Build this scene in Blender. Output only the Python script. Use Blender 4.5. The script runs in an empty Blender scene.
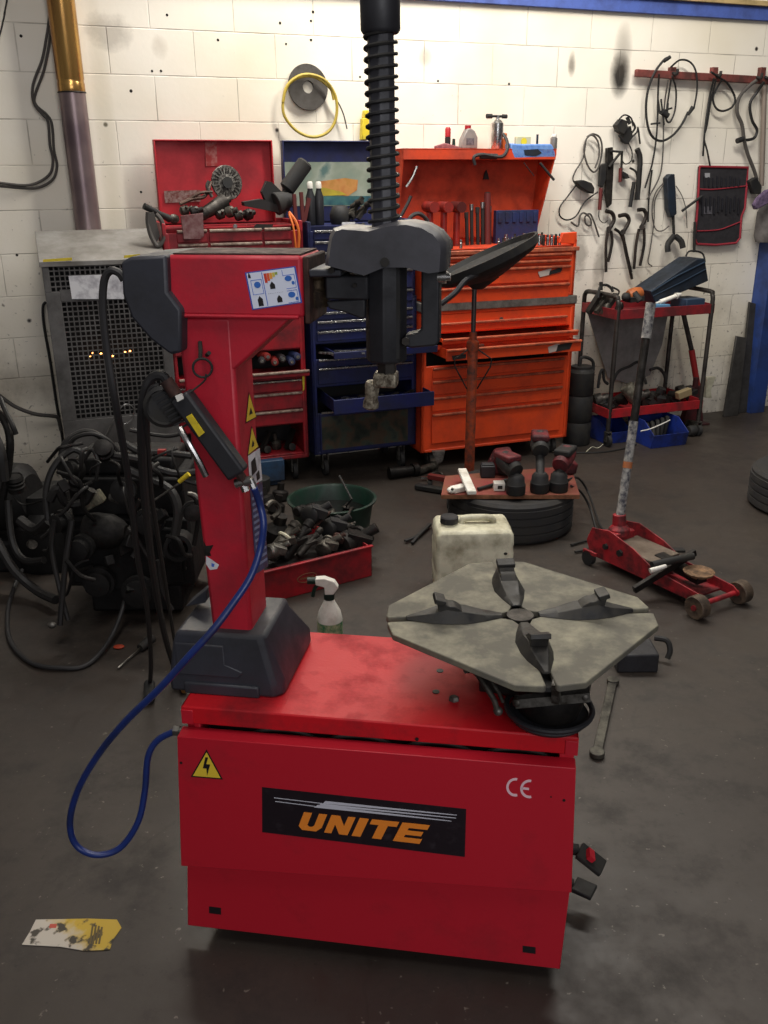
import bpy, bmesh, math, random
from mathutils import Vector, Matrix
random.seed(7)
C = bpy.context.scene.collection
PI = math.pi

# ---------------------------------------------------------------- camera model (used to measure where things stand)
F = 895.0; PITCH = math.radians(20.6); ROLL = math.radians(.39); H = 1.72
def ray(px, py):
    a, b = px - 384, py - 512
    cr, sr = math.cos(ROLL), math.sin(ROLL)
    X, Y = a*cr - b*sr, a*sr + b*cr
    x, u = X/F, -Y/F
    c, s = math.cos(PITCH), math.sin(PITCH)
    return Vector((x, c + u*s, u*c - s))
def atz(px, py, z=0.0):
    d = ray(px, py); t = (z - H)/d.z
    return Vector((d.x*t, d.y*t, z))
def aty(px, py, y):
    d = ray(px, py); t = y/d.y
    return Vector((d.x*t, y, H + d.z*t))

class Fr:
    """a place's own axes: u to the right, v away, z up"""
    def __init__(s, o=(0, 0), deg=0.0):
        s.o = Vector((o[0], o[1], 0)); s.th = math.radians(deg)
        s.M = Matrix.Translation(s.o) @ Matrix.Rotation(s.th, 4, 'Z'); s.I = s.M.inverted()
    def w(s, p): return s.M @ Vector(p)
    def l(s, p): return s.I @ Vector(p)
    def hit(s, px, py, v, ax=1):
        d = s.I.to_3x3() @ ray(px, py); c = s.I @ Vector((0, 0, H))
        t = (v - c[ax])/d[ax]
        return c + d*t
    def hz(s, px, py, z): return s.l(atz(px, py, z))
ID = Fr()
W = Fr((0, 5.79), 20.1)                       # the wall: v = 0 on its face, negative in front of it
_a = atz(187, 925, .04)
M = Fr((_a.x, _a.y), -8.6)                    # the tyre changer: v = 0 on its side panel

# ---------------------------------------------------------------- materials
def lin(h):
    if isinstance(h, str):
        h = [int(h[i:i+2], 16)/255 for i in (0, 2, 4)]
        h = [c/12.92 if c <= .04045 else ((c+.055)/1.055)**2.4 for c in h]
    return (h[0], h[1], h[2], 1)
MATS = {}
def mat(name, col, rough=.5, metal=0., dirt=None, amt=.45, scale=9., bump=0., bscale=60., spec=.5, emit=None, alpha=1.0, trans=0.0):
    if name in MATS: return MATS[name]
    m = bpy.data.materials.new(name); m.use_nodes = True; MATS[name] = m
    nt = m.node_tree; b = nt.nodes['Principled BSDF']
    b.inputs['Roughness'].default_value = rough; b.inputs['Metallic'].default_value = metal
    b.inputs['Specular IOR Level'].default_value = spec
    b.inputs['Base Color'].default_value = lin(col)
    if emit: b.inputs['Emission Color'].default_value = lin(emit[0]); b.inputs['Emission Strength'].default_value = emit[1]
    if trans: b.inputs['Transmission Weight'].default_value = trans
    tc = nt.nodes.new('ShaderNodeTexCoord')
    if dirt:
        n = nt.nodes.new('ShaderNodeTexNoise'); n.inputs['Scale'].default_value = scale; n.inputs['Detail'].default_value = 8; n.inputs['Roughness'].default_value = .65
        nt.links.new(tc.outputs['Object'], n.inputs['Vector'])
        r = nt.nodes.new('ShaderNodeValToRGB'); e = r.color_ramp.elements
        e[0].position = .62 - amt*.5; e[0].color = (0, 0, 0, 1); e[1].position = .78 - amt*.3; e[1].color = (1, 1, 1, 1)
        nt.links.new(n.outputs['Fac'], r.inputs['Fac'])
        mx = nt.nodes.new('ShaderNodeMix'); mx.data_type = 'RGBA'
        mx.inputs['A'].default_value = lin(col); mx.inputs['B'].default_value = lin(dirt)
        nt.links.new(r.outputs['Color'], mx.inputs['Factor']); nt.links.new(mx.outputs['Result'], b.inputs['Base Color'])
        mr = nt.nodes.new('ShaderNodeMapRange'); mr.inputs['To Min'].default_value = rough; mr.inputs['To Max'].default_value = min(1, rough+.25)
        nt.links.new(r.outputs['Color'], mr.inputs['Value']); nt.links.new(mr.outputs['Result'], b.inputs['Roughness'])
    if bump:
        n2 = nt.nodes.new('ShaderNodeTexNoise'); n2.inputs['Scale'].default_value = bscale; n2.inputs['Detail'].default_value = 5
        nt.links.new(tc.outputs['Object'], n2.inputs['Vector'])
        bp = nt.nodes.new('ShaderNodeBump'); bp.inputs['Strength'].default_value = bump; bp.inputs['Distance'].default_value = .004
        nt.links.new(n2.outputs['Fac'], bp.inputs['Height']); nt.links.new(bp.outputs['Normal'], b.inputs['Normal'])
    return m
RED = mat('machine_red', 'bc1a2c', .42, dirt='a41424', amt=.14, scale=5, bump=.06, bscale=220)
RED_TOP = mat('machine_lid_red', 'c41420', .5, dirt='84141c', amt=.28, scale=6, bump=.08, bscale=150, spec=.35)
RED_COL = mat('column_red', 'b61e30', .45, dirt='961828', amt=.3, scale=6, bump=.1, bscale=90)
CHRED = mat('chest_red', 'a01824', .4, dirt='5e141a', amt=.45, scale=7)
CHREDIN = mat('lid_red', 'b01c28', .5, dirt='8a1822', amt=.4, scale=5)
BLUE = mat('chest_blue', '172056', .4, dirt='10163a', amt=.5, scale=6)
ORANGE = mat('chest_orange', 'e04a1e', .42, dirt='c03c18', amt=.35, scale=5)
ORIN = mat('lid_orange', 'c8401c', .5, dirt='9a3016', amt=.4, scale=6)
CHROME = mat('chrome', 'c8c8c6', .22, 1.0, dirt='7a7670', amt=.4, scale=25)
STEEL = mat('worn_steel', '8c8a84', .42, .85, dirt='3c3832', amt=.55, scale=18)
DSTEEL = mat('dark_steel', '46423e', .45, .7, dirt='1c1a18', amt=.55, scale=14)
BLK = mat('black_plastic', '26272b', .45, dirt='16161a', amt=.5, scale=12)
BLKM = mat('matt_black', '141416', .65, dirt='26241f', amt=.4, scale=16)
RUB = mat('rubber', '1d1d1f', .7, dirt='2c2a27', amt=.5, scale=12, bump=.15)
GREYP = mat('grey_plastic', '34363e', .42, dirt='24252a', amt=.45, scale=7, bump=.08)
HEADP = mat('head_cover_plastic', '44444a', .34, dirt='303034', amt=.5, scale=8, bump=.06)
GREASE = mat('oily_metal', '2e2a27', .38, .5, dirt='12100f', amt=.6, scale=16, bump=.3, bscale=40)
ALU = mat('dirty_aluminium', '6a665e', .45, .7, dirt='26221e', amt=.6, scale=16, bump=.2, bscale=40)
PLATE = mat('plate_steel', '8c8873', .5, .25, dirt='67645a', amt=.7, scale=13, bump=.12, bscale=60)
WHITE = mat('white_plastic', 'e4e2da', .45, dirt='b8b2a4', amt=.35, scale=10)
PAPER = mat('white_paper', 'dddde0', .6, dirt='9a98a0', amt=.35, scale=14)
YEL = mat('yellow_plastic', 'd8c028', .5, dirt='8a7a20', amt=.3)
SIGNY = mat('sign_yellow', 'e8c83a', .5, dirt='b09828', amt=.15)
SIGNB = mat('sign_black', '181416', .5)
BADGE = mat('badge_black', '1e161c', .35, dirt='2a2228', amt=.15, scale=30)
LETTER = mat('letter_orange', 'f08c30', .4)
SILV = mat('print_silver', 'c8c8d2', .4)
PINKW = mat('print_white', 'e8c4cc', .5)
HOSEB = mat('hose_blue', '1a2e6c', .3, dirt='14224a', amt=.3)
WOOD = mat('raw_wood', '8a5a3c', .7, dirt='5a3a28', amt=.5, scale=20)
BINB = mat('bin_blue', '1c348a', .5, dirt='121e48', amt=.4)
NAVY = mat('navy_steel', '1c2836', .45, dirt='10161e', amt=.5)
GREEN = mat('green_plastic', '0a2c20', .4, dirt='081a14', amt=.45)
OILYEL = mat('cable_yellow', 'b09a3a', .5, dirt='807030', amt=.3)
ORG2 = mat('orange_rubber', 'd06a24', .5)
CAN = mat('can_white', 'cfccb4', .5, dirt='8e8870', amt=.38, scale=8, bump=.15, bscale=20)
JRED = mat('jack_red', 'a8202a', .45, dirt='4a1418', amt=.5, scale=14)
CABLE = mat('cable_black', '1a1918', .6)
CABLEG = mat('cable_grey', '4a4642', .6)
SHOE = mat('brown_rust', '4a2c22', .6, .2, dirt='2c1c18', amt=.6, scale=30)

# ---------------------------------------------------------------- mesh helpers
class MB:
    def __init__(s, fr=ID): s.v = []; s.f = []; s.fr = fr
    def add(s, vs, fs):
        n = len(s.v); s.v += [s.fr.w(p) for p in vs]; s.f += [[i+n for i in f] for f in fs]; return s
    def box(s, u0, u1, v0, v1, z0, z1):
        return s.add([(u, v, z) for z in (z0, z1) for v in (v0, v1) for u in (u0, u1)],
                     [(0, 2, 3, 1), (4, 5, 7, 6), (0, 1, 5, 4), (2, 6, 7, 3), (0, 4, 6, 2), (1, 3, 7, 5)])
    def obox(s, c, size, R=None):
        R = R or Matrix.Identity(3); c = Vector(c); h = [x/2 for x in size]
        return s.add([c + R @ Vector((a*h[0], b*h[1], d*h[2])) for d in (-1, 1) for b in (-1, 1) for a in (-1, 1)],
                     [(0, 2, 3, 1), (4, 5, 7, 6), (0, 1, 5, 4), (2, 6, 7, 3), (0, 4, 6, 2), (1, 3, 7, 5)])
    def bar(s, p, q, w, h, up=(0, 0, 1)):
        p, q = Vector(p), Vector(q); x = (q-p).normalized(); up = Vector(up)
        if abs(x.dot(up)) > .97: up = Vector((0, 1, 0))
        y = up.cross(x).normalized(); z = x.cross(y)
        R = Matrix((x, y, z)).transposed()
        return s.obox((p+q)/2, ((q-p).length, w, h), R)
    def prism(s, pts, vec):
        pts = [Vector(p) for p in pts]; vec = Vector(vec); n = len(pts)
        return s.add(pts + [p+vec for p in pts], [list(range(n)), list(range(2*n-1, n-1, -1))] + [(i, (i+1) % n, (i+1) % n+n, i+n) for i in range(n)])
    def ppx(s, pts, v, depth):      # an outline measured on the plane v of this frame, given real thickness
        return s.prism([s.fr.hit(x, y, v) for x, y in pts], (0, depth, 0))
    def lathe(s, base, axis, prof, n=24, cap=True):
        base = Vector(base); a = Vector(axis).normalized()
        t = Vector((1, 0, 0)) if abs(a.x) < .8 else Vector((0, 1, 0))
        e1 = a.cross(t).normalized(); e2 = a.cross(e1)
        vs = []; fs = []
        for r, h in prof:
            for k in range(n):
                g = 2*PI*k/n; vs.append(base + a*h + (e1*math.cos(g)+e2*math.sin(g))*r)
        for i in range(len(prof)-1):
            for k in range(n):
                fs.append((i*n+k, i*n+(k+1) % n, (i+1)*n+(k+1) % n, (i+1)*n+k))
        if cap: fs.append(list(range(n))[::-1]); fs.append([(len(prof)-1)*n+k for k in range(n)])
        return s.add(vs, fs)
    def cyl(s, p, q, r, r2=None, n=18):
        p, q = Vector(p), Vector(q); r2 = r if r2 is None else r2
        return s.lathe(p, q-p, [(r, 0), (r2, (q-p).length)], n)
    def ball(s, c, r, n=14):
        if not isinstance(r, (tuple, list)): r = (r, r, r)
        vs = []; m = n//2; fs = []
        for i in range(m+1):
            a = PI*i/m
            for k in range(n):
                g = 2*PI*k/n
                vs.append((c[0]+r[0]*math.sin(a)*math.cos(g), c[1]+r[1]*math.sin(a)*math.sin(g), c[2]+r[2]*math.cos(a)))
        for i in range(m):
            for k in range(n): fs.append((i*n+k, (i+1)*n+k, (i+1)*n+(k+1) % n, i*n+(k+1) % n))
        return s.add(vs, fs)
    def tube(s, pts, r, n=8, smooth=5, closed=False, rs=None):
        P = [Vector(p) for p in pts]
        if smooth and len(P) > 2:
            Q = []; m = len(P)
            for i in range(m if closed else m-1):
                a = P[(i-1) % m] if closed or i > 0 else P[0]; b = P[i]; c = P[(i+1) % m]; d = P[(i+2) % m] if closed or i < m-2 else P[-1]
                for k in range(smooth):
                    t = k/smooth; Q.append(.5*((2*b)+(c-a)*t+(2*a-5*b+4*c-d)*t*t+(3*b-a-3*c+d)*t**3))
            if not closed: Q.append(P[-1])
            P = Q
        m = len(P); vs = []; fs = []; e = None
        for i in range(m):
            t = (P[(i+1) % m]-P[i-1]) if closed else (P[min(i+1, m-1)]-P[max(i-1, 0)])
            t = t.normalized() if t.length > 1e-9 else Vector((0, 0, 1))
            if e is None:
                e = t.cross(Vector((0, 0, 1)) if abs(t.z) < .9 else Vector((1, 0, 0))).normalized()
            else:
                e = (e - t*e.dot(t)); e = e.normalized() if e.length > 1e-6 else t.orthogonal().normalized()
            g = t.cross(e); rr = r if rs is None else rs[0]+(rs[1]-rs[0])*i/(m-1)
            for k in range(n):
                w = 2*PI*k/n; vs.append(P[i]+(e*math.cos(w)+g*math.sin(w))*rr)
        for i in range(m if closed else m-1):
            for k in range(n):
                j = (i+1) % m; fs.append((i*n+k, i*n+(k+1) % n, j*n+(k+1) % n, j*n+k))
        if not closed: fs.append(list(range(n))[::-1]); fs.append([(m-1)*n+k for k in range(n)])
        return s.add(vs, fs)
    def tpx(s, pts, r, **k):        # a line measured pixel by pixel, each point at its own distance v
        return s.tube([s.fr.hit(x, y, v) for x, y, v in pts], r, **k)
    def ring(s, c, axis, R, r, n=28, k=8, squash=1.0):
        a = Vector(axis).normalized(); t = Vector((0, 0, 1)) if abs(a.z) < .9 else Vector((1, 0, 0))
        e1 = a.cross(t).normalized(); e2 = a.cross(e1)
        return s.tube([Vector(c)+(e1*math.cos(2*PI*i/n)+e2*math.sin(2*PI*i/n)*squash)*R for i in range(n)], r, n=k, smooth=0, closed=True)
    def build(s, name, m, parent=None, bev=0., smooth=True, label=None, cat=None, group=None, kind=None):
        me = bpy.data.meshes.new(name); o = bpy.data.objects.new(name, me); C.objects.link(o)
        if parent is None:
            xs = [p.x for p in s.v]; ys = [p.y for p in s.v]; zs = [p.z for p in s.v]
            T = Matrix.Translation(((min(xs)+max(xs))/2, (min(ys)+max(ys))/2, min(zs))) @ Matrix.Rotation(s.fr.th, 4, 'Z')
            o.matrix_world = T
        else:
            r = parent
            while r.parent: r = r.parent
            T = ROOT[r.name]
            o.parent = parent
        I = T.inverted()
        me.from_pydata([I @ p for p in s.v], [], s.f); me.update()
        bm = bmesh.new(); bm.from_mesh(me); bmesh.ops.recalc_face_normals(bm, faces=bm.faces); bm.to_mesh(me); bm.free()
        me.materials.append(m)
        if smooth:
            for p in me.polygons: p.use_smooth = True
            me.set_sharp_from_angle(angle=math.radians(38))
        if bev:
            b = o.modifiers.new('bevel', 'BEVEL'); b.width = bev; b.segments = 2; b.limit_method = 'ANGLE'; b.angle_limit = math.radians(40)
            b.harden_normals = False
        if parent is None: ROOT[o.name] = T
        tag(o, label, cat, group, kind)
        return o
    def islands(s):
        par = list(range(len(s.v)))
        def fd(i):
            while par[i] != i: par[i] = par[par[i]]; i = par[i]
            return i
        for f in s.f:
            for i in f[1:]: par[fd(i)] = fd(f[0])
        out = {}
        for f in s.f: out.setdefault(fd(f[0]), []).append(f)
        res = []
        for fs in out.values():
            ids = sorted({i for f in fs for i in f}); mp = {i: k for k, i in enumerate(ids)}
            m = MB(s.fr); m.v = [s.v[i] for i in ids]; m.f = [[mp[i] for i in f] for f in fs]; res.append(m)
        return res
    def builds(s, name, m, parent=None, **k):       # every loose piece an object of its own
        return [q_.build(name, m, parent, **k) for q_ in s.islands()]
ROOT = {}
def tag(o, label=None, cat=None, group=None, kind=None):
    if label: o['label'] = label
    if cat: o['category'] = cat
    if group: o['group'] = group
    if kind: o['kind'] = kind
    return o
def thing(name, loc, label, cat, group=None, fr=ID, rz=0.):
    o = bpy.data.objects.new(name, None); C.objects.link(o); o.empty_display_size = .05
    T = Matrix.Translation(fr.w(loc)) @ Matrix.Rotation(fr.th+rz, 4, 'Z')
    o.matrix_world = T; ROOT[o.name] = T
    return tag(o, label, cat, group)
def kids(o): return [c for c in bpy.data.objects if c.parent == o]
def copy_tree(o, parent=None):
    c = o.copy(); C.objects.link(c)
    if parent: c.parent = parent
    for ch in kids(o): copy_tree(ch, c)
    return c
def dup(o, T, label=None, group=None):
    c = copy_tree(o); c.matrix_world = T; ROOT[c.name] = T
    if label: c['label'] = label
    if group: c['group'] = group
    return c
def quad(A, B, Cc, D):               # A top-left, B top-right, C bottom-right, D bottom-left
    A, B, Cc, D = map(Vector, (A, B, Cc, D))
    return lambda s, t: (A*(1-s)+B*s)*(1-t) + (D*(1-s)+Cc*s)*t
def rotm(x=0, y=0, z=0):
    return (Matrix.Rotation(math.radians(z), 3, 'Z') @ Matrix.Rotation(math.radians(y), 3, 'Y') @ Matrix.Rotation(math.radians(x), 3, 'X'))
# ================================================================ the setting
def nodes_for(name):
    m = bpy.data.materials.new(name); m.use_nodes = True; MATS[name] = m
    return m, m.node_tree, m.node_tree.nodes['Principled BSDF']
def N(nt, t, **k):
    n = nt.nodes.new('ShaderNode'+t)
    for a, v in k.items():
        if a in ('operation', 'data_type', 'blend_type', 'feature', 'noise_dimensions', 'offset', 'offset_frequency', 'squash'): setattr(n, a, v)
        else: n.inputs[a.replace('_', ' ')].default_value = v
    return n
def ramp(nt, a, b, ca=(0, 0, 0, 1), cb=(1, 1, 1, 1)):
    r = nt.nodes.new('ShaderNodeValToRGB'); e = r.color_ramp.elements
    e[0].position = a; e[0].color = ca; e[1].position = b; e[1].color = cb; return r
def mixc(nt, fac, a, b):
    m = nt.nodes.new('ShaderNodeMix'); m.data_type = 'RGBA'
    for sock, v in (('Factor', fac), ('A', a), ('B', b)):
        if isinstance(v, (tuple, float, int)): m.inputs[sock].default_value = v
        else: nt.links.new(v, m.inputs[sock])
    return m.outputs['Result']
def mathn(nt, op, a, b=None, c=None):
    m = nt.nodes.new('ShaderNodeMath'); m.operation = op
    for i, v in enumerate((a, b, c)):
        if v is None: continue
        if isinstance(v, (float, int)): m.inputs[i].default_value = v
        else: nt.links.new(v, m.inputs[i])
    return m.outputs[0]

def wall_material():
    m, nt, b = nodes_for('painted_block')
    L = nt.links.new
    tc = nt.nodes.new('ShaderNodeTexCoord')
    sep = nt.nodes.new('ShaderNodeSeparateXYZ'); L(tc.outputs['Object'], sep.inputs[0])
    U, Z = sep.outputs['X'], sep.outputs['Z']
    cmb = nt.nodes.new('ShaderNodeCombineXYZ')
    L(mathn(nt, 'ADD', U, 45.0 + JU), cmb.inputs['X']); L(mathn(nt, 'ADD', Z, 9.0-.207), cmb.inputs['Y'])
    wob = N(nt, 'TexNoise', Scale=3.0, Detail=3.0); L(tc.outputs['Object'], wob.inputs['Vector'])
    br = nt.nodes.new('ShaderNodeTexBrick'); br.offset = .5; br.offset_frequency = 2
    br.inputs['Scale'].default_value = 1; br.inputs['Brick Width'].default_value = .45; br.inputs['Row Height'].default_value = .225
    br.inputs['Mortar Size'].default_value = .004; br.inputs['Mortar Smooth'].default_value = .7
    br.inputs['Color1'].default_value = (1, 1, 1, 1); br.inputs['Color2'].default_value = (.86, .86, .86, 1); br.inputs['Mortar'].default_value = (0, 0, 0, 1)
    L(cmb.outputs[0], br.inputs['Vector'])
    mort = br.outputs['Fac']
    # paint: warm white with yellowed and greyed patches
    n1 = N(nt, 'TexNoise', Scale=.9, Detail=4.0); L(tc.outputs['Object'], n1.inputs['Vector'])
    r1 = ramp(nt, .42, .66); L(n1.outputs['Fac'], r1.inputs['Fac'])
    col = mixc(nt, r1.outputs['Color'], lin('efe9dc'), lin('dfd6c0'))
    bm_ = nt.nodes.new('ShaderNodeMix'); bm_.data_type = 'RGBA'; bm_.blend_type = 'MULTIPLY'; bm_.inputs['Factor'].default_value = .35
    L(col, bm_.inputs['A']); L(br.outputs['Color'], bm_.inputs['B'])
    # joints: dark lines broken up by noise
    n2 = N(nt, 'TexNoise', Scale=5.0, Detail=6.0); L(tc.outputs['Object'], n2.inputs['Vector'])
    r2 = ramp(nt, .40, .62, (.06, .06, .06, 1), (.62, .62, .62, 1)); L(n2.outputs['Fac'], r2.inputs['Fac'])
    col = mixc(nt, mathn(nt, 'MULTIPLY', mort, r2.outputs['Color']), col, lin('6a6258'))
    # grime that grows towards the floor and the left end, where oil splashes
    n3 = N(nt, 'TexNoise', Scale=2.2, Detail=9.0, Roughness=.68); L(tc.outputs['Object'], n3.inputs['Vector'])
    low = mathn(nt, 'MULTIPLY', mathn(nt, 'SUBTRACT', 1.35, Z), .16)
    g = mathn(nt, 'ADD', n3.outputs['Fac'], mathn(nt, 'MAXIMUM', low, -.1))
    r3 = ramp(nt, .58, .86); L(g, r3.inputs['Fac'])
    col = mixc(nt, mathn(nt, 'MULTIPLY', r3.outputs['Color'], .6), col, lin('857a6c'))
    # fine specks and chipped holes
    n4 = N(nt, 'TexNoise', Scale=38.0, Detail=4.0); L(tc.outputs['Object'], n4.inputs['Vector'])
    r4 = ramp(nt, .66, .74); L(mathn(nt, 'ADD', n4.outputs['Fac'], mathn(nt, 'MULTIPLY', low, .35)), r4.inputs['Fac'])
    col = mixc(nt, mathn(nt, 'MULTIPLY', r4.outputs['Color'], .7), col, lin('4a4238'))
    vo = N(nt, 'TexVoronoi', Scale=2.6); L(tc.outputs['Object'], vo.inputs['Vector'])
    r5 = ramp(nt, .028, .045, (1, 1, 1, 1), (0, 0, 0, 1)); L(vo.outputs['Distance'], r5.inputs['Fac'])
    col = mixc(nt, r5.outputs['Color'], col, lin('2a241e'))
    # soot and paint marks with their own shapes
    def mark(px, py, ru, rz, strength, c, rag=.5, hard=0.):
        nonlocal col
        p = W.hit(px, py, 0)
        du = mathn(nt, 'DIVIDE', mathn(nt, 'SUBTRACT', U, p.x), ru); dz = mathn(nt, 'DIVIDE', mathn(nt, 'SUBTRACT', Z, p.z), rz)
        d = mathn(nt, 'ADD', mathn(nt, 'MULTIPLY', du, du), mathn(nt, 'MULTIPLY', dz, dz))
        d = mathn(nt, 'ADD', d, mathn(nt, 'MULTIPLY', mathn(nt, 'SUBTRACT', n3.outputs['Fac'], .5), -rag*2))
        rr = ramp(nt, hard, 1.0, (1, 1, 1, 1), (0, 0, 0, 1)); L(d, rr.inputs['Fac'])
        col = mixc(nt, mathn(nt, 'MULTIPLY', rr.outputs['Color'], strength), col, lin(c))
    mark(620, 76, .085, .155, .98, '181512', .7, .12); mark(623, 50, .075, .19, .5, '4a4238', .6)
    mark(572, 64, .03, .08, .7, '4a4038', 1.6); mark(425, 57, .05, .06, .4, '6a5a48', 1.5); mark(160, 46, .05, .07, .3, '8a7a60', 2.2)
    mark(108, 30, .13, .10, .45, '7e766c', 2.6); mark(598, 272, .05, .16, .5, '5a5044', 3.2); mark(580, 255, .06, .22, .5, '5a5044', 3.2)
    mark(30, 385, .24, .16, .5, '6a5e50', 1.4); mark(588, 165, .07, .11, .3, '6e665c', 1.4); mark(625, 190, .08, .14, .25, '7a7268', 2.0)
    mark(108, 150, .06, .9, .3, 'b0a888', .3)
    L(col, b.inputs['Base Color']); b.inputs['Roughness'].default_value = .55
    bh = mathn(nt, 'ADD', mathn(nt, 'MULTIPLY', mort, -1.0), mathn(nt, 'MULTIPLY', n4.outputs['Fac'], .25))
    bp = N(nt, 'Bump', Strength=.45, Distance=.006); L(bh, bp.inputs['Height']); L(bp.outputs['Normal'], b.inputs['Normal'])
    return m
JU = -W.hit(16.5, 46, 0).x                     # lines the vertical joints up
wm = MB(W).box(-4.2, 5.2, 0, .2, -.0, 4.2)
wall = bpy.data.objects.new('wall_back', bpy.data.meshes.new('wall_back')); C.objects.link(wall)
wall.matrix_world = W.M
wall.data.from_pydata([W.I @ p for p in wm.v], [], wm.f); wall.data.materials.append(wall_material()); wall['kind'] = 'structure'

def floor_material():
    m, nt, b = nodes_for('oily_concrete'); L = nt.links.new
    tc = nt.nodes.new('ShaderNodeTexCoord')
    n1 = N(nt, 'TexNoise', Scale=.8, Detail=7.0, Roughness=.6); L(tc.outputs['Object'], n1.inputs['Vector'])
    r1 = ramp(nt, .30, .75); L(n1.outputs['Fac'], r1.inputs['Fac'])
    col = mixc(nt, r1.outputs['Color'], lin('2c2521'), lin('403932'))
    n2 = N(nt, 'TexNoise', Scale=6.0, Detail=9.0, Roughness=.7); L(tc.outputs['Object'], n2.inputs['Vector'])
    r2 = ramp(nt, .50, .68); L(n2.outputs['Fac'], r2.inputs['Fac'])
    col = mixc(nt, mathn(nt, 'MULTIPLY', r2.outputs['Color'], .7), col, lin('1c1815'))
    # brown oil-soaked area at the left
    sep = nt.nodes.new('ShaderNodeSeparateXYZ'); L(tc.outputs['Object'], sep.inputs[0])
    dx = mathn(nt, 'DIVIDE', mathn(nt, 'ADD', sep.outputs['X'], 1.1), .95); dy = mathn(nt, 'DIVIDE', mathn(nt, 'SUBTRACT', sep.outputs['Y'], 3.1), 1.0)
    d = mathn(nt, 'ADD', mathn(nt, 'MULTIPLY', dx, dx), mathn(nt, 'MULTIPLY', dy, dy))
    d = mathn(nt, 'ADD', d, mathn(nt, 'MULTIPLY', mathn(nt, 'SUBTRACT', n2.outputs['Fac'], .5), 1.6))
    r3 = ramp(nt, .3, 1.1, (1, 1, 1, 1), (0, 0, 0, 1)); L(d, r3.inputs['Fac'])
    col = mixc(nt, mathn(nt, 'MULTIPLY', r3.outputs['Color'], .75), col, lin('33241a'))
    n5 = N(nt, 'TexNoise', Scale=55.0, Detail=3.0); L(tc.outputs['Object'], n5.inputs['Vector'])
    r5 = ramp(nt, .70, .76); L(n5.outputs['Fac'], r5.inputs['Fac'])
    col = mixc(nt, mathn(nt, 'MULTIPLY', r5.outputs['Color'], .45), col, lin('8a8478'))
    r6 = ramp(nt, .26, .32, (1, 1, 1, 1), (0, 0, 0, 1)); L(n5.outputs['Fac'], r6.inputs['Fac'])
    col = mixc(nt, mathn(nt, 'MULTIPLY', r6.outputs['Color'], .6), col, lin('1c1814'))
    # hairline cracks
    vo = nt.nodes.new('ShaderNodeTexVoronoi'); vo.feature = 'DISTANCE_TO_EDGE'; vo.inputs['Scale'].default_value = .45
    wv = nt.nodes.new('ShaderNodeVectorMath'); wv.operation = 'ADD'; L(tc.outputs['Object'], wv.inputs[0])
    nn = N(nt, 'TexNoise', Scale=3.0, Detail=5.0); L(tc.outputs['Object'], nn.inputs['Vector'])
    sc = nt.nodes.new('ShaderNodeVectorMath'); sc.operation = 'SCALE'; sc.inputs['Scale'].default_value = .35; L(nn.outputs['Color'], sc.inputs[0]); L(sc.outputs[0], wv.inputs[1])
    L(wv.outputs[0], vo.inputs['Vector'])
    r7 = ramp(nt, .0012, .003, (1, 1, 1, 1), (0, 0, 0, 1)); L(vo.outputs['Distance'], r7.inputs['Fac'])
    col = mixc(nt, mathn(nt, 'MULTIPLY', r7.outputs['Color'], .3), col, lin('1e1a16'))
    L(col, b.inputs['Base Color'])
    rr = ramp(nt, .3, .7, (.38, .38, .38, 1), (.66, .66, .66, 1)); L(n2.outputs['Fac'], rr.inputs['Fac']); L(rr.outputs['Color'], b.inputs['Roughness'])
    bp = N(nt, 'Bump', Strength=.25, Distance=.004); L(n2.outputs['Fac'], bp.inputs['Height']); L(bp.outputs['Normal'], b.inputs['Normal'])
    return m
fl = MB().box(-5, 6, -2.5, 9, -.1, 0); o = fl.build('floor', floor_material(), smooth=False, kind='structure')

# blue painted beam with a timber strip above, top right of the wall
BEAMB = mat('beam_blue', '4a60a8', .5, dirt='3c4c86', amt=.4)
p0, p1 = W.hit(395, 0, 0), W.hit(768, 22, 0)
MB(W).box(-4.2, 5.2, -.03, .0, 2.665, 2.745).build('trim_1', BEAMB, kind='structure', bev=.003)
MB(W).box(-4.2, 5.2, -.055, .0, 2.745, 2.775).build('trim_2', mat('timber_strip', 'b8a070', .6, dirt='8a7850', amt=.4), kind='structure', bev=.003)
# blue steel column at the right
PB = mat('column_blue', '27407e', .45, dirt='1c2c54', amt=.4, scale=5)
pl, pr = W.hit(742, 409, -.02), W.hit(757, 409, -.02)
m = MB(W); m.box(2.93, 2.945, -.14, 0, 0, 1.31); m.box(2.93, 3.06, -.15, -.138, 0, 1.31); m.box(2.93, 3.06, -.012, 0, 0, 1.31)
m.box(2.988, 3.0, -.14, -.01, 0, 1.31)
m.build('trim_3', PB, kind='structure', bev=.002)

# ================================================================ flue and heater on the left
def gold_mat():
    m, nt, b = nodes_for('heat_tinted_steel'); L = nt.links.new
    tc = nt.nodes.new('ShaderNodeTexCoord'); n = N(nt, 'TexNoise', Scale=2.0, Detail=5.0)
    mp = nt.nodes.new('ShaderNodeMapping'); mp.inputs['Scale'].default_value = (6, 6, .8); L(tc.outputs['Object'], mp.inputs['Vector']); L(mp.outputs[0], n.inputs['Vector'])
    r = ramp(nt, .35, .68, lin('d4a860'), lin('94643c')); L(n.outputs['Fac'], r.inputs['Fac'])
    L(r.outputs['Color'], b.inputs['Base Color']); b.inputs['Metallic'].default_value = .8; b.inputs['Roughness'].default_value = .24
    return m
m2, nt2, b2 = nodes_for('heat_blued_steel')
tc2 = nt2.nodes.new('ShaderNodeTexCoord'); nn2 = N(nt2, 'TexNoise', Scale=3.0, Detail=6.0)
nt2.links.new(tc2.outputs['Object'], nn2.inputs['Vector'])
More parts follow.
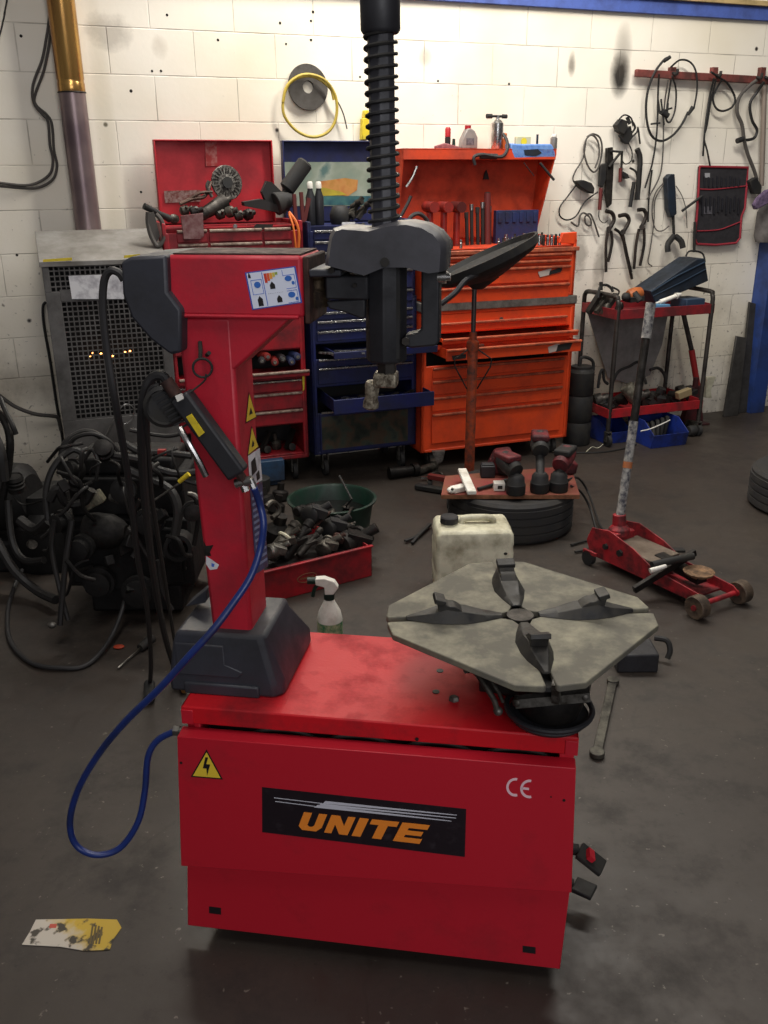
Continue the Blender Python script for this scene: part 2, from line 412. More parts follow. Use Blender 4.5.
rr2 = ramp(nt2, .35, .7, lin('6e5e62'), lin('9c8a88')); nt2.links.new(nn2.outputs['Fac'], rr2.inputs['Fac']); nt2.links.new(rr2.outputs['Color'], b2.inputs['Base Color'])
b2.inputs['Metallic'].default_value = .55; b2.inputs['Roughness'].default_value = .34
FV = -.078
fb = W.hit(88.5, 229, FV); fm = W.hit(72, 93, FV); ft = W.hit(14, -380, FV)
fl_ = thing('flue_pipe', (fb.x, fb.y, fb.z), 'round steel flue pipe, gold upper half and dark lower half, rising from the heater', 'flue', fr=W)
ax = (ft-fb).normalized()
MB(W).cyl(fb - ax*.06, fm, .068, n=32).build('lower_section', m2, fl_)
MB(W).lathe(fm - ax*.005, ax, [(.066, 0), (.069, .005), (.069, .05), (.067, .055), (.067, .065), (.069, .07), (.0685, (ft-fm).length)], 32).build('upper_section', gold_mat(), fl_)
MB(W).ring(fm + ax*.002, ax, .0685, .004, 32).build('joint_bead', DSTEEL, fl_)

HV = -.56                                       # front of the heater
HG = mat('heater_grey', '6a6866', .45, .3, dirt='4a4846', amt=.5, scale=5)
HGT = mat('heater_top_grey', '8e8c88', .5, .2, dirt='6e6a64', amt=.5, scale=4)
a, b_ = W.hit(43, 262, HV), W.hit(63, 440, HV)
u0 = (a.x+b_.x)/2; u1 = -1.402; zt = a.z; zb_ = W.hit(37, 231, -.16).z
ht = thing('waste_oil_heater', (u0+.3, -.3, 0), 'tall grey metal heater cabinet with perforated grille below the flue', 'heater', fr=W)
zg0, zg1, zg2 = W.hit(60, 400, HV).z, W.hit(60, 302, HV).z, W.hit(60, 292, HV).z
m = MB(W); m.box(u0, u0+.02, HV+.01, -.16, .0, zt-.02); m.box(u1-.02, u1, HV+.01, -.16, 0, zt-.02); m.box(u0, u1, -.18, -.16, 0, zt)
m.box(u0, u1, HV, HV+.012, 0, .52); m.box(u0, u0+.07, HV, HV+.012, .52, zg2); m.box(u0, u0+.03, HV, HV+.012, zg2, zt-.01); m.box(u1-.05, u1, HV, HV+.012, .52, zt-.01)
m.box(u0+.07, u1-.05, HV, HV+.012, zg1, zg2+.01); m.box(u0+.07, u1-.05, HV, HV+.012, zt-.03, zt-.01)
m.build('cabinet', HG, ht, bev=.002)
MB(W).box(u0+.02, u1-.02, HV+.10, HV+.11, 0.02, zt-.03).build('grille_shade', mat('grille_shade_black', '0c0b0b', .8), ht)  # black sheet behind the grille, painting its holes as deep shade
MB(W).prism([(u0-.01, HV-.01, zt), (u1+.01, HV-.01, zt), (u1+.01, -.15, zb_), (u0-.01, -.15, zb_)], (0, 0, -.025)).build('hood', HGT, ht, bev=.003)
def grille(name, ua, ub, za, zb, step):
    g = MB(W); n = int((ub-ua)/step); k = int((zb-za)/step)
    for i in range(n+1): g.box(ua+i*(ub-ua)/n-.0031, ua+i*(ub-ua)/n+.0031, HV+.002, HV+.006, za, zb)
    for i in range(k+1): g.box(ua, ub, HV+.0025, HV+.0065, za+i*(zb-za)/k-.0031, za+i*(zb-za)/k+.0031)
    g.build(name, HG, ht, smooth=False)
grille('grille', u0+.07, u1-.05, .50, zg1, .0245)
grille('grille', u0+.03, u1-.05, zg2, zt-.02, .0245)
MB(W).ppx([(68.5, 276), (122, 274), (124, 299), (72, 299)], HV-.012, .004).build('notice', PAPER, ht, label='white paper notice')
MB(W).ppx([(43, 259.5), (72, 257.5), (72, 260.5), (43, 262)], HV-.014, .003).build('tape', YEL, ht, label='yellow tape')
MB(W).ppx([(124, 255.5), (140, 254), (140, 257), (124, 258)], HV-.014, .003).build('tape', YEL, ht, label='yellow tape')
EMB = mat('ember', 'ff9a40', .5, emit=('ffa050', 9.0))
m = MB(W)
for x, y in ((93, 353), (101, 353.5), (109, 353), (113, 356), (125, 352), (130, 351), (90, 356)):
    p = W.hit(x, y, HV+.03); m.ball(p, (.006, .005, .004), 8)
m.builds('flame', EMB, ht)
m = MB(W); m.tpx([(134, 450, HV-.01), (141, 434, HV-.02), (133, 428, HV-.03), (120, 405, HV-.03), (118, 414, HV-.02), (125, 424, HV-.03)][:3] + [], .003)
m.tpx([(105, 436, HV-.03), (118, 412, HV-.03), (126, 404, HV-.03), (134, 409, HV-.03), (131, 420, HV-.03), (124, 424, HV-.03)], .003)
m.build('wire_hook', CHROME, label='bent wire hook hanging low on the front of the grey heater', cat='hook')
# cables on the left part of the wall
def cable(name, pts, r, mt, label, cat='cable', group=None, fr=W):
    return MB(fr).tpx(pts, r).build(name, mt, label=label, cat=cat, group=group)
m = MB(W)
m.tpx([(54, -30, -.03), (49, 20, -.03), (46, 40, -.03), (42, 60, -.03), (33, 85, -.03), (34, 103, -.03), (43, 115, -.03), (48, 122, -.03), (50, 145, -.03), (53, 160, -.03), (49, 175, -.03), (30, 185, -.03), (0, 183, -.03), (-20, 180, -.03)], .007)
m.tpx([(58, -30, -.02), (52, 22, -.02), (49, 45, -.02), (44, 70, -.02), (35, 95, -.02), (36, 105, -.02), (47, 115, -.02), (52, 125, -.02), (54, 150, -.02), (57, 166, -.02), (52, 180, -.02), (35, 188, -.02), (0, 186, -.02), (-20, 183, -.02)], .007)
m.build('wall_cable', CABLEG, label='doubled grey cable curving down the wall left of the flue pipe', cat='cable')
cable('wall_cable', [(60, -260, -.02), (9, -10, -.02), (5, 12, -.02), (0, 34, -.02), (-8, 60, -.02)], .004, CABLE, 'thin dark wire crossing the top left corner of the wall')
cable('conduit_cable', [(46, 302, -.05), (43, 307, -.05), (44, 325, -.05), (50, 360, -.05), (56, 400, -.05), (62, 435, -.05), (64, 455, -.05)], .008, CABLE, 'dark cable running down the wall along the left edge of the heater')
cable('wall_hose', [(-20, 380, -.12), (0, 396, -.12), (16, 407, -.12), (35, 414, -.12), (52, 416, -.10), (58, 418, -.08), (61, 430, -.05)], .011, CABLEG, 'short dark hose sagging along the wall left of the heater', 'hose')
# ================================================================ the tyre changer
mc = thing('tyre_changer', (.44, .18, 0), 'red tyre changer with a tall column, black mounting head and grey clamping table', 'tyre changer', fr=M)
h = M.hit
ZT = .655; CD = .365                                   # lid height, cabinet depth
GAP = mat('cabinet_shade', '1a1214', .7)
# cabinet body and lid
m = MB(M); uL, uR = .045, .874
m.box(uL, uL+.02, .012, CD-.01, .04, ZT-.03); m.box(uR-.02, uR, .012, CD-.01, .04, ZT-.03); m.box(uL, uR, CD-.03, CD-.01, .04, ZT-.03); m.box(uL, uR, .015, CD-.01, .04, .06)
m.box(uL, uL+.03, .012, .03, .04, ZT-.03); m.box(uR-.03, uR, .006, .03, .04, ZT-.03)
m.build('cabinet', RED, mc, bev=.003)
MB(M).box(uL+.03, uR-.03, .06, .075, .06, ZT-.04).build('shade_fill', GAP, mc)  # near-black sheet standing in for the shade seen through the panel gap
m = MB(M)
for i in range(4): m.tube([(.16+.17*i, .045, .55), (.22+.17*i, .035, .59), (.30+.17*i, .05, .575), (.36+.17*i, .045, .53)], .006)
m.builds('inner_hose', CABLEG, mc)
m = MB(M)
for u in (.1, .82):
    for v in (.06, .3): m.cyl((u, v, 0), (u, v, .045), .022)
m.builds('foot', RUB, mc)
m = MB(M); m.box(.040, .880, 0, CD, ZT-.005, ZT); m.box(.040, .880, -.001, .004, ZT-.042, ZT-.001); m.box(.040, .046, 0, CD, ZT-.042, ZT); m.box(.874, .880, 0, CD, ZT-.042, ZT); m.box(.040, .880, CD-.005, CD, ZT-.042, ZT)
m.build('lid', RED_TOP, mc, bev=.0025)
m = MB(M); m.box(.040, .066, -.0035, .001, ZT-.042, ZT-.008); m.box(.854, .880, -.0035, .001, ZT-.042, ZT-.008); m.builds('corner_plate', RED, mc, bev=.001)
m = MB(M)
for x, y in ((440, 671), (436, 692), (454, 699)):
    p = M.hz(x, y, ZT); m.cyl((p.x, p.y, ZT-.001), (p.x, p.y, ZT+.0015), .008, n=14)
for x, y in ((417, 739),): p = h(x, y, -.002); m.cyl(p, (p.x, p.y-.002, p.z), .004)
m.builds('hole', SIGNB, mc)
p = M.hz(454, 700, ZT); MB(M).lathe((p.x, p.y, ZT), (0, 0, 1), [(.012, 0), (.012, .004), (.008, .009)], 6).build('bolt', STEEL, mc)
# loose side panel, upper and lower sheets
UP = [(177, 736.5), (576, 768.5), (571.5, 893), (181, 866)]
m = MB(M); m.ppx(UP, -.026, .020)
tl, tr = h(177, 736.5, -.026), h(576, 768.5, -.026)
m.prism([tl, (tl.x, .012, tl.z+.002), (tr.x, .006, tr.z+.002), tr], (0, 0, -.003))
m.build('side_panel', RED, mc, bev=.0025)
MB(M).ppx([(187, 864), (570, 890), (560, 969.5), (187.5, 925.5)], -.003, .012).build('lower_panel', RED, mc, bev=.0025)
DV = -.0268
m = MB(M)
for pts in ([(209, 906.5), (221, 908), (221, 914.8), (209, 913.2)], [(522.6, 945.8), (535.6, 947.4), (535.6, 954), (522.6, 952.3)]): m.ppx(pts, -.0036, .001)
m.builds('slot', SIGNB, mc)
m = MB(M)
for x, y in ((181, 763), (564, 800.5), (551, 797)): p = h(x, y, DV); m.cyl(p, (p.x, p.y+.002, p.z), .0032 if x != 551 else .0018)
m.builds('screw_hole', SIGNB, mc)
# UNITE badge
B = [h(x, y, DV) for x, y in ((262, 787.2), (466.2, 809.2), (464.8, 857), (262.2, 832.2))]
bd = MB(M).prism(B, (0, .0008, 0)).build('badge', BADGE, mc)
q = quad(*[h(x, y, DV-.0008) for x, y in ((250+180/3.339*1, 770+141/3.339), (250+601/3.339, 770+184/3.339), (250+566/3.339, 770+246/3.339), (250+158/3.339, 770+198/3.339))])
def letters(mm, polys):
    for k_, pl_ in enumerate(polys): mm.prism([q(s, t)-Vector((0, .00008*k_, 0)) for s, t in pl_], (0, .0004, 0))
m = MB(M)
w = .066
letters(m, [[(.0, 0), (w, 0), (w, .70), (.085, .78), (.105, .78), (.122, .70), (.122, 0), (.122+w, 0), (.122+w, .76), (.155, 1), (.04, 1), (0, .80)],
            [(.222, 0), (.222+w*.9, 0), (.222+w*.9, 1), (.222, 1)], [(.2225, .001), (.222+.07, .001), (.4145, .999), (.415-.07, .999)], [(.415-w*.9, 0), (.415, 0), (.415, 1), (.415-w*.9, 1)],
            [(.448, 0), (.448+w*1.1, 0), (.448+w*1.1, 1), (.448, 1)],
            [(.545, 0), (.76, 0), (.76, .27), (.545, .27)], [(.545+.07, .2), (.545+.145, .2), (.545+.145, 1), (.545+.07, 1)],
            [(.785, 0), (.785+w*1.05, 0), (.785+w*1.05, 1), (.785, 1)], [(.785, 0), (1, 0), (1, .25), (.785, .25)], [(.785, .38), (.98, .38), (.98, .61), (.785, .61)], [(.785, .75), (1, .75), (1, 1), (.785, 1)]])
m.build('lettering', LETTER, bd, smooth=False, label='orange slanted letters UNITE')
def bp_(x, y): return (250+x/3.339, 770+y/3.339)
m = MB(M)
for pts in ([(252, 104), (690, 150), (690, 152), (243, 112)], [(237, 112), (688, 160), (688, 162), (229, 119)], [(226, 117), (672, 170), (672, 172), (214, 125)], [(80, 92), (240, 111), (240, 113), (80, 94)], [(84, 104), (218, 121), (218, 123), (84, 106)]):
    m.ppx([bp_(*p) for p in pts], DV-.0008, .0005)
m.build('stripe', SILV, bd, smooth=False)
# CE mark
def arc(cx, cy, rx, ry, a0, a1, w=2.4, n=14):
    o_ = [(cx+rx*math.cos(math.radians(a0+(a1-a0)*i/n)), cy-ry*math.sin(math.radians(a0+(a1-a0)*i/n))) for i in range(n+1)]
    i_ = [(cx+(rx-w)*math.cos(math.radians(a0+(a1-a0)*i/n)), cy-(ry-w)*math.sin(math.radians(a0+(a1-a0)*i/n))) for i in range(n+1)]
    return o_, i_
m = MB(M)
for cx, cy in ((515.5, 787.3), (529.5, 789)):
    o_, i_ = arc(cx, cy, 9.3, 9.3, 78, 282)
    for i in range(len(o_)-1): m.ppx([o_[i], o_[i+1], i_[i+1], i_[i]], DV, .0006)
m.ppx([(521.5, 787.2), (529, 788), (529, 790.2), (521.5, 789.4)], DV, .0006)
m.build('ce_mark', PINKW, mc, smooth=False)
def warning(pts, fr, v=None, ax=1, bolt=None, off=(0, .0006, 0), name='warning_sign'):
    P = [fr.hit(x, y, v, ax) for x, y in pts]; c = sum(P, Vector())/3
    s1 = MB(fr).prism(P, off).build(name, SIGNB, mc, smooth=False)
    MB(fr).prism([c+(p-c)*.86-Vector(off) for p in P], off).build('sign_face', SIGNY, s1, smooth=False)
    MB(fr).prism([fr.hit(x, y, v, ax)-Vector(off)*2 for x, y in bolt], off).build('pictogram', SIGNB, s1, smooth=False)
warning([(206.5, 749.5), (222.8, 779.5), (190.8, 776.8)], M, DV, 1, [(205.5, 757), (208.2, 757.3), (206.3, 764), (210.3, 764.3), (207.2, 775.5), (206.6, 768.3), (203, 768)])
# ---------------------------------------------------------------- column base cover
m = MB(M)
ub0, ub1 = -.005, .252; vb0, vb1 = .055, .315; zc = .800; ut0, ut1 = .052, .215; vt0, vt1 = .065, .26
bot = [(ub0, vb0, ZT), (ub1-.02, vb0, ZT), (ub1, vb0+.02, ZT), (ub1+.005, vb1, ZT), (ub0, vb1, ZT)]
top = [(ut0-.035, vt0+.0, zc), (ut1-.012, vt0, zc), (ut1, vt0+.012, zc), (ut1, vt1, zc), (ut0-.035, vt1, zc)]
mid = [(ub0, vb0, ZT+.035), (ub1-.02, vb0, ZT+.035), (ub1, vb0+.02, ZT+.035), (ub1+.003, vb1, ZT+.04), (ub0, vb1, ZT+.035)]
hi = [(ut0-.045, vt0-.004, zc-.03), (ut1-.005, vt0-.004, zc-.02), (ut1+.006, vt0+.012, zc-.02), (ut1+.006, vt1, zc-.02), (ut0-.045, vt1, zc-.03)]
vs = bot+mid+hi+top; n = 5; fs = [list(range(5)), [15+i for i in range(5)]]
for r_ in range(3):
    for i in range(5): fs.append((r_*5+i, r_*5+(i+1) % 5, (r_+1)*5+(i+1) % 5, (r_+1)*5+i))
m.add(vs, fs)
m.build('base_cover', GREYP, mc, bev=.008)
m = MB(M); m.box(.03, .20, vb0-.006, vb0+.01, ZT, ZT+.028); m.build('cover_flange', GREYP, mc, bev=.004)
# recess plate on the front of the cover
m = MB(M); m.prism([(.015, vb0-.003, ZT+.045), (.155, vb0-.003, ZT+.045), (.165, vb0-.001, ZT+.06), (.125, vb0+.002, ZT+.075), (.125, vb0+.002, ZT+.12), (.015, vb0+.002, ZT+.12)], (0, .006, 0)); m.build('cover_rib', GREYP, mc, bev=.005)
m = MB(M); pz = h(185, 600, .2).z
m.prism([h(185, 607, .16), h(206, 590, .16), h(207, 600, .16), h(205, 603, .16)], (0, .05, 0)); m.build('guard_flap', GREYP, mc, bev=.002)
# ---------------------------------------------------------------- column (slightly tapered box)
m = MB(M)
F_ = .09; K_ = .215
z0c, z1c = .79, 1.47
fl0 = h(212, 628, F_); fr0 = h(252, 628, F_); fl1 = h(178, 345, F_); fr1 = h(233, 355, F_)
uc = (fr0.x+fr1.x)/2
A = [(fl0.x, F_, z0c), (uc, F_, z0c), (uc, K_, z0c), (fl0.x, K_, z0c)]; Bq = [(fl1.x, F_, z1c), (uc, F_, z1c), (uc, K_, z1c), (fl1.x, K_, z1c)]
m.add(A+Bq, [(0, 1, 2, 3), (4, 5, 6, 7), (0, 1, 5, 4), (1, 2, 6, 5), (2, 3, 7, 6), (3, 0, 4, 7)])
m.build('column', RED_COL, mc, bev=.008)
# arm beam with gusset
AF, AK = .075, .235
ua0, ua1 = h(165, 300, AF).x, h(303, 300, AF).x
za1 = h(235, 255.5, AF).z; za0 = h(235, 317, AF).z
m = MB(M); m.box(ua0, ua1, AF, AK, za0, za1); m.build('arm_beam', RED_COL, mc, bev=.007)
m = MB(M); m.prism([(uc-.012, F_+.001, za0+.01), (h(298, 317, F_).x, F_+.001, za0+.01), (uc-.002, F_+.001, h(236, 371, F_).z), (uc-.012, F_+.001, h(236, 371, F_).z)], (0, K_-F_-.002, 0)); m.build('gusset', RED_COL, mc, bev=.006)
MB(M).tube([(ua0+.012, AF+.002, za0+.001), (ua1-.01, AF+.002, za0+.001)], .004, smooth=0).build('weld', RED_COL, mc)
MB(M).box(ua0+.02, ua1-.004, AF+.01, AK-.01, za1, za1+.003).build('top_strip', SHOE, mc)
m = MB(M); m.box(ua1, ua1+.012, AF+.006, AK-.006, za0-.012, za1-.002); m.build('end_plate', SHOE, mc, bev=.003)
# rear guard
G = [(120.5, 262), (130, 257), (166, 255), (167.5, 292), (181, 310), (181, 353), (170, 355), (150, 340), (131, 318), (122, 294)]
MB(M).ppx(G, .055, .19).build('rear_guard', GREYP, mc, bev=.006)
# energy label poster on the arm
ev = AF-.001
qe = quad(*[h(x, y, ev) for x, y in ((244.8, 272.6), (295.4, 266), (302.2, 302.8), (252.2, 310))])
def qp(mm, q_, s0, t0, s1, t1, d, th=.0004): mm.prism([q_(s0, t0)-Vector((0, d, 0)), q_(s1, t0)-Vector((0, d, 0)), q_(s1, t1)-Vector((0, d, 0)), q_(s0, t1)-Vector((0, d, 0))], (0, th, 0))
m = MB(M); qp(m, qe, 0, 0, 1, 1, 0, .0008); st = m.build('sticker', mat('sticker_border', '3a52a8', .5), mc, label='white tyre label sticker with blue border')
m = MB(M); qp(m, qe, .03, .03, .97, .97, .0004); m.build('sticker_face', mat('sticker_white', 'd4daea', .45), st, smooth=False)
LB = mat('sticker_line', '4a6ac0', .5); TB = mat('sticker_tyre', '2f66b8', .5)
m = MB(M)
for s0, t0, s1, t1 in ((.32, .05, .335, .95), (.08, .22, .3, .235), (.08, .22, .09, .6), (.08, .6, .3, .612), (.29, .22, .3, .6), (.72, .06, .73, .2), (.72, .2, .95, .215), (.94, .2, .95, .56), (.75, .56, .95, .575), (.94, .62, .95, .95), (.75, .62, .95, .635), (.74, .94, .95, .955)): qp(m, qe, s0, t0, s1, t1, .0008, .0003)
m.build('sticker_line', LB, st, smooth=False)
m = MB(M)
for s, t, rs, rt in ((.2, .36, .065, .085), (.82, .3, .07, .075), (.9, .43, .03, .05), (.83, .74, .07, .08), (.92, .86, .03, .05)):
    m.prism([qe(s+rs*math.cos(k*PI/8), t+rt*math.sin(k*PI/8))-Vector((0, .0009, 0)) for k in range(16)], (0, .0003, 0))
m.builds('tyre_print', TB, st, smooth=False)
m = MB(M)
for s0, t0, s1, t1 in ((.05, .05, .1, .16), (.15, .70, .25, .93), (.44, .36, .54, .52), (.53, .74, .63, .90)):
    m.prism([qe(s, t)-Vector((0, .0009, 0)) for s, t in ((s0, t0+.05), ((s0+s1)/2, t0-.04), (s1, t0+.05), (s1, t1), (s0, t1))], (0, .0003, 0))
for i in range(9): qp(m, qe, .38+.035*i, .63, .39+.035*i, .64, .0009, .0003)
m.builds('arrow_print', SIGNB, st, smooth=False)
for i, c in enumerate(('c8381e', 'd8582a', 'e0983a', 'c8b84a', '8aa050')):
    m = MB(M); qp(m, qe, .36+.055*i, .09, .41+.055*i, .34-.045*i, .0009, .0003); m.build('colour_bar', mat('bar_'+'abcde'[i], c, .5), st, smooth=False)
# column side decals (on the right face of the column)
us = uc+.0008; OF = (-.0006, 0, 0)
def tri(pts, bolt):
    P = [M.hit(x, y, us, 0) for x, y in pts]; c = sum(P, Vector())/3
    s1 = MB(M).prism(P, (.0005, 0, 0)).build('warning_sign', SIGNB, mc, smooth=False)
    MB(M).prism([c+(p-c)*.87+Vector((.0005, 0, 0)) for p in P], (.0005, 0, 0)).build('sign_face', SIGNY, s1, smooth=False)
    MB(M).prism([c+(M.hit(x, y, us+.001, 0)-c)*.55+Vector((.0012, 0, 0)) for x, y in bolt], (.0005, 0, 0)).build('pictogram', SIGNB, s1, smooth=False)
tri([(248.8, 392), (256.5, 417.5), (245.5, 423.5)], [(250, 405), (253.5, 415), (247.5, 418)])
tri([(251.5, 426), (258.5, 447), (247.5, 456)], [(252, 438), (254.5, 444), (253, 449), (250, 450)])
m = MB(M); m.prism([M.hit(x, y, us, 0) for x, y in ((248, 456), (259.5, 448), (262, 480), (250, 487))], (.0005, 0, 0)); n_ = m.build('notice_sticker', PAPER, mc, label='worn white notice sticker')
m = MB(M)
for pts in ([(251, 462), (255, 457), (257, 470), (252, 476)], [(256, 474), (259, 470), (260, 478), (257, 481)]): m.prism([M.hit(x, y, us+.0006, 0) for x, y in pts], (.0004, 0, 0))
m.build('print', SIGNB, n_, smooth=False)
m = MB(M); m.prism([M.hit(x, y, us, 0) for x, y in ((250, 490), (262, 481), (268, 566), (256, 574))], (.0005, 0, 0)); n_ = m.build('column_decal', mat('decal_blue', '3a4a78', .5, dirt='4a3040', amt=.5, scale=40), mc, label='scuffed blue decal')
m = MB(M)
for i in range(12):
    y = 494+i*6; m.prism([M.hit(x, yy, us+.0006, 0) for x, yy in ((252+i*.45, y+4), (262+i*.45, y-2.5), (262.2+i*.45, y), (252.2+i*.45, y+6.5))], (.0004, 0, 0))
m.build('decal_stripe', mat('decal_pale', '7a86a8', .5), n_, smooth=False)
# chipped paint and torn sticker low on the column
m = MB(M); p = h(211, 565, F_-.001)
m.prism([h(x, y, F_-.001) for x, y in ((206, 556), (212, 560), (219, 565), (217, 569), (210, 570), (206, 564))], (0, .0006, 0)); n_ = m.build('torn_sticker', PAPER, mc, label='torn scrap of white sticker')
MB(M).prism([h(x, y, F_-.0014) for x, y in ((211.5, 563), (214.5, 564), (214, 567), (211.5, 566.5))], (0, .0004, 0)).build('print', LB, n_, smooth=False)
MB(M).prism([h(x, y, F_-.0008) for x, y in ((203.5, 541), (206, 546), (213.5, 545), (210, 552), (211, 556), (204.5, 556))], (0, .0005, 0)).build('paint_chip', DSTEEL, mc)
# ---------------------------------------------------------------- swing arm, shaft and mounting head
SV = .12
def sp(x, y): return h(x, y, SV)
m = MB(M); a1_ = h(312, 285, SV); b1_ = h(372, 285, SV)
m.box(h(325, 285, .08).x, h(368, 285, .08).x, .08, .17, h(345, 300, .08).z, h(345, 276, .08).z)
m.build('swing_arm', BLK, mc, bev=.004)
m = MB(M); m.ppx([(326, 301.5), (365, 299.5), (365, 318), (361, 319), (345, 312.5), (329, 309)], .085, .02); m.build('arm_gusset', BLK, mc, bev=.003)
m = MB(M); m.ppx([(308.5, 269.5), (341, 269.5), (341, 276.5), (309, 277.5)], .06, .13); m.build('pivot_plate', GREYP, mc, bev=.003)
m = MB(M); pc = h(318, 288, .13); m.lathe((pc.x, pc.y, pc.z-.035), (0, 0, 1), [(.018, 0), (.02, .01), (.02, .03), (.016, .035), (.016, .05), (.02, .055), (.02, .065)], 20); m.build('pivot_pin', mat('brass_dirty', '6a5a44', .5, .6, dirt='2a2018', amt=.6, scale=40), mc)
m = MB(M); pc = h(332, 270, .058); m.cyl(pc, (pc.x, pc.y-.008, pc.z), .006, n=6); pc = h(355, 285, .08); m.cyl(pc, (pc.x, pc.y-.006, pc.z), .004); m.builds('screw', DSTEEL, mc)
# vertical hexagonal shaft with its spring
s_b, s_t = sp(384.3, 232), sp(380.3, 30)
axs = (s_t-s_b).normalized()
m = MB(M); m.lathe(s_b - axs*.02, axs, [(.0235, 0), (.0235, (s_t-s_b).length+.02)], 8); m.build('shaft', HEADP, mc, bev=.002)
L_ = (s_t-s_b).length; e1 = axs.cross(Vector((0, 1, 0))).normalized(); e2 = axs.cross(e1); pts = []
turns = 18.6
for i in range(int(turns*16)+1):
    t = i/(turns*16); g = 2*PI*t*turns
    pts.append(s_b + axs*(L_*t) + (e1*math.cos(g)+e2*math.sin(g))*.0272)
MB(M).tube(pts, .0032, n=6, smooth=0).build('spring', BLKM, mc)
m = MB(M); st_ = sp(380.6, 34); m.lathe(st_, axs, [(.030, 0), (.034, .006), (.034, .055), (.039, .059), (.039, .068), (.034, .072), (.034, .16), (.03, .168)], 32); m.build('cap', BLK, mc, bev=.001)
# head cover: front outline with depth
HC = [(323, 262), (321.5, 266), (326, 237), (330, 229), (337, 227), (366, 229.5), (378, 226), (392, 223), (408, 222), (425, 225.5), (438, 233), (446, 243), (446.5, 252), (445, 272), (433, 273.5), (420, 270.5), (408, 267.5), (384, 267.5), (374, 271), (362, 275.5), (350, 273), (337, 269.5)]
hcv = .045
P = [h(x, y, hcv) for x, y in HC[1:]]; c = sum(P, Vector())/len(P)
m = MB(M); n = len(P); vs = []; fs = []
for k, (dv, sc) in enumerate(((0, .90), (.016, .975), (.03, 1), (.115, 1), (.145, .96))):
    for p in P: q_ = c+(p-c)*sc; vs.append((q_.x, hcv+dv, q_.z if sc == 1 or p.z > c.z else p.z))
for r_ in range(4):
    for i in range(n): fs.append((r_*n+i, r_*n+(i+1) % n, (r_+1)*n+(i+1) % n, (r_+1)*n+i))
fs.append(list(range(n))); fs.append([4*n+i for i in range(n)]); m.add(vs, fs)
hc = m.build('head_cover', HEADP, mc)
for x, y in ((385, 262),): p = h(x, y, hcv); MB(M).cyl((p.x, p.y-.004, p.z), (p.x, p.y+.01, p.z), .008).build('screw', BLKM, hc)
m = MB(M)
for x0_, x1_ in ((338, 341), (350, 356), (366, 371), (397, 402)):
    pass
# sleeve
p0, p1 = sp(386, 262), sp(386.5, 361)
m = MB(M); m.lathe(p1, (p0-p1), [(.036, 0), (.0395, .006), (.0395, (p0-p1).length)], 8); m.build('sleeve', BLK, mc, bev=.002)
m = MB(M); x_ = sp(366, 260).x
m.bar(sp(399, 265) - Vector((0, .02, 0)), sp(399, 357) - Vector((0, .02, 0)), .012, .02); m.build('guide_bar', BLKM, mc, bev=.002)
# handle at the right
m = MB(M)
m.ppx([(421, 268), (439.5, 270), (439, 342), (436, 346), (411, 348.5), (403, 346), (404, 336), (417, 333), (421, 329)], .09, .05); m.build('handle', BLK, mc, bev=.004)
m = MB(M); pc = h(406, 341, .088); m.cyl(pc, (pc.x, pc.y-.006, pc.z), .008, n=6); pc = h(420, 289, .088); m.build('handle_bolt', DSTEEL, mc)
m = MB(M); pc = h(443, 277, .1); m.cyl((pc.x-.01, pc.y, pc.z), (pc.x+.006, pc.y, pc.z), .012, n=16); pc.x += .006; m.cyl(pc, (pc.x+.008, pc.y, pc.z), .007); m.build('air_fitting', CHROME, mc)
# lower shaft and mount tool
m = MB(M); m.lathe(sp(387, 384), (sp(387, 355)-sp(387, 384)), [(.0195, 0), (.0195, .12)], 6); m.build('lower_shaft', DSTEEL, mc, bev=.001)
TOOL = mat('tool_alloy', 'b4ac98', .42, .55, dirt='4a4034', amt=.55, scale=60, bump=.3, bscale=80)
m = MB(M); pc = sp(386, 379)
m.obox(pc, (.045, .04, .028)); m.ppx([(375, 374), (385, 374), (384, 384), (378, 388), (374, 384)], SV-.022, .03)
m.build('tool_holder', TOOL, mc, bev=.004)
m = MB(M); m.lathe(sp(370.5, 408), sp(372.5, 384)-sp(370.5, 408), [(.010, -.002), (.0155, .002), (.015, .012), (.0125, .02), (.0135, .032), (.0145, .045), (.013, .052), (.008, .055)], 20)
m.ball(sp(374, 404), (.010, .012, .011)); m.build('mount_tool', TOOL, mc)
# ---------------------------------------------------------------- turntable
TC = Vector((.7535, .202)); ZP = .82; PH = math.radians(12)
T_ = Fr(); T_.M = M.M @ Matrix.Translation((TC.x, TC.y, 0)) @ Matrix.Rotation(PH, 4, 'Z'); T_.I = T_.M.inverted(); T_.th = M.th+PH
m = MB(T_); R0, hw, sl = .292, .068, .010
for k in range(4):
    g = k*PI/2; cs, sn = math.cos(g), math.sin(g)
    poly = [(.045, sl), (R0-.004, sl), (R0, sl+.006), (R0-.008, hw), (hw, R0-.008), (sl+.006, R0), (sl, R0-.004), (sl, .045), (sl+.012, .022), (.022, sl+.012)]
    m.prism([(x*cs-y*sn, x*sn+y*cs, ZP-.014) for x, y in poly], (0, 0, .014))
tt = m.build('clamping_table', PLATE, mc, bev=.002)
m = MB(T_); m.cyl((0, 0, ZP-.012), (0, 0, ZP+.001), .030, n=28); m.build('centre_cap', DSTEEL, tt, bev=.001)
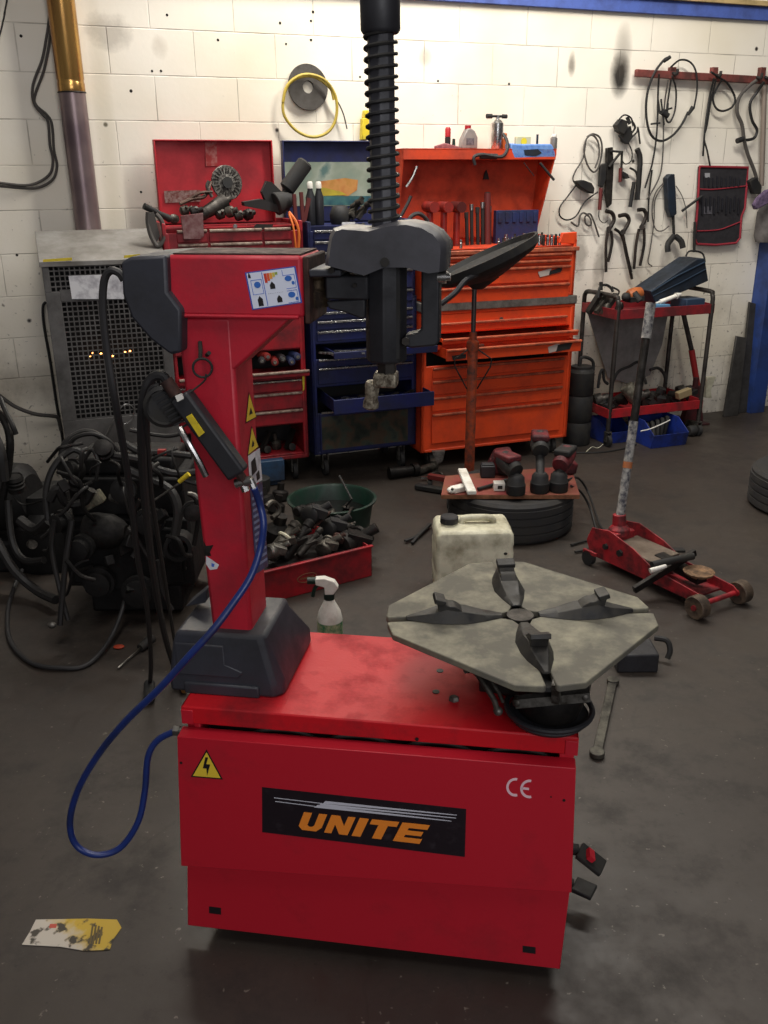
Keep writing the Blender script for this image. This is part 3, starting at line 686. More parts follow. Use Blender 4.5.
# black rails under the slots, rotor, cylinders
m = MB(T_)
m.box(-.27, .27, -.022, .022, ZP-.028, ZP-.016); m.box(-.022, .022, -.27, .27, ZP-.028, ZP-.016)
m.build('slide_rail', BLKM, mc, bev=.002)
m = MB(T_); m.lathe((0, 0, ZT), (0, 0, 1), [(.07, 0), (.07, .03), (.10, .035), (.10, .055), (.06, .06), (.055, ZP-ZT-.03)], 32); m.build('gearbox_hub', GREASE, mc)
rcn = M.hz(549, 707, ZT+.03)
m = MB(M); m.ring(rcn, (0, 0, 1), .088, .006, 44); m.lathe(rcn-Vector((0, 0, .022)), (0, 0, 1), [(.06, -.007), (.078, 0), (.084, .008), (.080, .014), (.05, .016)], 40); m.build('rotor_ring', BLK, mc)
m = MB(M); m.lathe(rcn-Vector((0, 0, .0)), (0, 0, 1), [(.06, -.01), (.07, .02), (.075, .06), (.06, .10)], 24); m.bar(rcn+Vector((-.14, .03, .06)), rcn+Vector((.08, .0, .07)), .10, .05); m.build('rotor_housing', GREASE, mc, bev=.004)
m = MB(T_)
for k in range(2):
    g = PI/4 + k*PI; c_, s_ = math.cos(g), math.sin(g); d_ = Vector((-s_, c_, 0)); c0 = Vector((c_*.10, s_*.10, ZP-.052))
    m.cyl(c0-d_*.12, c0+d_*.12, .026, n=20)
    for e in (-1, 1): m.cyl(c0+d_*.12*e, c0+d_*.135*e, .03, n=20)
m.build('air_cylinder', mat('cylinder_alloy', '55545a', .35, .7, dirt='22201e', amt=.6, scale=30), mc)
m = MB(T_)
for k in range(4):
    g = PI/4+k*PI/2; c_, s_ = math.cos(g), math.sin(g)
    m.bar((c_*.06, s_*.06, ZP-.04), (c_*.20, s_*.20, ZP-.026), .03, .012)
    m.cyl((c_*.19, s_*.19, ZP-.055), (c_*.19, s_*.19, ZP-.016), .011, n=6)
m.build('link_arm', DSTEEL, mc, bev=.002)
m = MB(M); m.tpx([(465, 672, -.02), (472, 668, -.02), (484, 672, .0), (497, 690, 0), (503, 702, 0)], .004); m.tpx([(476, 672, .0), (484, 684, .0), (494, 700, 0), (497, 711, 0)], .006); m.build('air_line', ALU, mc)
m = MB(M)
for x, y in ((498, 711), (517, 702), (585, 696)): m.ball(h(x, y, -.03 if x > 510 else 0), .010)
m.bar(h(515, 702, -.028), h(590, 695, -.028), .018, .02); m.bar(h(556, 682, -.06), h(556, 700, -.045), .014, .02); m.build('link_bolt', STEEL, mc)
# four clamping jaws, each set along its slot
JAWB = mat('jaw_black', '262626', .4, .4, dirt='3a3834', amt=.5, scale=30, bump=.15)
def jaw(k):
    g = k*PI/2; R = Matrix.Rotation(g, 4, 'Z'); J = Fr(); J.M = T_.M @ R @ Matrix.Translation((0, 0, ZP)); J.I = J.M.inverted(); J.th = T_.th+g
    m = MB(J)
    st = [(.040, .012, .004), (.08, .026, .010), (.12, .036, .020), (.165, .034, .028), (.195, .028, .018), (.25, .007, .006)]
    vs = []; fs = []
    for x, w_, z_ in st: vs += [(x, -w_, 0), (x, -w_*.55, z_), (x, w_*.55, z_), (x, w_, 0)]
    for i in range(len(st)-1):
        for j in range(4): a = i*4+j; b2 = i*4+(j+1) % 4; fs.append((a, b2, b2+4, a+4))
    fs += [(0, 1, 2, 3), tuple(len(vs)-4+j for j in range(4))]; m.add(vs, fs)
    jb = m.build('jaw', JAWB, mc, bev=.0015)
    m = MB(J)
    m.prism([(.125, -.018, .018), (.180, -.018, .022), (.185, -.018, .042), (.176, -.018, .050), (.170, -.018, .040), (.156, -.018, .034), (.148, -.018, .034), (.140, -.018, .030)], (0, .036, 0))
    m.obox((.178, 0, .045), (.024, .042, .011), rotm(y=-18))
    m.build('jaw_hook', JAWB, jb, bev=.0015)
for k in range(4): jaw(k)
# pedals at the right end
for x, y, x2, y2, v in ((579, 850, 603, 869, .10), (574, 884, 594, 893, .24)):
    m = MB(M); a_, b_ = h(x, y, v), h(x2, y2, v-.02); m.bar(a_, b_, .05, .012); m.bar(a_, (.80, v, a_.z+.005), .02, .02)
    m.build('pedal', BLKM, mc, bev=.003)
p = h(588, 853, .09); MB(M).bar(p, (p.x+.012, p.y, p.z-.010), .03, .012).build('pedal_mark', RED, mc)
m = MB(M); q0 = h(174, 730.5, .03); m.cyl(q0, (q0.x+.045, .03, q0.z), .009, n=10); m.cyl(q0, (q0.x+.014, .03, q0.z), .012, n=6); m.build('air_inlet', STEEL, mc)

# ---------------------------------------------------------------- inflator and hoses hanging on the column
ig = thing('tyre_inflator', tuple(h(205, 470, .0)), 'black handheld tyre inflator with round gauge hung on the red column', 'inflator', fr=M)
IV = .045
m = MB(M); a, b_ = h(181, 395, IV), h(239, 474, IV)
m.bar(a, b_, .042, .036, up=(0, 1, 0)); m.build('body', BLK, ig, bev=.006)
m = MB(M); ca = h(168, 404, IV+.02); R = rotm(y=0)
m.lathe(h(166, 405, IV+.035), Vector((.25, -.9, .1)), [(.036, 0), (.041, .006), (.041, .014), (.037, .017), (.041, .02), (.041, .028), (.034, .034), (.03, .03)], 28); m.build('gauge', BLKM, ig)
m = MB(M)
for i in range(9): 
    a2 = h(152+i*3.2, 396+i*4.2, IV+.0); m.bar(a2, a2+Vector((.022, 0, .012)), .004, .004)
m.build('gauge_ribs', RUB, ig)
m = MB(M); m.tpx([(180, 428, IV-.02), (187, 441, IV-.03), (198, 460, IV-.03), (206, 476, IV-.025)], .0065, n=8); m.build('trigger_lever', CHROME, ig)
m = MB(M); m.ppx([(186, 417), (191, 414), (204, 433), (199, 437)], IV-.024, .004); m.build('label', YEL, ig, label='yellow label')
m = MB(M); m.ppx([(175, 396), (181, 394), (183, 399), (177.5, 402)], IV-.026, .006); m.build('tag', WHITE, ig, label='white tag')
m = MB(M); m.cyl(h(166, 380, IV), h(176, 395, IV), .013, n=12); m.cyl(h(238, 472, IV), h(245, 482, IV), .010, n=8); m.builds('brass_fitting', SHOE, ig)
m = MB(M)
m.cyl(h(236, 484, IV), h(252, 480, IV), .010, n=10); m.cyl(h(241, 478, IV), h(246, 491, IV), .0085, n=6); m.cyl(h(250, 479, IV), h(256, 492, IV), .008, n=8)
m.build('hose_coupling', CHROME, ig)
m = MB(M); rc = h(202.5, 368, .06); m.ring(rc, (.3, -1, 0), .018, .0025, 22); m.tpx([(206, 374, .05), (205, 380, .05), (196, 388, .05), (183, 397, .03)], .0018); m.tpx([(200, 342, .085), (200.5, 352, .07), (200, 360, .065)], .004)
m.cyl(h(207, 355, .09), h(209, 353, .07), .004)
m.build('hanging_wire', BLKM, ig)
# blue air hose to the machine
m = MB(M)
m.tpx([(254, 488, .04), (260, 505, .05), (263.5, 525, .04), (260, 550, .03), (250, 578, .0), (232, 605, -.03), (213, 630, -.06), (190, 655, -.08), (160, 688, -.09), (125, 722, -.08), (98, 755, -.06), (78, 790, -.05), (70, 822, -.05), (76, 845, -.05), (96, 855, -.05), (120, 848, -.03), (138, 822, -.01), (145, 790, .01), (148, 757, .02), (158, 740, .03), (176, 731, .03)], .0075, n=10)
m.build('air_hose', HOSEB, label='blue air hose looping from the inflator down to the left end of the red machine', cat='hose')
def hose(pts, r, label, mt=CABLEG, cat='hose', n=9): return MB(M).tpx(pts, r, n=n).build('rubber_hose', mt, label=label, cat=cat)
HB = mat('hose_black', '222122', .6)
HB = mat('hose_black', '222122', .6)
def back_to_floor(pts, end, vs):
    """points that lean back from the machine to the floor behind it"""
    ve = M.hz(end[0], end[1], .02).y; y0 = next(p[1] for p in pts if p[1] > 400)
    return [(x, y, vs if y <= 400 else vs+(ve-vs)*((y-400)/(end[1]-400))**1.5) for x, y in pts]+[(end[0], end[1], ve)]
m = MB(M); m.tpx(back_to_floor([(124, 280), (119, 273), (110, 271), (104, 282), (103, 310), (107, 350), (115, 400), (124, 450), (132, 505), (138, 560), (146, 600), (150, 640), (151, 665)], (150, 684), .12), .0078, n=9); o = m.build('power_cable', HB, label='black cable hanging from the rear guard of the machine to a plug on the floor', cat='cable')
m = MB(M); m.cyl(M.hz(149.5, 684, .02), M.hz(149, 700, .02), .02); m.build('plug', BLKM, o)
m = MB(M); m.tpx(back_to_floor([(170, 388), (163, 376), (152, 378), (145, 392), (142, 420), (143, 470), (148, 530), (156, 590), (166, 640)], (178, 678), .10), .010, n=9); o = m.build('rubber_hose', HB, label='thick black hose dropping from the inflator gauge to the floor behind the machine', cat='hose')
MB(M).cyl(M.hz(179, 680, .02), M.hz(185, 690, .02), .014, n=8).build('brass_end', mat('brass_dull', '8a6a3a', .4, .7), o)
m = MB(M); m.tpx(back_to_floor([(160, 386), (151, 390), (147, 410), (148, 450), (152, 500), (160, 550), (168, 600)], (176, 650), .08), .0065, n=9); m.build('rubber_hose', HB, label='thinner black hose hanging left of the red column', cat='hose')
MB(ID).tube([atz(141, 560)+Vector((0, 0, .42)), atz(134, 615)+Vector((0, 0, .2)), atz(118, 640)+Vector((0, 0, .06)), atz(90, 663, .012), atz(60, 668, .012), atz(30, 662, .012), atz(10, 640, .012), atz(8, 610, .012), atz(14, 588, .03), atz(22, 570, .05)], .009, n=9).build('floor_cable', HB, label='black cable sweeping over the floor in front of the dark engine', cat='cable')
# ================================================================ tool chests along the wall
def wh(x, y, d): return W.hit(x, y, -d)
def strip_handle(name, mt, pts, d, parent, hh=.012):
    pass
def chest(name, label, mt, u0, u1, d0, d1, z0, z1, casters, open_=()):
    t = thing(name, ((u0+u1)/2, -(d0+d1)/2, 0 if casters else z0), label, 'tool chest', fr=W)
    m = MB(W); T = .018
    m.box(u0, u0+.02, -d1, -d0, z0, z1); m.box(u1-.02, u1, -d1, -d0, z0, z1); m.box(u0, u1, -d0-.01, -d0, z0, z1)
    m.box(u0, u1, -d1, -d0, z0, z0+T)
    if casters: m.box(u0, u1, -d1, -d0, z1-T, z1)
    zc_ = z1-(.018 if casters else .05)
    m.box(u0, u0+.03, -d1, -d1+.02, z0, zc_); m.box(u1-.03, u1, -d1, -d1+.02, z0, zc_)
    zz = z0+.002
    for a_, b_ in list(open_)+[(zc_, zc_)]:
        if a_ > zz: m.box(u0+.02, u1-.02, -d1+.004, -d1+.02, zz, a_)
        zz = b_
    m.build('body', mt, t, bev=.004)
    MB(W).box(u0+.03, u1-.03, -d1+.30 if d1-d0 > .35 else -d0-.06, -d0-.02, z0+T, z1-T-(0 if casters else .06)).build('shade_fill', BLKM, t)  # black block painting the shade inside the chest behind open drawers
    if casters:
        for u in (u0+.08, u1-.08):
            for d in (d0+.07, d1-.06):
                m = MB(W); m.cyl((u-.012, -d, .052), (u+.012, -d, .052), .05, n=20); c_ = m.build('caster', RUB, t)
                m = MB(W); m.box(u-.02, u-.014, -d-.02, -d+.02, .045, z0); m.box(u+.014, u+.02, -d-.02, -d+.02, .045, z0); m.box(u-.035, u+.035, -d-.035, -d+.035, z0-.006, z0); m.build('fork', STEEL, c_, bev=.001)
    return t
def drawer(t, mt, u0, u1, z0, z1, d, depth=.0, handle=True, hm=None):
    """one drawer; depth > 0 when it stands pulled out in front of the face at distance d"""
    f = d+depth+.012
    m = MB(W); m.box(u0, u1, -f, -f+.012, z0+.003, z1-.003)
    if depth > .02:
        m.box(u0+.01, u0+.016, -f+.01, -d+.18, z0+.012, z1-.006); m.box(u1-.016, u1-.01, -f+.01, -d+.18, z0+.012, z1-.006); m.box(u0+.01, u1-.01, -f+.01, -d+.18, z0+.010, z0+.016)
    dr = m.build('drawer', mt, t, bev=.0025)
    if handle:
        m = MB(W); m.prism([(u0+.002, -f-.001, z1-.018), (u0+.002, -f-.014, z1-.012), (u0+.002, -f-.014, z1-.003), (u0+.002, -f, z1)], (u1-u0-.004, 0, 0)); m.build('handle', hm or CHROME, dr, bev=.001)
    return dr

# ---------------------------------------------------------------- red chest pair
D = .45
z_ = lambda x, y, d=D: wh(x, y, d).z
RU0, RU1 = wh(163, 240, D).x, wh(303, 240, D).x
zt_ = wh(230, 222, D).z; zj = 1.10
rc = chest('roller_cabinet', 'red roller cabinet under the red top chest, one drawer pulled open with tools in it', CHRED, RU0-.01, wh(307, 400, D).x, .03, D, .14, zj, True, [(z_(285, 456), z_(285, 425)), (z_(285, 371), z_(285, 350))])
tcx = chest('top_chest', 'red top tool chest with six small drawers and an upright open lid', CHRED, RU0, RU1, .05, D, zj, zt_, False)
HL = mat('handle_cream', 'b8a898', .35, .4, dirt='6a5048', amt=.5, scale=30)
cols_ = [wh(x, 240, D).x for x in (177, 207.5)], [wh(x, 240, D).x for x in (209.5, 262)], [wh(x, 240, D).x for x in (264, 291)]
za, zb2, zc2, zd2 = z_(235, 228.5), z_(235, 241.5), z_(235, 253), 1.13
for a_, b_ in cols_:
    drawer(tcx, CHRED, a_, b_, zb2, za, D-.006, hm=HL); drawer(tcx, CHRED, a_, b_, zc2, zb2-.004, D-.006, hm=HL)
ua_, ub_ = cols_[0][0], cols_[2][1]
drawer(tcx, CHRED, ua_, ub_, 1.255, zc2-.004, D-.006, hm=HL); drawer(tcx, CHRED, ua_, ub_, 1.12, 1.25, D-.006, hm=HL)
m = MB(W); pc = wh(235, 226, D); m.cyl(pc, (pc.x, pc.y-.008, pc.z), .011); m.build('lock', CHROME, tcx)
m = MB(W); m.ppx([(254, 226), (257, 224), (273, 224.5), (272, 230), (255, 229.5)], -D-.002, .003); m.build('maker_plate', BLKM, tcx)
m = MB(W); lt, lb = wh(152.5, 139.5, .09), wh(156, 212, .09); rt = wh(271, 138.5, .09)
m.box(lt.x, rt.x, -.075, -.065, zt_-.02, lt.z); m.box(lt.x, lt.x+.008, -.12, -.065, zt_-.02, lt.z); m.box(rt.x-.008, rt.x, -.12, -.065, zt_-.02, lt.z); m.box(lt.x, rt.x, -.12, -.065, lt.z-.008, lt.z)
m.build('chest_lid', CHREDIN, tcx, bev=.003)
m = MB(W); m.ppx([(205, 140.5), (216.5, 140.5), (217.5, 166), (206, 166)], -.08, .005); m.build('lid_label', mat('label_pink', 'b87a74', .5, dirt='982a2a', amt=.7, scale=30), tcx, label='faded pale label strip')
m = MB(W); m.ppx([(164, 191), (200, 190), (200.5, 201.5), (165, 203)], -.085, .005); m.build('lid_plate', mat('label_silver', '9a8a84', .4, .3, dirt='6a3a34', amt=.6, scale=50), tcx, label='worn silver label plate')
# roller cabinet drawers
ru0, ru1 = RU0+.01, wh(302, 400, D).x
def zy(y, x=285, d=D): return wh(x, y, d).z
drawer(rc, CHRED, ru0, ru1, zy(349), zj-.03, D-.004, hm=HL)
od = drawer(rc, CHRED, ru0, wh(309, 373, D+.05).x, zy(378, 285, D+.06), zy(371, 285, D+.06), D, .05, hm=HL)
drawer(rc, CHRED, ru0, ru1, zy(409), zy(392), D-.004, hm=HL); drawer(rc, CHRED, ru0, ru1, zy(424), zy(409.5), D-.004, hm=HL)
drawer(rc, CHRED, ru0, ru1, zy(391), zy(379), D-.004, False)
m = MB(W); m.box(ru0, ru1, -D+.01, -.05, zy(456), zy(456)+.01); m.box(RU0, ru1+.02, -D-.002, -D+.015, .145, zy(456)); m.build('shelf', CHRED, rc, bev=.002)
m = MB(W); m.ppx([(302, 373), (304.5, 373), (304.5, 389), (303, 391)], -D-.01, .004); m.build('tag', YEL, rc, label='yellow green tag')
# screwdrivers lying in the open drawer
SCR = [mat('grip_dark', '2a2426', .4), mat('grip_red', '7a2420', .4), mat('grip_blue', '2a3050', .4)]
for i, (x, y, k) in enumerate(((262, 361, 0), (275, 362.5, 1), (292, 362, 2), (283, 359, 0), (298, 357, 2), (268, 357, 1))):
    m = MB(W); p = wh(x, y, D+.045); m.lathe(p, Vector((.25-.1*i, 1, .02)), [(.010, 0), (.021, .004), (.023, .03), (.017, .045), (.023, .06), (.022, .10), (.008, .11)], 14)
    o = m.build('screwdriver', SCR[k], label='%s screwdriver handle lying in the open red drawer, %s' % (('black', 'dull red', 'dark blue')[k], ('at the left end', 'left of centre', 'front right', 'behind the middle', 'in the right corner', 'at the back left')[i]), cat='screwdriver', group='screwdrivers in the red drawer')
    m = MB(W); m.cyl(p, p+Vector((0, -.004, 0)), .010); m.build('end_cap', CHROME, o)
# oddments in the open bottom of the red cabinet
JM = [GREASE, ALU, DSTEEL]
for i in range(7):
    p = Vector((ru1-.06-.075*i, -D+.08+.05*(i % 2), zy(456)+.03)); m = MB(W)
    if i % 2: m.lathe(p-Vector((0, 0, .02)), (random.uniform(-.4, .4), -.2, 1), [(.02, 0), (.03, .01), (.03, .05), (.012, .06), (.012, .11)], 14)
    else: m.bar(p+Vector((-.03, 0, -.01)), p+Vector((.03, .03, .10)), .03, .02); m.cyl(p, p+Vector((0, -.04, .01)), .022)
    m.build('metal_part', JM[i % 3], label='dark metal part inside the open bottom of the red cabinet, %s' % ('nearest the right edge', 'second from the right edge', 'third from the right edge', 'fourth from the right edge', 'fifth from the right edge', 'sixth from the right edge', 'deepest to the left')[i], cat='metal part', group='parts in the red cabinet')

# things on the red top chest (standing in its open top)
zr = zt_+.002
def on(x, d, z=None): return wh(x, 222, d).x
MB(W).box(RU0+.01, RU1-.01, -D+.006, -.13, zt_-.03, zt_-.024).build('top_tray', CHRED, tcx)
m = MB(W); c0 = wh(226, 183, .22); ax_ = Vector((.25, -1, .12))
gd = m.lathe(c0, ax_, [(.012, 0), (.045, -.002), (.050, .004), (.088, .006), (.092, .010), (.088, .014), (.04, .012), (.012, .02)], 36).build('air_gauge_dial', mat('dial_silver', 'a8a49c', .3, .7, dirt='3a3634', amt=.75, scale=60), label='round silver ribbed disc propped against the red lid', cat='disc')
m = MB(W)
for i in range(24):
    g = 2*PI*i/24; e1 = ax_.normalized().cross(Vector((0, 0, 1))).normalized(); e2 = ax_.normalized().cross(e1); n_ = e1*math.cos(g)+e2*math.sin(g)
    m.bar(c0+n_*.052+ax_.normalized()*.014, c0+n_*.078+ax_.normalized()*.014, .005, .004)
m.build('ribs', DSTEEL, gd); MB(W).cyl(c0+ax_.normalized()*.012, c0+ax_.normalized()*.024, .03).build('hub', BLKM, gd)
m = MB(W); m.tpx([(180, 204, -.38), (192, 199, -.36), (205, 196, -.34), (211, 182, -.3)], .010); m.tpx([(188, 200, -.36), (200, 193, -.36), (212, 192, -.34)], .008)
m.build('bent_pipe', mat('pipe_brown', '5a443a', .4, .5, dirt='2a2220', amt=.5), label='bent brown metal pipe lying on top of the red chest', cat='pipe')
m = MB(W); a_ = wh(144, 206, .40); b_ = wh(170, 219, .36); m.cyl(a_, a_+(b_-a_)*.55, .017, .015, n=14); m.cyl(a_+(b_-a_)*.5, b_, .013, .02); hm = m.build('ratchet_wrench', BLKM, label='black handled wrench sticking out left from the red chest top', cat='wrench')
MB(W).ball(b_+Vector((.02, 0, 0)), (.03, .02, .025)).build('head', STEEL, hm)
m = MB(W); m.tpx([(148, 212, -.42), (148, 224, -.42), (152, 238, -.43), (158, 246, -.44), (164, 238, -.44), (162, 222, -.43), (156, 214, -.42)], .012); m.ppx([(148, 214), (154, 212), (160, 236), (156, 244), (149, 232)], -.43, .03); m.build('pipe_bracket', CABLEG, label='grey loop of bracket hanging at the left corner of the red chest', cat='bracket')
m = MB(W); m.ppx([(181, 216), (203, 213), (204, 236), (200, 239), (184, 239)], -D-.03, .025); m.build('plastic_pouch', mat('pouch_smoke', '8a6a68', .3, dirt='6a3a3a', amt=.5, scale=30), label='cloudy plastic pouch hanging over the front of the red top chest', cat='pouch')
m = MB(W); a_ = wh(203, 214, .36); b_ = wh(224, 202, .30); m.cyl(a_, b_, .03, .045, n=18); m.ball(a_, .034); m.cyl(b_, b_+(b_-a_)*.25, .02, .018); g_ = m.build('air_drill', DSTEEL, label='grey metal air tool lying in front of the silver disc', cat='air tool')
m = MB(W); m.tpx([(212, 197, -.34), (207, 187, -.34), (209, 181, -.34)], .009); m.build('trigger', CABLEG, g_)
for i, (x, y, r_) in enumerate(((231, 213, .03), (240, 217, .026), (196, 213, .028), (186, 212, .026), (222, 216, .024), (250, 216, .03))):
    m = MB(W); p = wh(x, y, .34+.02*(i % 3)); m.lathe(p-Vector((.03, 0, .0)), Vector((1, .2*i-.5, .3)), [(r_*.6, 0), (r_, .01), (r_, .04), (r_*.5, .045), (r_*.5, .07)], 14); m.cyl(p, p+Vector((.0, -.03, .03)), .008)
    m.build('fitting', JM[(i+1) % 3], label='small %s metal fitting on the red chest top, %s' % (('bright', 'dark', 'greasy')[i % 3], ('below the silver disc', 'right of the silver disc', 'left of the grey air tool', 'behind the plastic pouch', 'under the grey air tool', 'beside the black funnel')[i]), cat='fitting', group='fittings on the red chest')
# black cone and tube
m = MB(W); a_ = wh(276, 204, .34); m.lathe(a_, Vector((.55, .1, .15))*-1, [(.02, -.12), (.05, -.06), (.062, .0), (.058, .004)], 22)
m.prism([wh(262, 192, .32), wh(267, 181, .32), wh(272, 182, .32), wh(289, 199, .32), wh(290, 211, .32), wh(268, 206, .32)], (0, .05, 0)); m.prism([wh(244, 202, .36), wh(262, 199, .36), wh(288, 209, .36), wh(286, 214, .36), wh(245, 206, .36)], (0, .08, 0))
m.build('rubber_boot', RUB, label='black rubber funnel lying on the right end of the red chest', cat='funnel')
m = MB(W); a_, b_ = wh(286, 190, .30), wh(306, 162, .30); m.lathe(a_, b_-a_, [(.03, -.0), (.045, .01), (.045, (b_-a_).length-.01), (.035, (b_-a_).length)], 24); m.cyl(wh(281, 196, .3), a_, .014)
m.build('black_cylinder', RUB, label='black ribbed cylinder standing tilted between the red and blue chests', cat='cylinder')
m = MB(W); m.tpx([(289, 212, -.44), (296, 222, -.47), (299, 235, -.48), (298, 252, -.48)], .008); m.tpx([(289, 214, -.45), (293, 226, -.48), (295, 240, -.49), (296, 252, -.49)], .006); m.build('orange_hose', ORG2, label='orange hose hanging in the gap between the red and blue chests', cat='hose')
for i, (x, y, x2, y2) in enumerate(((294, 194, 296, 222), (301, 192, 303, 222), (309, 198, 304, 222))):
    m = MB(W); m.bar(wh(x, y, .40), wh(x2, y2, .40), .018, .02); m.build('red_grip', mat('grip_maroon', '5e2422', .5), label='dull red grip standing between the red and blue chests, %s' % ('leftmost', 'middle', 'rightmost')[i], cat='grip', group='red grips between the chests')

# ---------------------------------------------------------------- blue chest pair
BD = .46
BU0, BU1 = wh(307, 240, BD).x, .047
zbt = wh(340, 221, BD).z; zbj = 1.06
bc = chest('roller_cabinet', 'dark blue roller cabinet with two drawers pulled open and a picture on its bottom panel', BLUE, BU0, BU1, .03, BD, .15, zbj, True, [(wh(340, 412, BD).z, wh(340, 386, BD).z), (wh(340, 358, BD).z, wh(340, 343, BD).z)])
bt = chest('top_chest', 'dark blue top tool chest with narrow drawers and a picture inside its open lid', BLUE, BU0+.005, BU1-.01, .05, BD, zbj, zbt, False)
bz = lambda y, x=318, d=BD: wh(x, y, d).z
du0, du1 = wh(312, 240, BD).x+.01, BU1-.03
for y0, y1 in ((230, 240), (241, 251), (252, 271), (272, 292), (293, 306)): drawer(bt, BLUE, du0, du1, bz(y1), bz(y0), BD-.006)
m = MB(W); m.ppx([(342, 222.2), (355, 222), (355, 227), (342, 227.5)], -BD-.002, .003); m.build('label', PAPER, bt, label='small white label')
m = MB(W); pc = wh(363, 224.5, BD); m.cyl(pc, (pc.x, pc.y-.008, pc.z), .010); m.build('lock', CHROME, bt)
for y0, y1 in ((312, 320), (321, 330), (331, 342)): drawer(bc, BLUE, du0, du1, bz(y1), bz(y0), BD-.006)
drawer(bc, BLUE, du0, du1, bz(385), bz(368), BD-.006); drawer(bc, BLUE, du0, du1, bz(367), bz(359), BD-.006, False)
ex1, ex2 = .17, .20
drawer(bc, BLUE, wh(333.5, 355, BD+ex1).x, wh(437, 350, BD+ex1).x, wh(334, 360, BD+ex1).z, wh(334, 352, BD+ex1).z, BD, ex1, False)
drawer(bc, BLUE, wh(333, 400, BD+ex2).x, wh(433.5, 400, BD+ex2).x, wh(334, 415, BD+ex2).z, wh(334, 399.5, BD+ex2).z, BD, ex2, False)
m = MB(W); m.box(du0, du1, -BD-.012, -BD+.004, bz(453), bz(414)); pn = m.build('bottom_drawer', BLUE, bc, bev=.002)
m = MB(W); m.box(du0+.01, du1-.02, -BD-.018, -BD-.008, bz(413.8), bz(412)); m.build('handle', CHROME, pn)
def picture_mat(name, base, cs, sc):
    m, nt, b = nodes_for(name); L = nt.links.new
    tc = nt.nodes.new('ShaderNodeTexCoord'); n = N(nt, 'TexNoise', Scale=sc, Detail=6.0); L(tc.outputs['Object'], n.inputs['Vector'])
    r = nt.nodes.new('ShaderNodeValToRGB'); e = r.color_ramp.elements; e[0].position = .3; e[0].color = lin(cs[0]); e[1].position = .7; e[1].color = lin(cs[-1])
    for i, c_ in enumerate(cs[1:-1]): x = e.new(.3+.4*(i+1)/(len(cs)-1)); x.color = lin(c_)
    L(n.outputs['Fac'], r.inputs['Fac']); L(r.outputs['Color'], b.inputs['Base Color']); b.inputs['Roughness'].default_value = .3
    return m
m = MB(W); m.box(du0+.008, du1-.03, -BD-.0135, -BD-.0115, bz(450), bz(417)); m.build('picture_panel', picture_mat('panel_print', '', ('1c211e', '2c332c', '4a3c30', '3a443a', '22282c'), 9), pn, smooth=False, label='dark printed landscape panel')
# blue lid with picture
m = MB(W); lt = wh(281, 140.5, .09); rt = wh(393, 141, .09)
m.box(lt.x, rt.x, -.075, -.065, zbt-.02, lt.z); m.box(lt.x, lt.x+.008, -.12, -.065, zbt-.02, lt.z); m.box(rt.x-.008, rt.x, -.12, -.065, zbt-.02, lt.z); m.box(lt.x, rt.x, -.12, -.065, lt.z-.008, lt.z)
m.build('chest_lid', BLUE, bt, bev=.003)
m = MB(W); m.ppx([(283, 162), (394, 162), (394, 206), (285, 206)], -.078, .002); pp = m.build('lid_picture', picture_mat('lid_print', '', ('54685c', '7c8c80', '8a9484', '9aa294', '5a7470'), 6), bt, smooth=False, label='printed picture on green and grey ground')
m = MB(W); m.ppx([(316, 182), (330, 180), (345, 178), (358, 180), (357, 190), (348, 196), (330, 195), (318, 193)], -.0795, .001); m.build('print_patch', picture_mat('patch_orange', '', ('b06a3a', 'c08a50', 'a87a3a'), 14), pp, smooth=False)
m = MB(W); m.ppx([(316, 187), (326, 188), (342, 192), (347, 195), (320, 196)], -.0805, .001); m.build('print_patch', picture_mat('patch_yellow', '', ('b8a83a', 'a8943a', '8a8a3a'), 14), pp, smooth=False)
m = MB(W); m.ppx([(312, 196), (372, 196), (372, 205), (312, 205)], -.0795, .001); m.build('print_patch', picture_mat('patch_teal', '', ('3a6468', '2a4a58', '4a7470'), 9), pp, smooth=False)
MB(W).box(BU0+.015, BU1-.02, -BD+.006, -.13, zbt-.03, zbt-.024).build('top_tray', BLUE, bt)
# bottles and things on the blue chest
def bottle(fr, p, r, hgt, body, cap, label, capr=.5, caph=.2, cat='bottle', group=None, neck=.75):
    m = MB(fr); hb = hgt*(1-caph)
    m.lathe(p, (0, 0, 1), [(r*.9, 0), (r, .005), (r, hb*neck), (r*capr, hb*.95), (r*capr, hb)], 20); o = m.build('bottle', body, label=label, cat=cat, group=group)
    m = MB(fr); m.lathe((p[0], p[1], p[2]+hb), (0, 0, 1), [(r*capr*1.1, 0), (r*capr*1.1, hgt*caph*.8), (r*capr*.7, hgt*caph)], 16); m.build('cap', cap, o); return o
for i, x in enumerate((311, 319.5)):
    p = wh(x, 219, .38); bottle(W, (p.x, -.38, zbt-.022), .026, wh(x, 181, .38).z-zbt+.02, BLK, WHITE, 'black %s with white cap standing in the blue chest top, %s' % ('bottle', ('the left one', 'the right one')[i]), .55, .16, group='black bottles in the blue chest')
m = MB(W); p = wh(340, 214, .34); m.lathe((p.x, p.y, zbt-.022), (0, 0, 1), [(.05, 0), (.055, .01), (.06, .05), (.045, .09), (.03, .10)], 20); m.build('dark_cup', BLKM, label='round dark cup in the blue chest top', cat='cup')
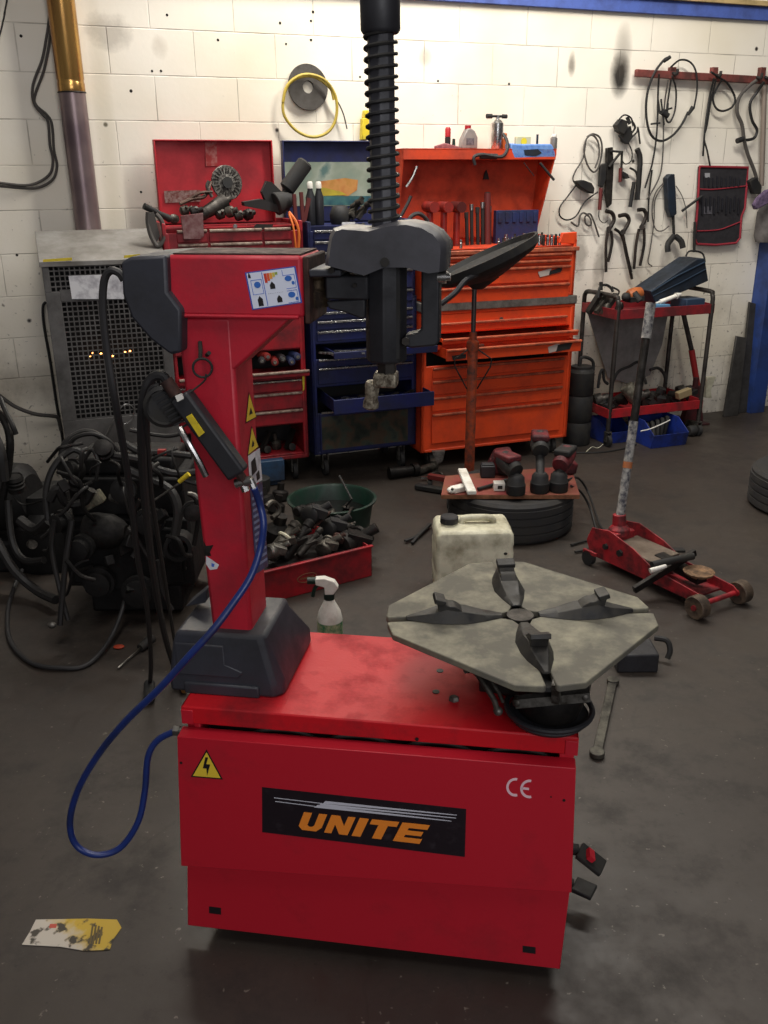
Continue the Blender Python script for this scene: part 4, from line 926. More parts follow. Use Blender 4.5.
for i, (x, y) in enumerate(((352, 207), (360, 212), (357, 203), (348, 216), (366, 205))):
    m = MB(W); p = wh(x, y, .30+.02*i); p.z = max(p.z, zbt-.0); m.bar((p.x-.05, p.y, zbt+.005), (p.x+.04, p.y+.02, p.z+.03), .022, .02); m.cyl(p, p+Vector((.02, -.03, .01)), .018, n=12)
    m.build('socket_holder', ALU if i % 2 else DSTEEL, label='grey tool part heaped in the blue chest top, %s' % ('leftmost', 'lowest', 'topmost', 'beside the dark cup', 'behind the spring')[i], cat='tool part', group='tool parts in the blue chest')
# spanners in the open blue drawers
def spanner(name, p, q_, w, label, group, mt=CHROME):
    p, q_ = Vector(p), Vector(q_); d = (q_-p).normalized(); m = MB(W)
    m.bar(p, q_, w, .006); m.lathe(p-Vector((0, 0, .004)), (0, 0, 1), [(w*1.2, 0), (w*1.2, .008)], 12)
    n_ = Vector((-d.y, d.x, 0)); m.bar(q_+n_*w*.8, q_+n_*w*.8+d*w*1.6, w*.7, .008); m.bar(q_-n_*w*.8, q_-n_*w*.8+d*w*1.6, w*.7, .008); m.bar(q_-n_*w, q_+n_*w, w, .008)
    return m.build(name, mt, label=label, cat='spanner', group=group)
zs = wh(334, 352, BD+ex1).z-.02
for i, (x0_, x1_, d_) in enumerate(((321, 352, .52), (325, 356, .55), (329, 362, .58), (336, 366, .50), (333, 360, .61), (340, 366, .54))):
    a_ = wh(x0_, 350, d_).x; b_ = wh(x1_, 350, d_).x
    spanner('spanner', (a_, -d_, zs+.003*(i % 3)), (b_, -d_-.02, zs+.003*(i % 3)), .012, 'chrome spanner in the upper open blue drawer, %s' % ('furthest left', 'second back', 'near the front left', 'deepest in the drawer', 'at the front edge', 'furthest right')[i], 'spanners in the blue drawer')
zs = wh(334, 399.5, BD+ex2).z-.03
for i, (x0_, d_) in enumerate(((345, .56), (353, .60), (362, .55), (395, .60), (410, .57), (380, .62))):
    m = MB(W); p = wh(x0_, 395, d_); m.lathe((p.x, -d_, zs-.01), (0, 0, 1), [(.026, 0), (.028, .02), (.02, .024), (.012, .022)], 18) if i < 3 else m.bar((p.x-.03, -d_, zs), (p.x+.03, -d_+.03, zs+.012), .02, .016)
    m.build('socket_tool', CHROME if i < 2 else DSTEEL, label='%s tool in the lower open blue drawer, %s' % ('round steel' if i < 3 else 'dark flat', ('leftmost', 'second from the left', 'third from the left', 'right of the column head', 'furthest right', 'in the middle front')[i]), cat='tool', group='tools in the lower blue drawer')

# ---------------------------------------------------------------- orange chest pair
OD = .53
oz = lambda x, y, d=OD: wh(x, y, d).z
OU0, OU1 = wh(421, 440, OD).x, wh(569, 400, OD).x
zoj = oz(565, 304); zo0 = oz(565, 437)
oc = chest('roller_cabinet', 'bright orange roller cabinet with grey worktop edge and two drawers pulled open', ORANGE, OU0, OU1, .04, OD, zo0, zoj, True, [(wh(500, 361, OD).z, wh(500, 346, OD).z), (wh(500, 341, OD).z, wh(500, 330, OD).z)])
m = MB(W); m.box(OU0-.005, OU1+.005, -OD-.008, -.03, zoj, zoj+.05); m.build('worktop', mat('worktop_grey', '8a8680', .4, .5, dirt='5a5650', amt=.5, scale=12), oc, bev=.004)
zot = oz(577, 238, OD); TU0, TU1 = OU0+.02, wh(576.5, 250, OD).x
zob = zoj+.052
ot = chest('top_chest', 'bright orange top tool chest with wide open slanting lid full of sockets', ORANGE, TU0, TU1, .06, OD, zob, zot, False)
oy = lambda y, x=560, d=OD: wh(x, y, d).z
a_, b_ = TU0+.03, wh(566, 280, OD).x
OH = mat('handle_orange', 'c86a4a', .3, .2, dirt='8a4a38', amt=.5, scale=20)
m = MB(W); m.box(TU0-.005, TU1+.01, -OD-.02, -OD+.01, oy(251), oy(247)); m.build('front_ledge', OH, ot, bev=.003)
for y0, y1 in ((252.5, 258), (259, 264), (265, 281), (282.5, 298)): drawer(ot, ORANGE, a_, b_+.02, oy(y1), oy(y0), OD-.004, .0, True, OH)
m = MB(W); m.ppx([(538, 272), (552, 268), (549, 275), (540, 277)], -OD-.012, .003); m.build('maker_label', mat('label_pale', 'b8aca4', .4), ot)
m = MB(W); m.ppx([(550, 271), (563, 267), (561, 272), (549, 275)], -OD-.013, .003); m.build('maker_label', BLKM, ot)
# roller drawers
a2, b2_ = wh(432, 380, OD).x, wh(562, 380, OD).x
def oyl(y, d=OD): return wh(500, y, d).z       # row heights at the middle of the cabinet
for y0, y1 in ((319, 329), (362, 373), (375, 389), (391, 405)): drawer(oc, ORANGE, a2, b2_, oyl(y1), oyl(y0), OD-.004, 0, True, OH)
drawer(oc, ORANGE, a2, b2_, oyl(436.5), oyl(407), OD-.004, 0, True, OH)
e1_, e2_ = .07, .11
drawer(oc, ORANGE, wh(442, 338, OD+e1_).x, wh(577, 335, OD+e1_).x, oyl(341, OD+e1_), oyl(334.5, OD+e1_), OD, e1_, True, OH)
drawer(oc, ORANGE, wh(446, 350, OD+e2_).x, wh(580, 345, OD+e2_).x, oyl(357.5, OD+e2_), oyl(345, OD+e2_), OD, e2_, True, OH)
pc = wh(501, 319, OD); MB(W).cyl(pc, (pc.x, pc.y-.01, pc.z), .012).build('lock', CHROME, oc)
m = MB(W); m.ppx([(548, 347), (560, 343), (557, 351), (549, 353)], -OD-e2_-.014, .003); m.build('maker_label', mat('label_pale', 'b8aca4', .4), oc)
m = MB(W); m.ppx([(558, 345), (573, 342), (570, 349), (556, 352)], -OD-e2_-.015, .003); m.build('maker_label', BLKM, oc)
m = MB(W); m.ppx([(452, 356), (466, 354), (466, 358), (453, 360)], -OD-e2_-.015, .003); m.build('maker_label', BLKM, oc)
# tray rim
m = MB(W); m.prism([wh(560, 243, OD), wh(563, 233, OD), wh(577, 232, OD), wh(577, 244, OD)], (0, .03, 0)); m.build('corner_rim', ORANGE, ot, bev=.003)
MB(W).box(TU0+.01, TU1-.01, -OD+.006, -.07, zot-.045, zot-.04).build('top_tray', ORIN, ot)
# lid : back panel, side cheeks, upper lip
ltl, ltr = wh(402, 158, .14), wh(555, 158, .14); lbl, lbr = wh(396, 236, .10), wh(541, 232, .10)
zl0 = zot-.01; zl1 = ltl.z
lip = -.27; zl1 = wh(480, 148.5, .27).z; lu0, lu1 = wh(403, 156, .27).x, wh(556, 156, .27).x
m = MB(W)
m.prism([(lu0, -.09, zl0), (lu1-.06, -.09, zl0), (lu1, -.07, zl1), (lu0, -.07, zl1)], (0, .012, 0))
m.box(lu0, lu1, lip, -.06, zl1-.012, zl1); m.box(lu0, lu1, lip, lip+.008, zl1-.062, zl1)
m.prism([(lu0, -.08, zl0), (lu0, -.16, zl0), (lu0, lip, zl1-.03), (lu0, lip, zl1), (lu0, -.06, zl1)], (.008, 0, 0))
m.prism([(lu1-.06, -.08, zl0), (lu1-.06, -.16, zl0), (lu1-.004, lip, zl1-.03), (lu1-.004, lip, zl1), (lu1-.004, -.06, zl1)], (.008, 0, 0))
m.build('chest_lid', ORIN, ot, bev=.003)
m = MB(W); p = wh(486, 176, .1); m.prism([(p.x-.02, -.105, p.z-.02), (p.x+.02, -.105, p.z-.02), (p.x+.012, -.105, p.z+.01), (p.x, -.105, p.z+.035), (p.x-.012, -.105, p.z+.01)], (0, .01, 0)); m.build('lid_catch', BLKM, ot)
# things on the lid's lip
zl = zl1+.001
def onlip(x, d=.17): return (wh(x, 155, d).x, -d, zl)
def hgt_(y, x, d=.17): return wh(x, y, d).z-zl
bottle(W, onlip(447.5), .017, hgt_(127, 447), BLKM, mat('cap_red', 'a01c24', .4), 'black spray can with red cap on the orange lid', .9, .45, 'spray can', neck=.95)
m = MB(W); m.cyl(onlip(453.5), Vector(onlip(453.5))+Vector((0, 0, .055)), .012, .008); m.build('small_tube', GREEN, label='small dark green tube beside the black spray can', cat='tube')
m = MB(W); p = onlip(467); hh = hgt_(128, 467); x0 = p[0]
m.prism([(x0-.05, -.20, zl), (x0+.055, -.20, zl), (x0+.055, -.20, zl+hh*.55), (x0+.035, -.20, zl+hh*.85), (x0+.012, -.20, zl+hh*.97), (x0-.012, -.20, zl+hh*.97), (x0-.045, -.20, zl+hh*.45)], (0, .055, 0)); o = m.build('oil_bottle', mat('bottle_grey', '8a8480', .4, dirt='6a6460', amt=.4), label='grey oil bottle with red screw cap standing on the orange lid', cat='bottle', bev=.006)
MB(W).cyl((x0, -.173, zl+hh*.95), (x0, -.173, zl+hh*1.12), .019, n=16).build('cap', mat('cap_red', 'a01c24', .4), o)
MB(W).box(x0-.02, x0+.03, -.2015, -.199, zl+.02, zl+hh*.5).build('label', mat('label_dim', '6e6a70', .5, dirt='4a4448', amt=.6, scale=60), o)
m = MB(W); p = Vector(onlip(496.5, .15)); hh = hgt_(119, 496, .15); m.lathe(p, (0, 0, 1), [(.034, 0), (.036, .006), (.036, hh*.86), (.018, hh*.97), (.01, hh), (.01, hh+.02)], 24); o = m.build('gas_cylinder', CHROME, label='tall chrome cylinder with a black cross handle on the orange lid', cat='cylinder')
t_ = p+Vector((0, 0, hh+.015)); m = MB(W); m.cyl(t_-Vector((.055, 0, 0)), t_+Vector((.05, 0, 0)), .007); m.cyl(t_-Vector((.075, 0, 0)), t_-Vector((.04, 0, 0)), .013); m.cyl(t_+Vector((.03, 0, 0)), t_+Vector((.06, 0, 0)), .012); m.build('cross_handle', BLKM, o)
p = onlip(504.5, .18); bottle(W, p, .016, hgt_(133, 504, .18), mat('bottle_orange', 'b05a28', .4), mat('cap_orange', 'b8683a', .4), 'small orange bottle right of the chrome cylinder', .6, .25)
m = MB(W); m.prism([wh(436, 146, .2), wh(446, 143, .2), wh(461, 147, .2), wh(459, 155, .2), wh(455, 160, .2), wh(447, 152, .2), wh(437, 150, .2)], (0, .04, 0)); m.build('cloth_rag', mat('rag_pink', '8a5a5c', .8, dirt='6a3c40', amt=.5, scale=30), label='dirty pink rag draped over the left of the orange lid', cat='rag', bev=.006)
m = MB(W); m.tpx([(475, 165, -.29), (474, 157, -.29), (482, 154.5, -.29), (492, 156, -.29), (502, 156.5, -.29), (507, 150, -.27), (507, 141, -.24), (503, 134, -.2)], .010); m.tpx([(480, 156, -.28), (497, 156.5, -.28)], .016, smooth=0); m.build('rubber_strap', HB, label='black rubber strap hanging over the front of the orange lid', cat='strap')
CB = mat('bag_blue', '4a72b8', .35, dirt='6a90c8', amt=.6, scale=40, bump=.4, bscale=40)
m = MB(W); m.prism([wh(511, 143, .27), wh(518, 144, .27), wh(552, 144, .27), wh(556, 152, .27), (wh(556, 158, .27)), wh(514, 159, .27), wh(511, 152, .27)], (0, .14, 0)); o = m.build('blue_packet', CB, label='blue shiny plastic packet lying on the right of the orange lid', cat='packet', bev=.008)
MB(W).prism([wh(524, 150, .273), wh(538, 149, .273), wh(542, 153, .273), wh(536, 156, .273), wh(525, 155, .273)], (0, .002, 0)).build('print', NAVY, o)
m = MB(W); p = wh(523, 141.5, .2); m.box(p.x-.05, p.x+.05, -.21, -.18, wh(523, 144, .2).z-.06, wh(523, 136.5, .2).z); o = m.build('label_roll', mat('box_pale', 'b8b494', .5), label='pale box with a yellow spot behind the blue packet', cat='box', bev=.004)
MB(W).cyl((p.x, -.211, p.z), (p.x, -.2125, p.z), .02).build('spot', YEL, o)
bottle(W, onlip(553, .12), .022, hgt_(134, 553, .12), mat('can_silver', '8a8884', .35, .5), WHITE, 'silver spray can at the right end of the orange lid', .7, .18, 'spray can', neck=.9)
m = MB(W); m.cyl(onlip(536.5, .13), Vector(onlip(536.5, .13))+Vector((0, 0, .085)), .007); m.build('marker_pen', NAVY, label='thin dark marker standing behind the blue packet', cat='pen')
m = MB(W); m.cyl(wh(540, 163, .28), wh(554, 180, .30), .008); m.build('pry_hook', BLKM, label='black hooked bar hanging over the right corner of the orange lid', cat='bar')
m = MB(W); m.cyl(wh(524, 163, .28), wh(534, 176, .28), .003); m.build('thin_rod', BLKM, label='thin black rod hanging under the blue packet', cat='rod')
m = MB(W); m.tpx([(417, 166, -.2), (412, 178, -.2), (406, 187, -.2)], .009); m.tpx([(410, 197, -.2), (405, 210, -.22), (400, 218, -.24)], .008); m.build('lid_stay', CHROME, label='shiny curved stay at the left cheek of the orange lid', cat='stay')
# in the chest: hammers, extension bars, blue case, sockets
HR = mat('hammer_red', '8a241c', .4, dirt='4a1814', amt=.4)
for i, x in enumerate((430, 444, 457)):
    p = wh(x, 207, .30); m = MB(W); m.cyl((p.x, -.30, zot-.04), (p.x, -.30, p.z), .020, n=14); o = m.build('soft_hammer', HR, label='dull red hammer standing in the orange chest, %s' % ('left one', 'middle one', 'right, darker one')[i], cat='hammer', group='hammers in the orange chest')
    MB(W).cyl((p.x, -.37, p.z), (p.x, -.24, p.z), .031, n=20).build('head', HR if i < 2 else mat('hammer_dark', '4a1c1a', .4), o)
for i, (x, y) in enumerate(((473, 205), (479, 208), (484, 203), (489, 193), (491, 207), (468, 213))):
    p = wh(x, y, .26); m = MB(W); m.cyl((p.x, -.26, zot-.04), (p.x-.01, -.26, p.z), .011 if i != 3 else .02, n=12); o = m.build('ratchet_wrench', BLKM if i != 3 else mat('grip_maroon', '5e2422', .5), label='upright %s tool handle in the orange chest, %s' % ('maroon' if i == 3 else 'black', ('leftmost of the close group', 'second from the left', 'middle of the group', 'tallest', 'rightmost', 'shortest')[i]), cat='tool handle', group='tool handles in the orange chest')
    MB(W).cyl((p.x-.01, -.26, p.z-.03), (p.x-.01, -.26, p.z+.005), .013 if i != 3 else .015, n=12).build('collar', CHROME if i % 2 == 0 else BLKM, o)
m = MB(W); p, q_ = wh(495, 214, .22), wh(537, 214, .22); m.box(p.x, q_.x, -.24, -.2, zot-.04, p.z+.02)
for i in range(6): m.box(p.x+.012+i*(q_.x-p.x)/6, p.x-.012+(i+1)*(q_.x-p.x)/6, -.247, -.24, p.z-.05, p.z+.01)
m.build('blue_tool_case', mat('case_blue', '1c2c5a', .5, dirt='101a38', amt=.5), label='dark blue moulded tool case at the back of the orange chest', cat='tool case', bev=.002)
sock = None; xs = [452, 461, 499, 503.5, 508, 512.5, 517, 521.5, 526, 530.5, 535, 539.5, 544, 548, 552, 556, 560, 506, 515, 524, 533, 542]
for i, x in enumerate(xs):
    d_ = .50 if i < 17 else .42; r_ = .0075+.004*random.random(); p = wh(x, 235, d_); m = MB(W)
    m.lathe((p.x, -d_, zot-.0395), (0, 0, 1), [(r_, 0), (r_, .03+.001*i), (r_*.8, .032+.001*i), (r_*.8, .05+.001*i), (r_*.5, .05+.001*i)], 12)
    m.build('socket', CHROME if i % 3 else DSTEEL, label='%s upright socket in the %s row of the orange chest tray' % ('chrome' if i % 3 else 'dark steel', 'front' if i < 17 else 'back'), cat='socket', group='%s sockets in the %s row of the orange chest tray' % ('chrome' if i % 3 else 'dark steel', 'front' if i < 17 else 'back'))
m = MB(W)
for i in range(9):
    a_ = wh(404+i*3, 218+(i*5) % 9, .3)
    pass
m.tpx([(405, 226, -.36), (412, 216, -.36), (420, 214, -.36), (428, 222, -.36), (424, 230, -.38)], .012); m.tpx([(401, 216, -.3), (408, 203, -.3), (411, 196, -.3)], .010); m.build('tool_lead', HB, label='black coiled lead at the left end of the orange chest tray', cat='lead')
# ================================================================ rail and tools hanging on the wall
RAILC = mat('rail_brown', '7a3a34', .6, dirt='4a2822', amt=.5, scale=10)
m = MB(W); a_, b_ = W.hit(636, 73, -.05), W.hit(800, 82, -.05)
m.prism([(a_.x, -.06, a_.z-.022), (b_.x, -.06, b_.z-.026), (b_.x, -.06, b_.z+.022), (a_.x, -.06, a_.z+.022)], (0, .03, 0))
rl = m.build('wall_rail', RAILC, label='reddish brown wooden rail fixed to the wall holding hanging cables', cat='rail', bev=.004)
m = MB(W)
for x in (674, 716, 764): p = W.hit(x, 72, -.04); m.box(p.x-.022, p.x+.022, -.035, 0, p.z-.03, p.z+.03)
m.builds('bracket', RAILC, rl, bev=.003)
m = MB(W)
for x, y in ((673, 73), (716, 75), (757, 77), (765, 77)): p = W.hit(x, y, -.06); m.tube([(p.x, -.06, p.z), (p.x, -.10, p.z-.01), (p.x, -.105, p.z+.02)], .009)
m.builds('hook', BLKM, rl)
E1 = -.085
m = MB(W)
m.tpx([(671, 67, E1), (680, 60, -.06), (690, 62, -.06), (696, 72, -.08), (697, 90, -.07), (694, 108, -.06)], .006)
m.tpx([(688, 112, -.05), (682, 124, -.05), (672, 136, -.05), (660, 141, -.05), (650, 133, -.05), (646, 112, -.05), (648, 90, -.06), (655, 72, -.08), (664, 60, -.08), (668, 58, -.08)], .008)
o = m.build('extension_lead', CABLE, label='thick dark lead hanging in a big round loop over the left rail hook', cat='cable')
m = MB(W); m.cyl(W.hit(693, 107, -.06), W.hit(688, 115, -.05), .016, .010, n=10); m.cyl(W.hit(664, 61, -.08), W.hit(670, 57, -.08), .012, n=10); m.builds('plug', BLKM, o)
cable('hanging_cable', [(672, 76, -.09), (676, 90, -.06), (675, 110, -.05), (670, 122, -.05), (666, 118, -.05), (668, 100, -.05), (671, 80, -.08)], .006, CABLE, 'narrow dark cable loop inside the big round loop')
cable('hanging_cable', [(659, 74, -.09), (658, 95, -.05), (657, 130, -.05), (653, 160, -.05), (648, 178, -.04), (645, 188, -.04)], .006, CABLE, 'straight black cable hanging left of the narrow loop down towards the long nozzle tool')
cable('hanging_cable', [(668, 80, -.09), (664, 110, -.05), (663, 150, -.05), (660, 175, -.04), (650, 195, -.04), (647, 199, -.04)], .005, CABLEG, 'grey cable dropping from the left rail hook and bending left at its end')
m = MB(W)
for x, y, x2, y2 in ((661, 99, 664, 125), (668, 103, 667, 118), (659, 112, 672, 108), (651, 124, 660, 123), (658, 100, 660, 114)): m.cyl(W.hit(x, y, -.05), W.hit(x2, y2, -.055), .006, n=8)
m.cyl(W.hit(662, 112, -.055), W.hit(668, 116, -.06), .018, n=12)
m.build('pipe_clamp', BLKM, label='small black clamp with thumb screws hanging inside the cable loops', cat='clamp')
cable('hanging_cable', [(714, 78, -.09), (710, 95, -.05), (706, 120, -.05), (704, 140, -.05), (703, 156, -.04)], .007, CABLE, 'dark cable hanging from the middle rail bracket with its end free above the tool roll')
cable('hanging_cable', [(716, 79, -.09), (711, 100, -.05), (707, 125, -.05), (704, 138, -.05), (707, 150, -.05), (710, 166, -.04)], .006, CABLE, 'dark cable from the middle rail bracket running behind the top of the tool roll')
cable('hanging_cable', [(711, 72, -.10), (720, 78, -.09), (728, 84, -.06), (735, 98, -.05), (732, 107, -.05), (723, 111, -.05), (716, 108, -.05), (713, 98, -.05), (718, 86, -.06), (722, 80, -.09)], .007, CABLE, 'dark cable looped in a teardrop below the middle rail bracket')
cable('hanging_cable', [(757, 80, -.10), (748, 87, -.06), (739, 98, -.05), (737, 112, -.05), (742, 125, -.05), (744, 140, -.05), (748, 155, -.05), (754, 170, -.05), (757, 180, -.05)], .012, CABLEG, 'thick grey strap hanging from the right rail hook down to a black buckle', 'strap')
cable('hanging_cable', [(764, 82, -.10), (757, 92, -.06), (750, 104, -.05), (752, 120, -.05), (757, 130, -.05), (754, 138, -.05), (746, 140, -.05), (741, 139, -.05)], .010, CABLE, 'dark wavy hose hanging beside the thick grey strap and curling left', 'hose')
m = MB(W); m.cyl(W.hit(743, 139, -.06), W.hit(737, 141, -.06), .018, n=10); m.build('hose_clip', BLKM, label='black clip on the free end of the wavy hose', cat='clip')
m = MB(W); m.ppx([(750, 181), (757, 177), (762, 186), (761, 194), (754, 194)], -.08, .04); m.build('strap_buckle', BLKM, label='black buckle block at the lower end of the grey strap', cat='buckle', bev=.005)
m = MB(W); m.cyl(W.hit(766, 85, -.05), W.hit(765, 420, -.03), .018, n=12) if 0 else m.cyl(W.hit(764.5, 86, -.05), W.hit(761.5, 186, -.05), .017, n=14); m.build('conduit_pipe', mat('conduit_grey', '8a7e74', .5, .3), label='grey brown vertical pipe on the wall below the right end of the rail', cat='pipe')
m = MB(W)
m.lathe(W.hit(764, 242, -.09), Vector((0, 0, 1)), [(.06, 0), (.075, .04), (.075, .20), (.05, .26), (.02, .30)], 20); m.build('cloth_bag', mat('bag_grey', '6a6664', .8, dirt='4e4a48', amt=.5), label='grey cloth bag on top of the blue steel column', cat='bag')
m = MB(W); m.ppx([(755, 205), (759, 198), (768, 190), (776, 188), (776, 200), (764, 206), (757, 210)], -.20, .04); m.build('purple_rag', mat('rag_purple', '7a6684', .7, dirt='4a3c54', amt=.6, scale=30), label='purple patterned rag on the neck of the grey cloth bag', cat='rag', bev=.008)
# tool roll
TR = [(699.5, 166.5), (748, 167.5), (746.5, 188), (745, 208), (741.5, 216), (740, 238), (736, 243), (716, 245), (697, 244), (694.5, 238), (697, 215), (698.5, 190)]
m = MB(W); m.ppx(TR, -.035, .02); tr_ = m.build('tool_roll', mat('roll_black', '1e1c20', .8, dirt='2c2a2e', amt=.5, scale=30, bump=.3), label='black fabric tool roll with red edging hanging open on the wall', cat='tool roll', bev=.003)
PIP = mat('piping_red', '8c2230', .7)
m = MB(W); m.tube([W.hit(x, y, -.037) for x, y in TR], .008, n=8, smooth=0, closed=True); m.build('edging', PIP, tr_)
for pts in ([(699, 189), (712, 189.5), (728, 188), (746, 186)], [(697, 231), (712, 230.5), (722, 229), (730, 226), (740, 222)]): MB(W).tpx([(x, y, -.037) for x, y in pts], .0045).build('seam', PIP, tr_)
m = MB(W)
for i in range(9): m.cyl(W.hit(704+i*4.4, 176+(i % 3), -.039), W.hit(704.5+i*4.2, 186.5, -.041), .006, n=8)
for i in range(10): m.cyl(W.hit(702+i*4.1, 196+(i % 2)*2, -.039), W.hit(702+i*4, 214-(i % 3)*2, -.041), .0065, n=8)
m.builds('pocket_tool', mat('tool_dim', '2c2c32', .4, .5), tr_)
MB(W).ppx([(705, 173), (710, 173), (710, 177.5), (705, 177.5)], -.038, .003).build('label', mat('label_silver2', '9a9a9e', .4), tr_)
MB(W).ppx([(704, 206.5), (712, 206.5), (712, 214), (704, 214)], -.038, .003).build('label', mat('label_grey', '56545a', .5), tr_)
m = MB(W); m.cyl(W.hit(695, 222, -.05), W.hit(694, 252, -.05), .010, n=8); m.build('roll_strap', BLKM, tr_)
m = MB(W); m.cyl(W.hit(702, 196, -.06), W.hit(682, 211, -.05), .009, n=10); m.build('long_punch', BLKM, label='black rod sticking out left from the tool roll', cat='rod')
# pliers
PL = mat('plier_dark', '221e1c', .5, .4, dirt='3a302a', amt=.4)
def pliers(head, joint, h1, h2, label):
    m = MB(W); m.tpx([(x, y, -.04) for x, y in head], .013, n=10); m.cyl(W.hit(*joint, -.055), W.hit(*joint, -.02), .018, n=14)
    o = m.build('water_pump_pliers', PL, label=label, cat='pliers', group='large pliers on the wall')
    for hd, v in ((h1, -.045), (h2, -.03)): MB(W).tpx([(x, y, v) for x, y in hd], .010, n=8).build('handle', PL, o)
pliers([(606, 211), (612, 213), (614, 220), (610, 228)], (609, 229), [(608, 230), (606, 245), (606, 272)], [(611, 231), (612, 243), (608, 262)], 'large black pliers on the wall, left one of the three')
pliers([(619, 216), (626, 215), (629, 221), (624, 231)], (623, 232), [(622, 231), (626, 250), (631, 272)], [(615, 229), (622, 236), (627, 258), (632, 279)], 'large black pliers on the wall, middle one of the three')
pliers([(638, 210), (644, 210), (646, 217), (642, 226)], (642, 227), [(644, 228), (644, 245), (640, 266)], [(639, 229), (636, 245), (634, 269)], 'large black pliers on the wall, right one of the three')
m = MB(W); m.ppx([(617, 125), (622, 119), (627, 121), (628, 128), (624, 134), (619, 131)], -.08, .05); m.ppx([(624, 131), (631, 126), (633, 137), (628, 144), (623, 141)], -.06, .035); m.cyl(W.hit(627, 117, -.06), W.hit(630, 124, -.07), .012, n=10); m.cyl(W.hit(619, 135, -.06), W.hit(624, 142, -.06), .008, n=8); m.tpx([(618, 121, -.08), (624, 115, -.09), (631, 118, -.08), (633, 126, -.07)], .005); m.tpx([(631, 138, -.04), (637, 132, -.04), (638, 128, -.04), (640, 144, -.04)], .006); m.tpx([(632, 121, -.05), (635, 128, -.05), (629, 136, -.05)], .007)
m.build('clamp_lamp', BLKM, label='black clamp lamp high on the wall above the pliers', cat='clamp')
m = MB(W); m.tpx([(637, 149, -.04), (640, 158, -.04), (639, 178, -.04), (637, 200, -.04)], .018, n=10); m.cyl(W.hit(634, 182, -.05), W.hit(630, 207, -.05), .013, n=10); m.tpx([(638, 182, -.04), (636, 172, -.04), (630, 168, -.04)], .007); m.cyl(W.hit(639, 168, -.06), W.hit(638, 200, -.06), .012, n=8)
m.build('heat_torch', BLKM, label='long black nozzle tool hanging above the right pliers', cat='torch')
m = MB(W); m.tpx([(628, 142, -.03), (632, 152, -.03), (631, 161, -.03), (625, 164, -.03), (621, 158, -.03)], .004); m.build('thin_cable', CABLE, label='thin dark cable curving below the clamp lamp', cat='cable')
m = MB(W); m.ppx([(607, 148), (613, 147), (614, 165), (613, 185), (612, 204), (608, 208), (606, 195), (607, 170)], -.05, .025); m.build('metal_file', DSTEEL, label='long dark flat tool hanging above the left pliers', cat='file', bev=.004)
m = MB(W); m.cyl(W.hit(611, 151, -.06), W.hit(622, 152, -.06), .007, n=8); m.cyl(W.hit(609, 167, -.06), W.hit(621, 152, -.06), .009, n=8); m.cyl(W.hit(622, 151, -.05), W.hit(621, 181, -.05), .008, n=8); m.build('hacksaw_frame', BLKM, label='small dark saw frame over the flat tool on the wall', cat='saw')
m = MB(W); m.ppx([(601, 165), (607, 163), (606, 180), (603, 188), (600, 186)], -.06, .03); o = m.build('tin_snips', BLKM, label='black snips with dull red grips at the left of the wall tools', cat='snips', bev=.004)
MB(W).cyl(W.hit(601, 188, -.05), W.hit(599.5, 210, -.05), .013, n=10).build('grip', mat('grip_maroon', '5e2422', .5), o)
MB(W).cyl(W.hit(620.5, 168, -.05), W.hit(620, 182, -.05), .011, n=8).build('saw_grip', mat('grip_maroon', '5e2422', .5), label='dull red grip under the small saw frame', cat='grip')
m = MB(W); m.ppx([(623, 171), (628, 174), (630, 178), (626, 179), (622, 175)], -.05, .03); m.build('cable_clip', BLKM, label='small black clip left of the long nozzle tool', cat='clip', bev=.003)
m = MB(W)
m.tpx([(587, 137, -.04), (593, 134, -.04), (600, 138, -.04), (602, 150, -.04), (599, 166, -.04), (594, 172, -.04), (588, 166, -.04), (584, 152, -.04), (586, 140, -.04), (592, 135, -.05), (598, 142, -.05), (599, 156, -.05), (595, 168, -.05)], .006)
m.tpx([(586, 140, -.03), (583, 158, -.03), (575, 172, -.03), (573, 180, -.03), (578, 184, -.03)], .005)
m.build('battery_charger_lead', CABLEG, label='coiled grey lead hanging left of the snips', cat='cable')
m = MB(W); m.ppx([(576, 181), (584, 180), (592, 183), (595, 188), (594, 194), (588, 192), (580, 187)], -.07, .05); m.build('battery_charger', BLKM, label='small black charger block hanging on the wall right of the orange chest', cat='charger', bev=.006)
cable('charger_lead', [(577, 184, -.04), (568, 196, -.03), (560, 207, -.03), (560, 216, -.03), (567, 220, -.03), (576, 216, -.03), (584, 203, -.03), (592, 196, -.03), (598, 192, -.03)], .005, CABLE, 'thin black lead looping left under the charger block')
cable('charger_lead', [(571, 222, -.03), (578, 226, -.03), (580, 216, -.03), (584, 213, -.03), (590, 218, -.03), (591, 225, -.03), (586, 224, -.03), (585, 217, -.03), (590, 214, -.03), (594, 222, -.03), (599, 237, -.03)], .006, CABLEG, 'small tangled grey lead between the orange chest and the left pliers')
cable('wall_wire', [(606, 185, -.03), (600, 205, -.03), (599, 218, -.03), (604, 223, -.03), (608, 220, -.03)], .003, CABLE, 'very thin wire curling beside the left pliers')
m = MB(W); m.ppx([(667, 178), (671, 174), (675, 174), (676, 190), (677, 214), (672, 218), (669, 210), (668, 195)], -.07, .05); o = m.build('slim_pouch', NAVY, label='dark blue black slim pouch hanging between the cables and the tool roll', cat='pouch', bev=.006)
MB(W).cyl(W.hit(673, 216, -.05), W.hit(674, 238, -.05), .010, n=8).build('strap', BLKM, o)
m = MB(W); m.tpx([(674, 236, -.05), (668, 244, -.07), (668, 252, -.08)], .020); m.tpx([(675, 236, -.05), (681, 241, -.07), (683, 248, -.08)], .020); m.build('ear_defenders', BLKM, label='black ear defender shape hanging just above the blue toolbox', cat='ear defenders')
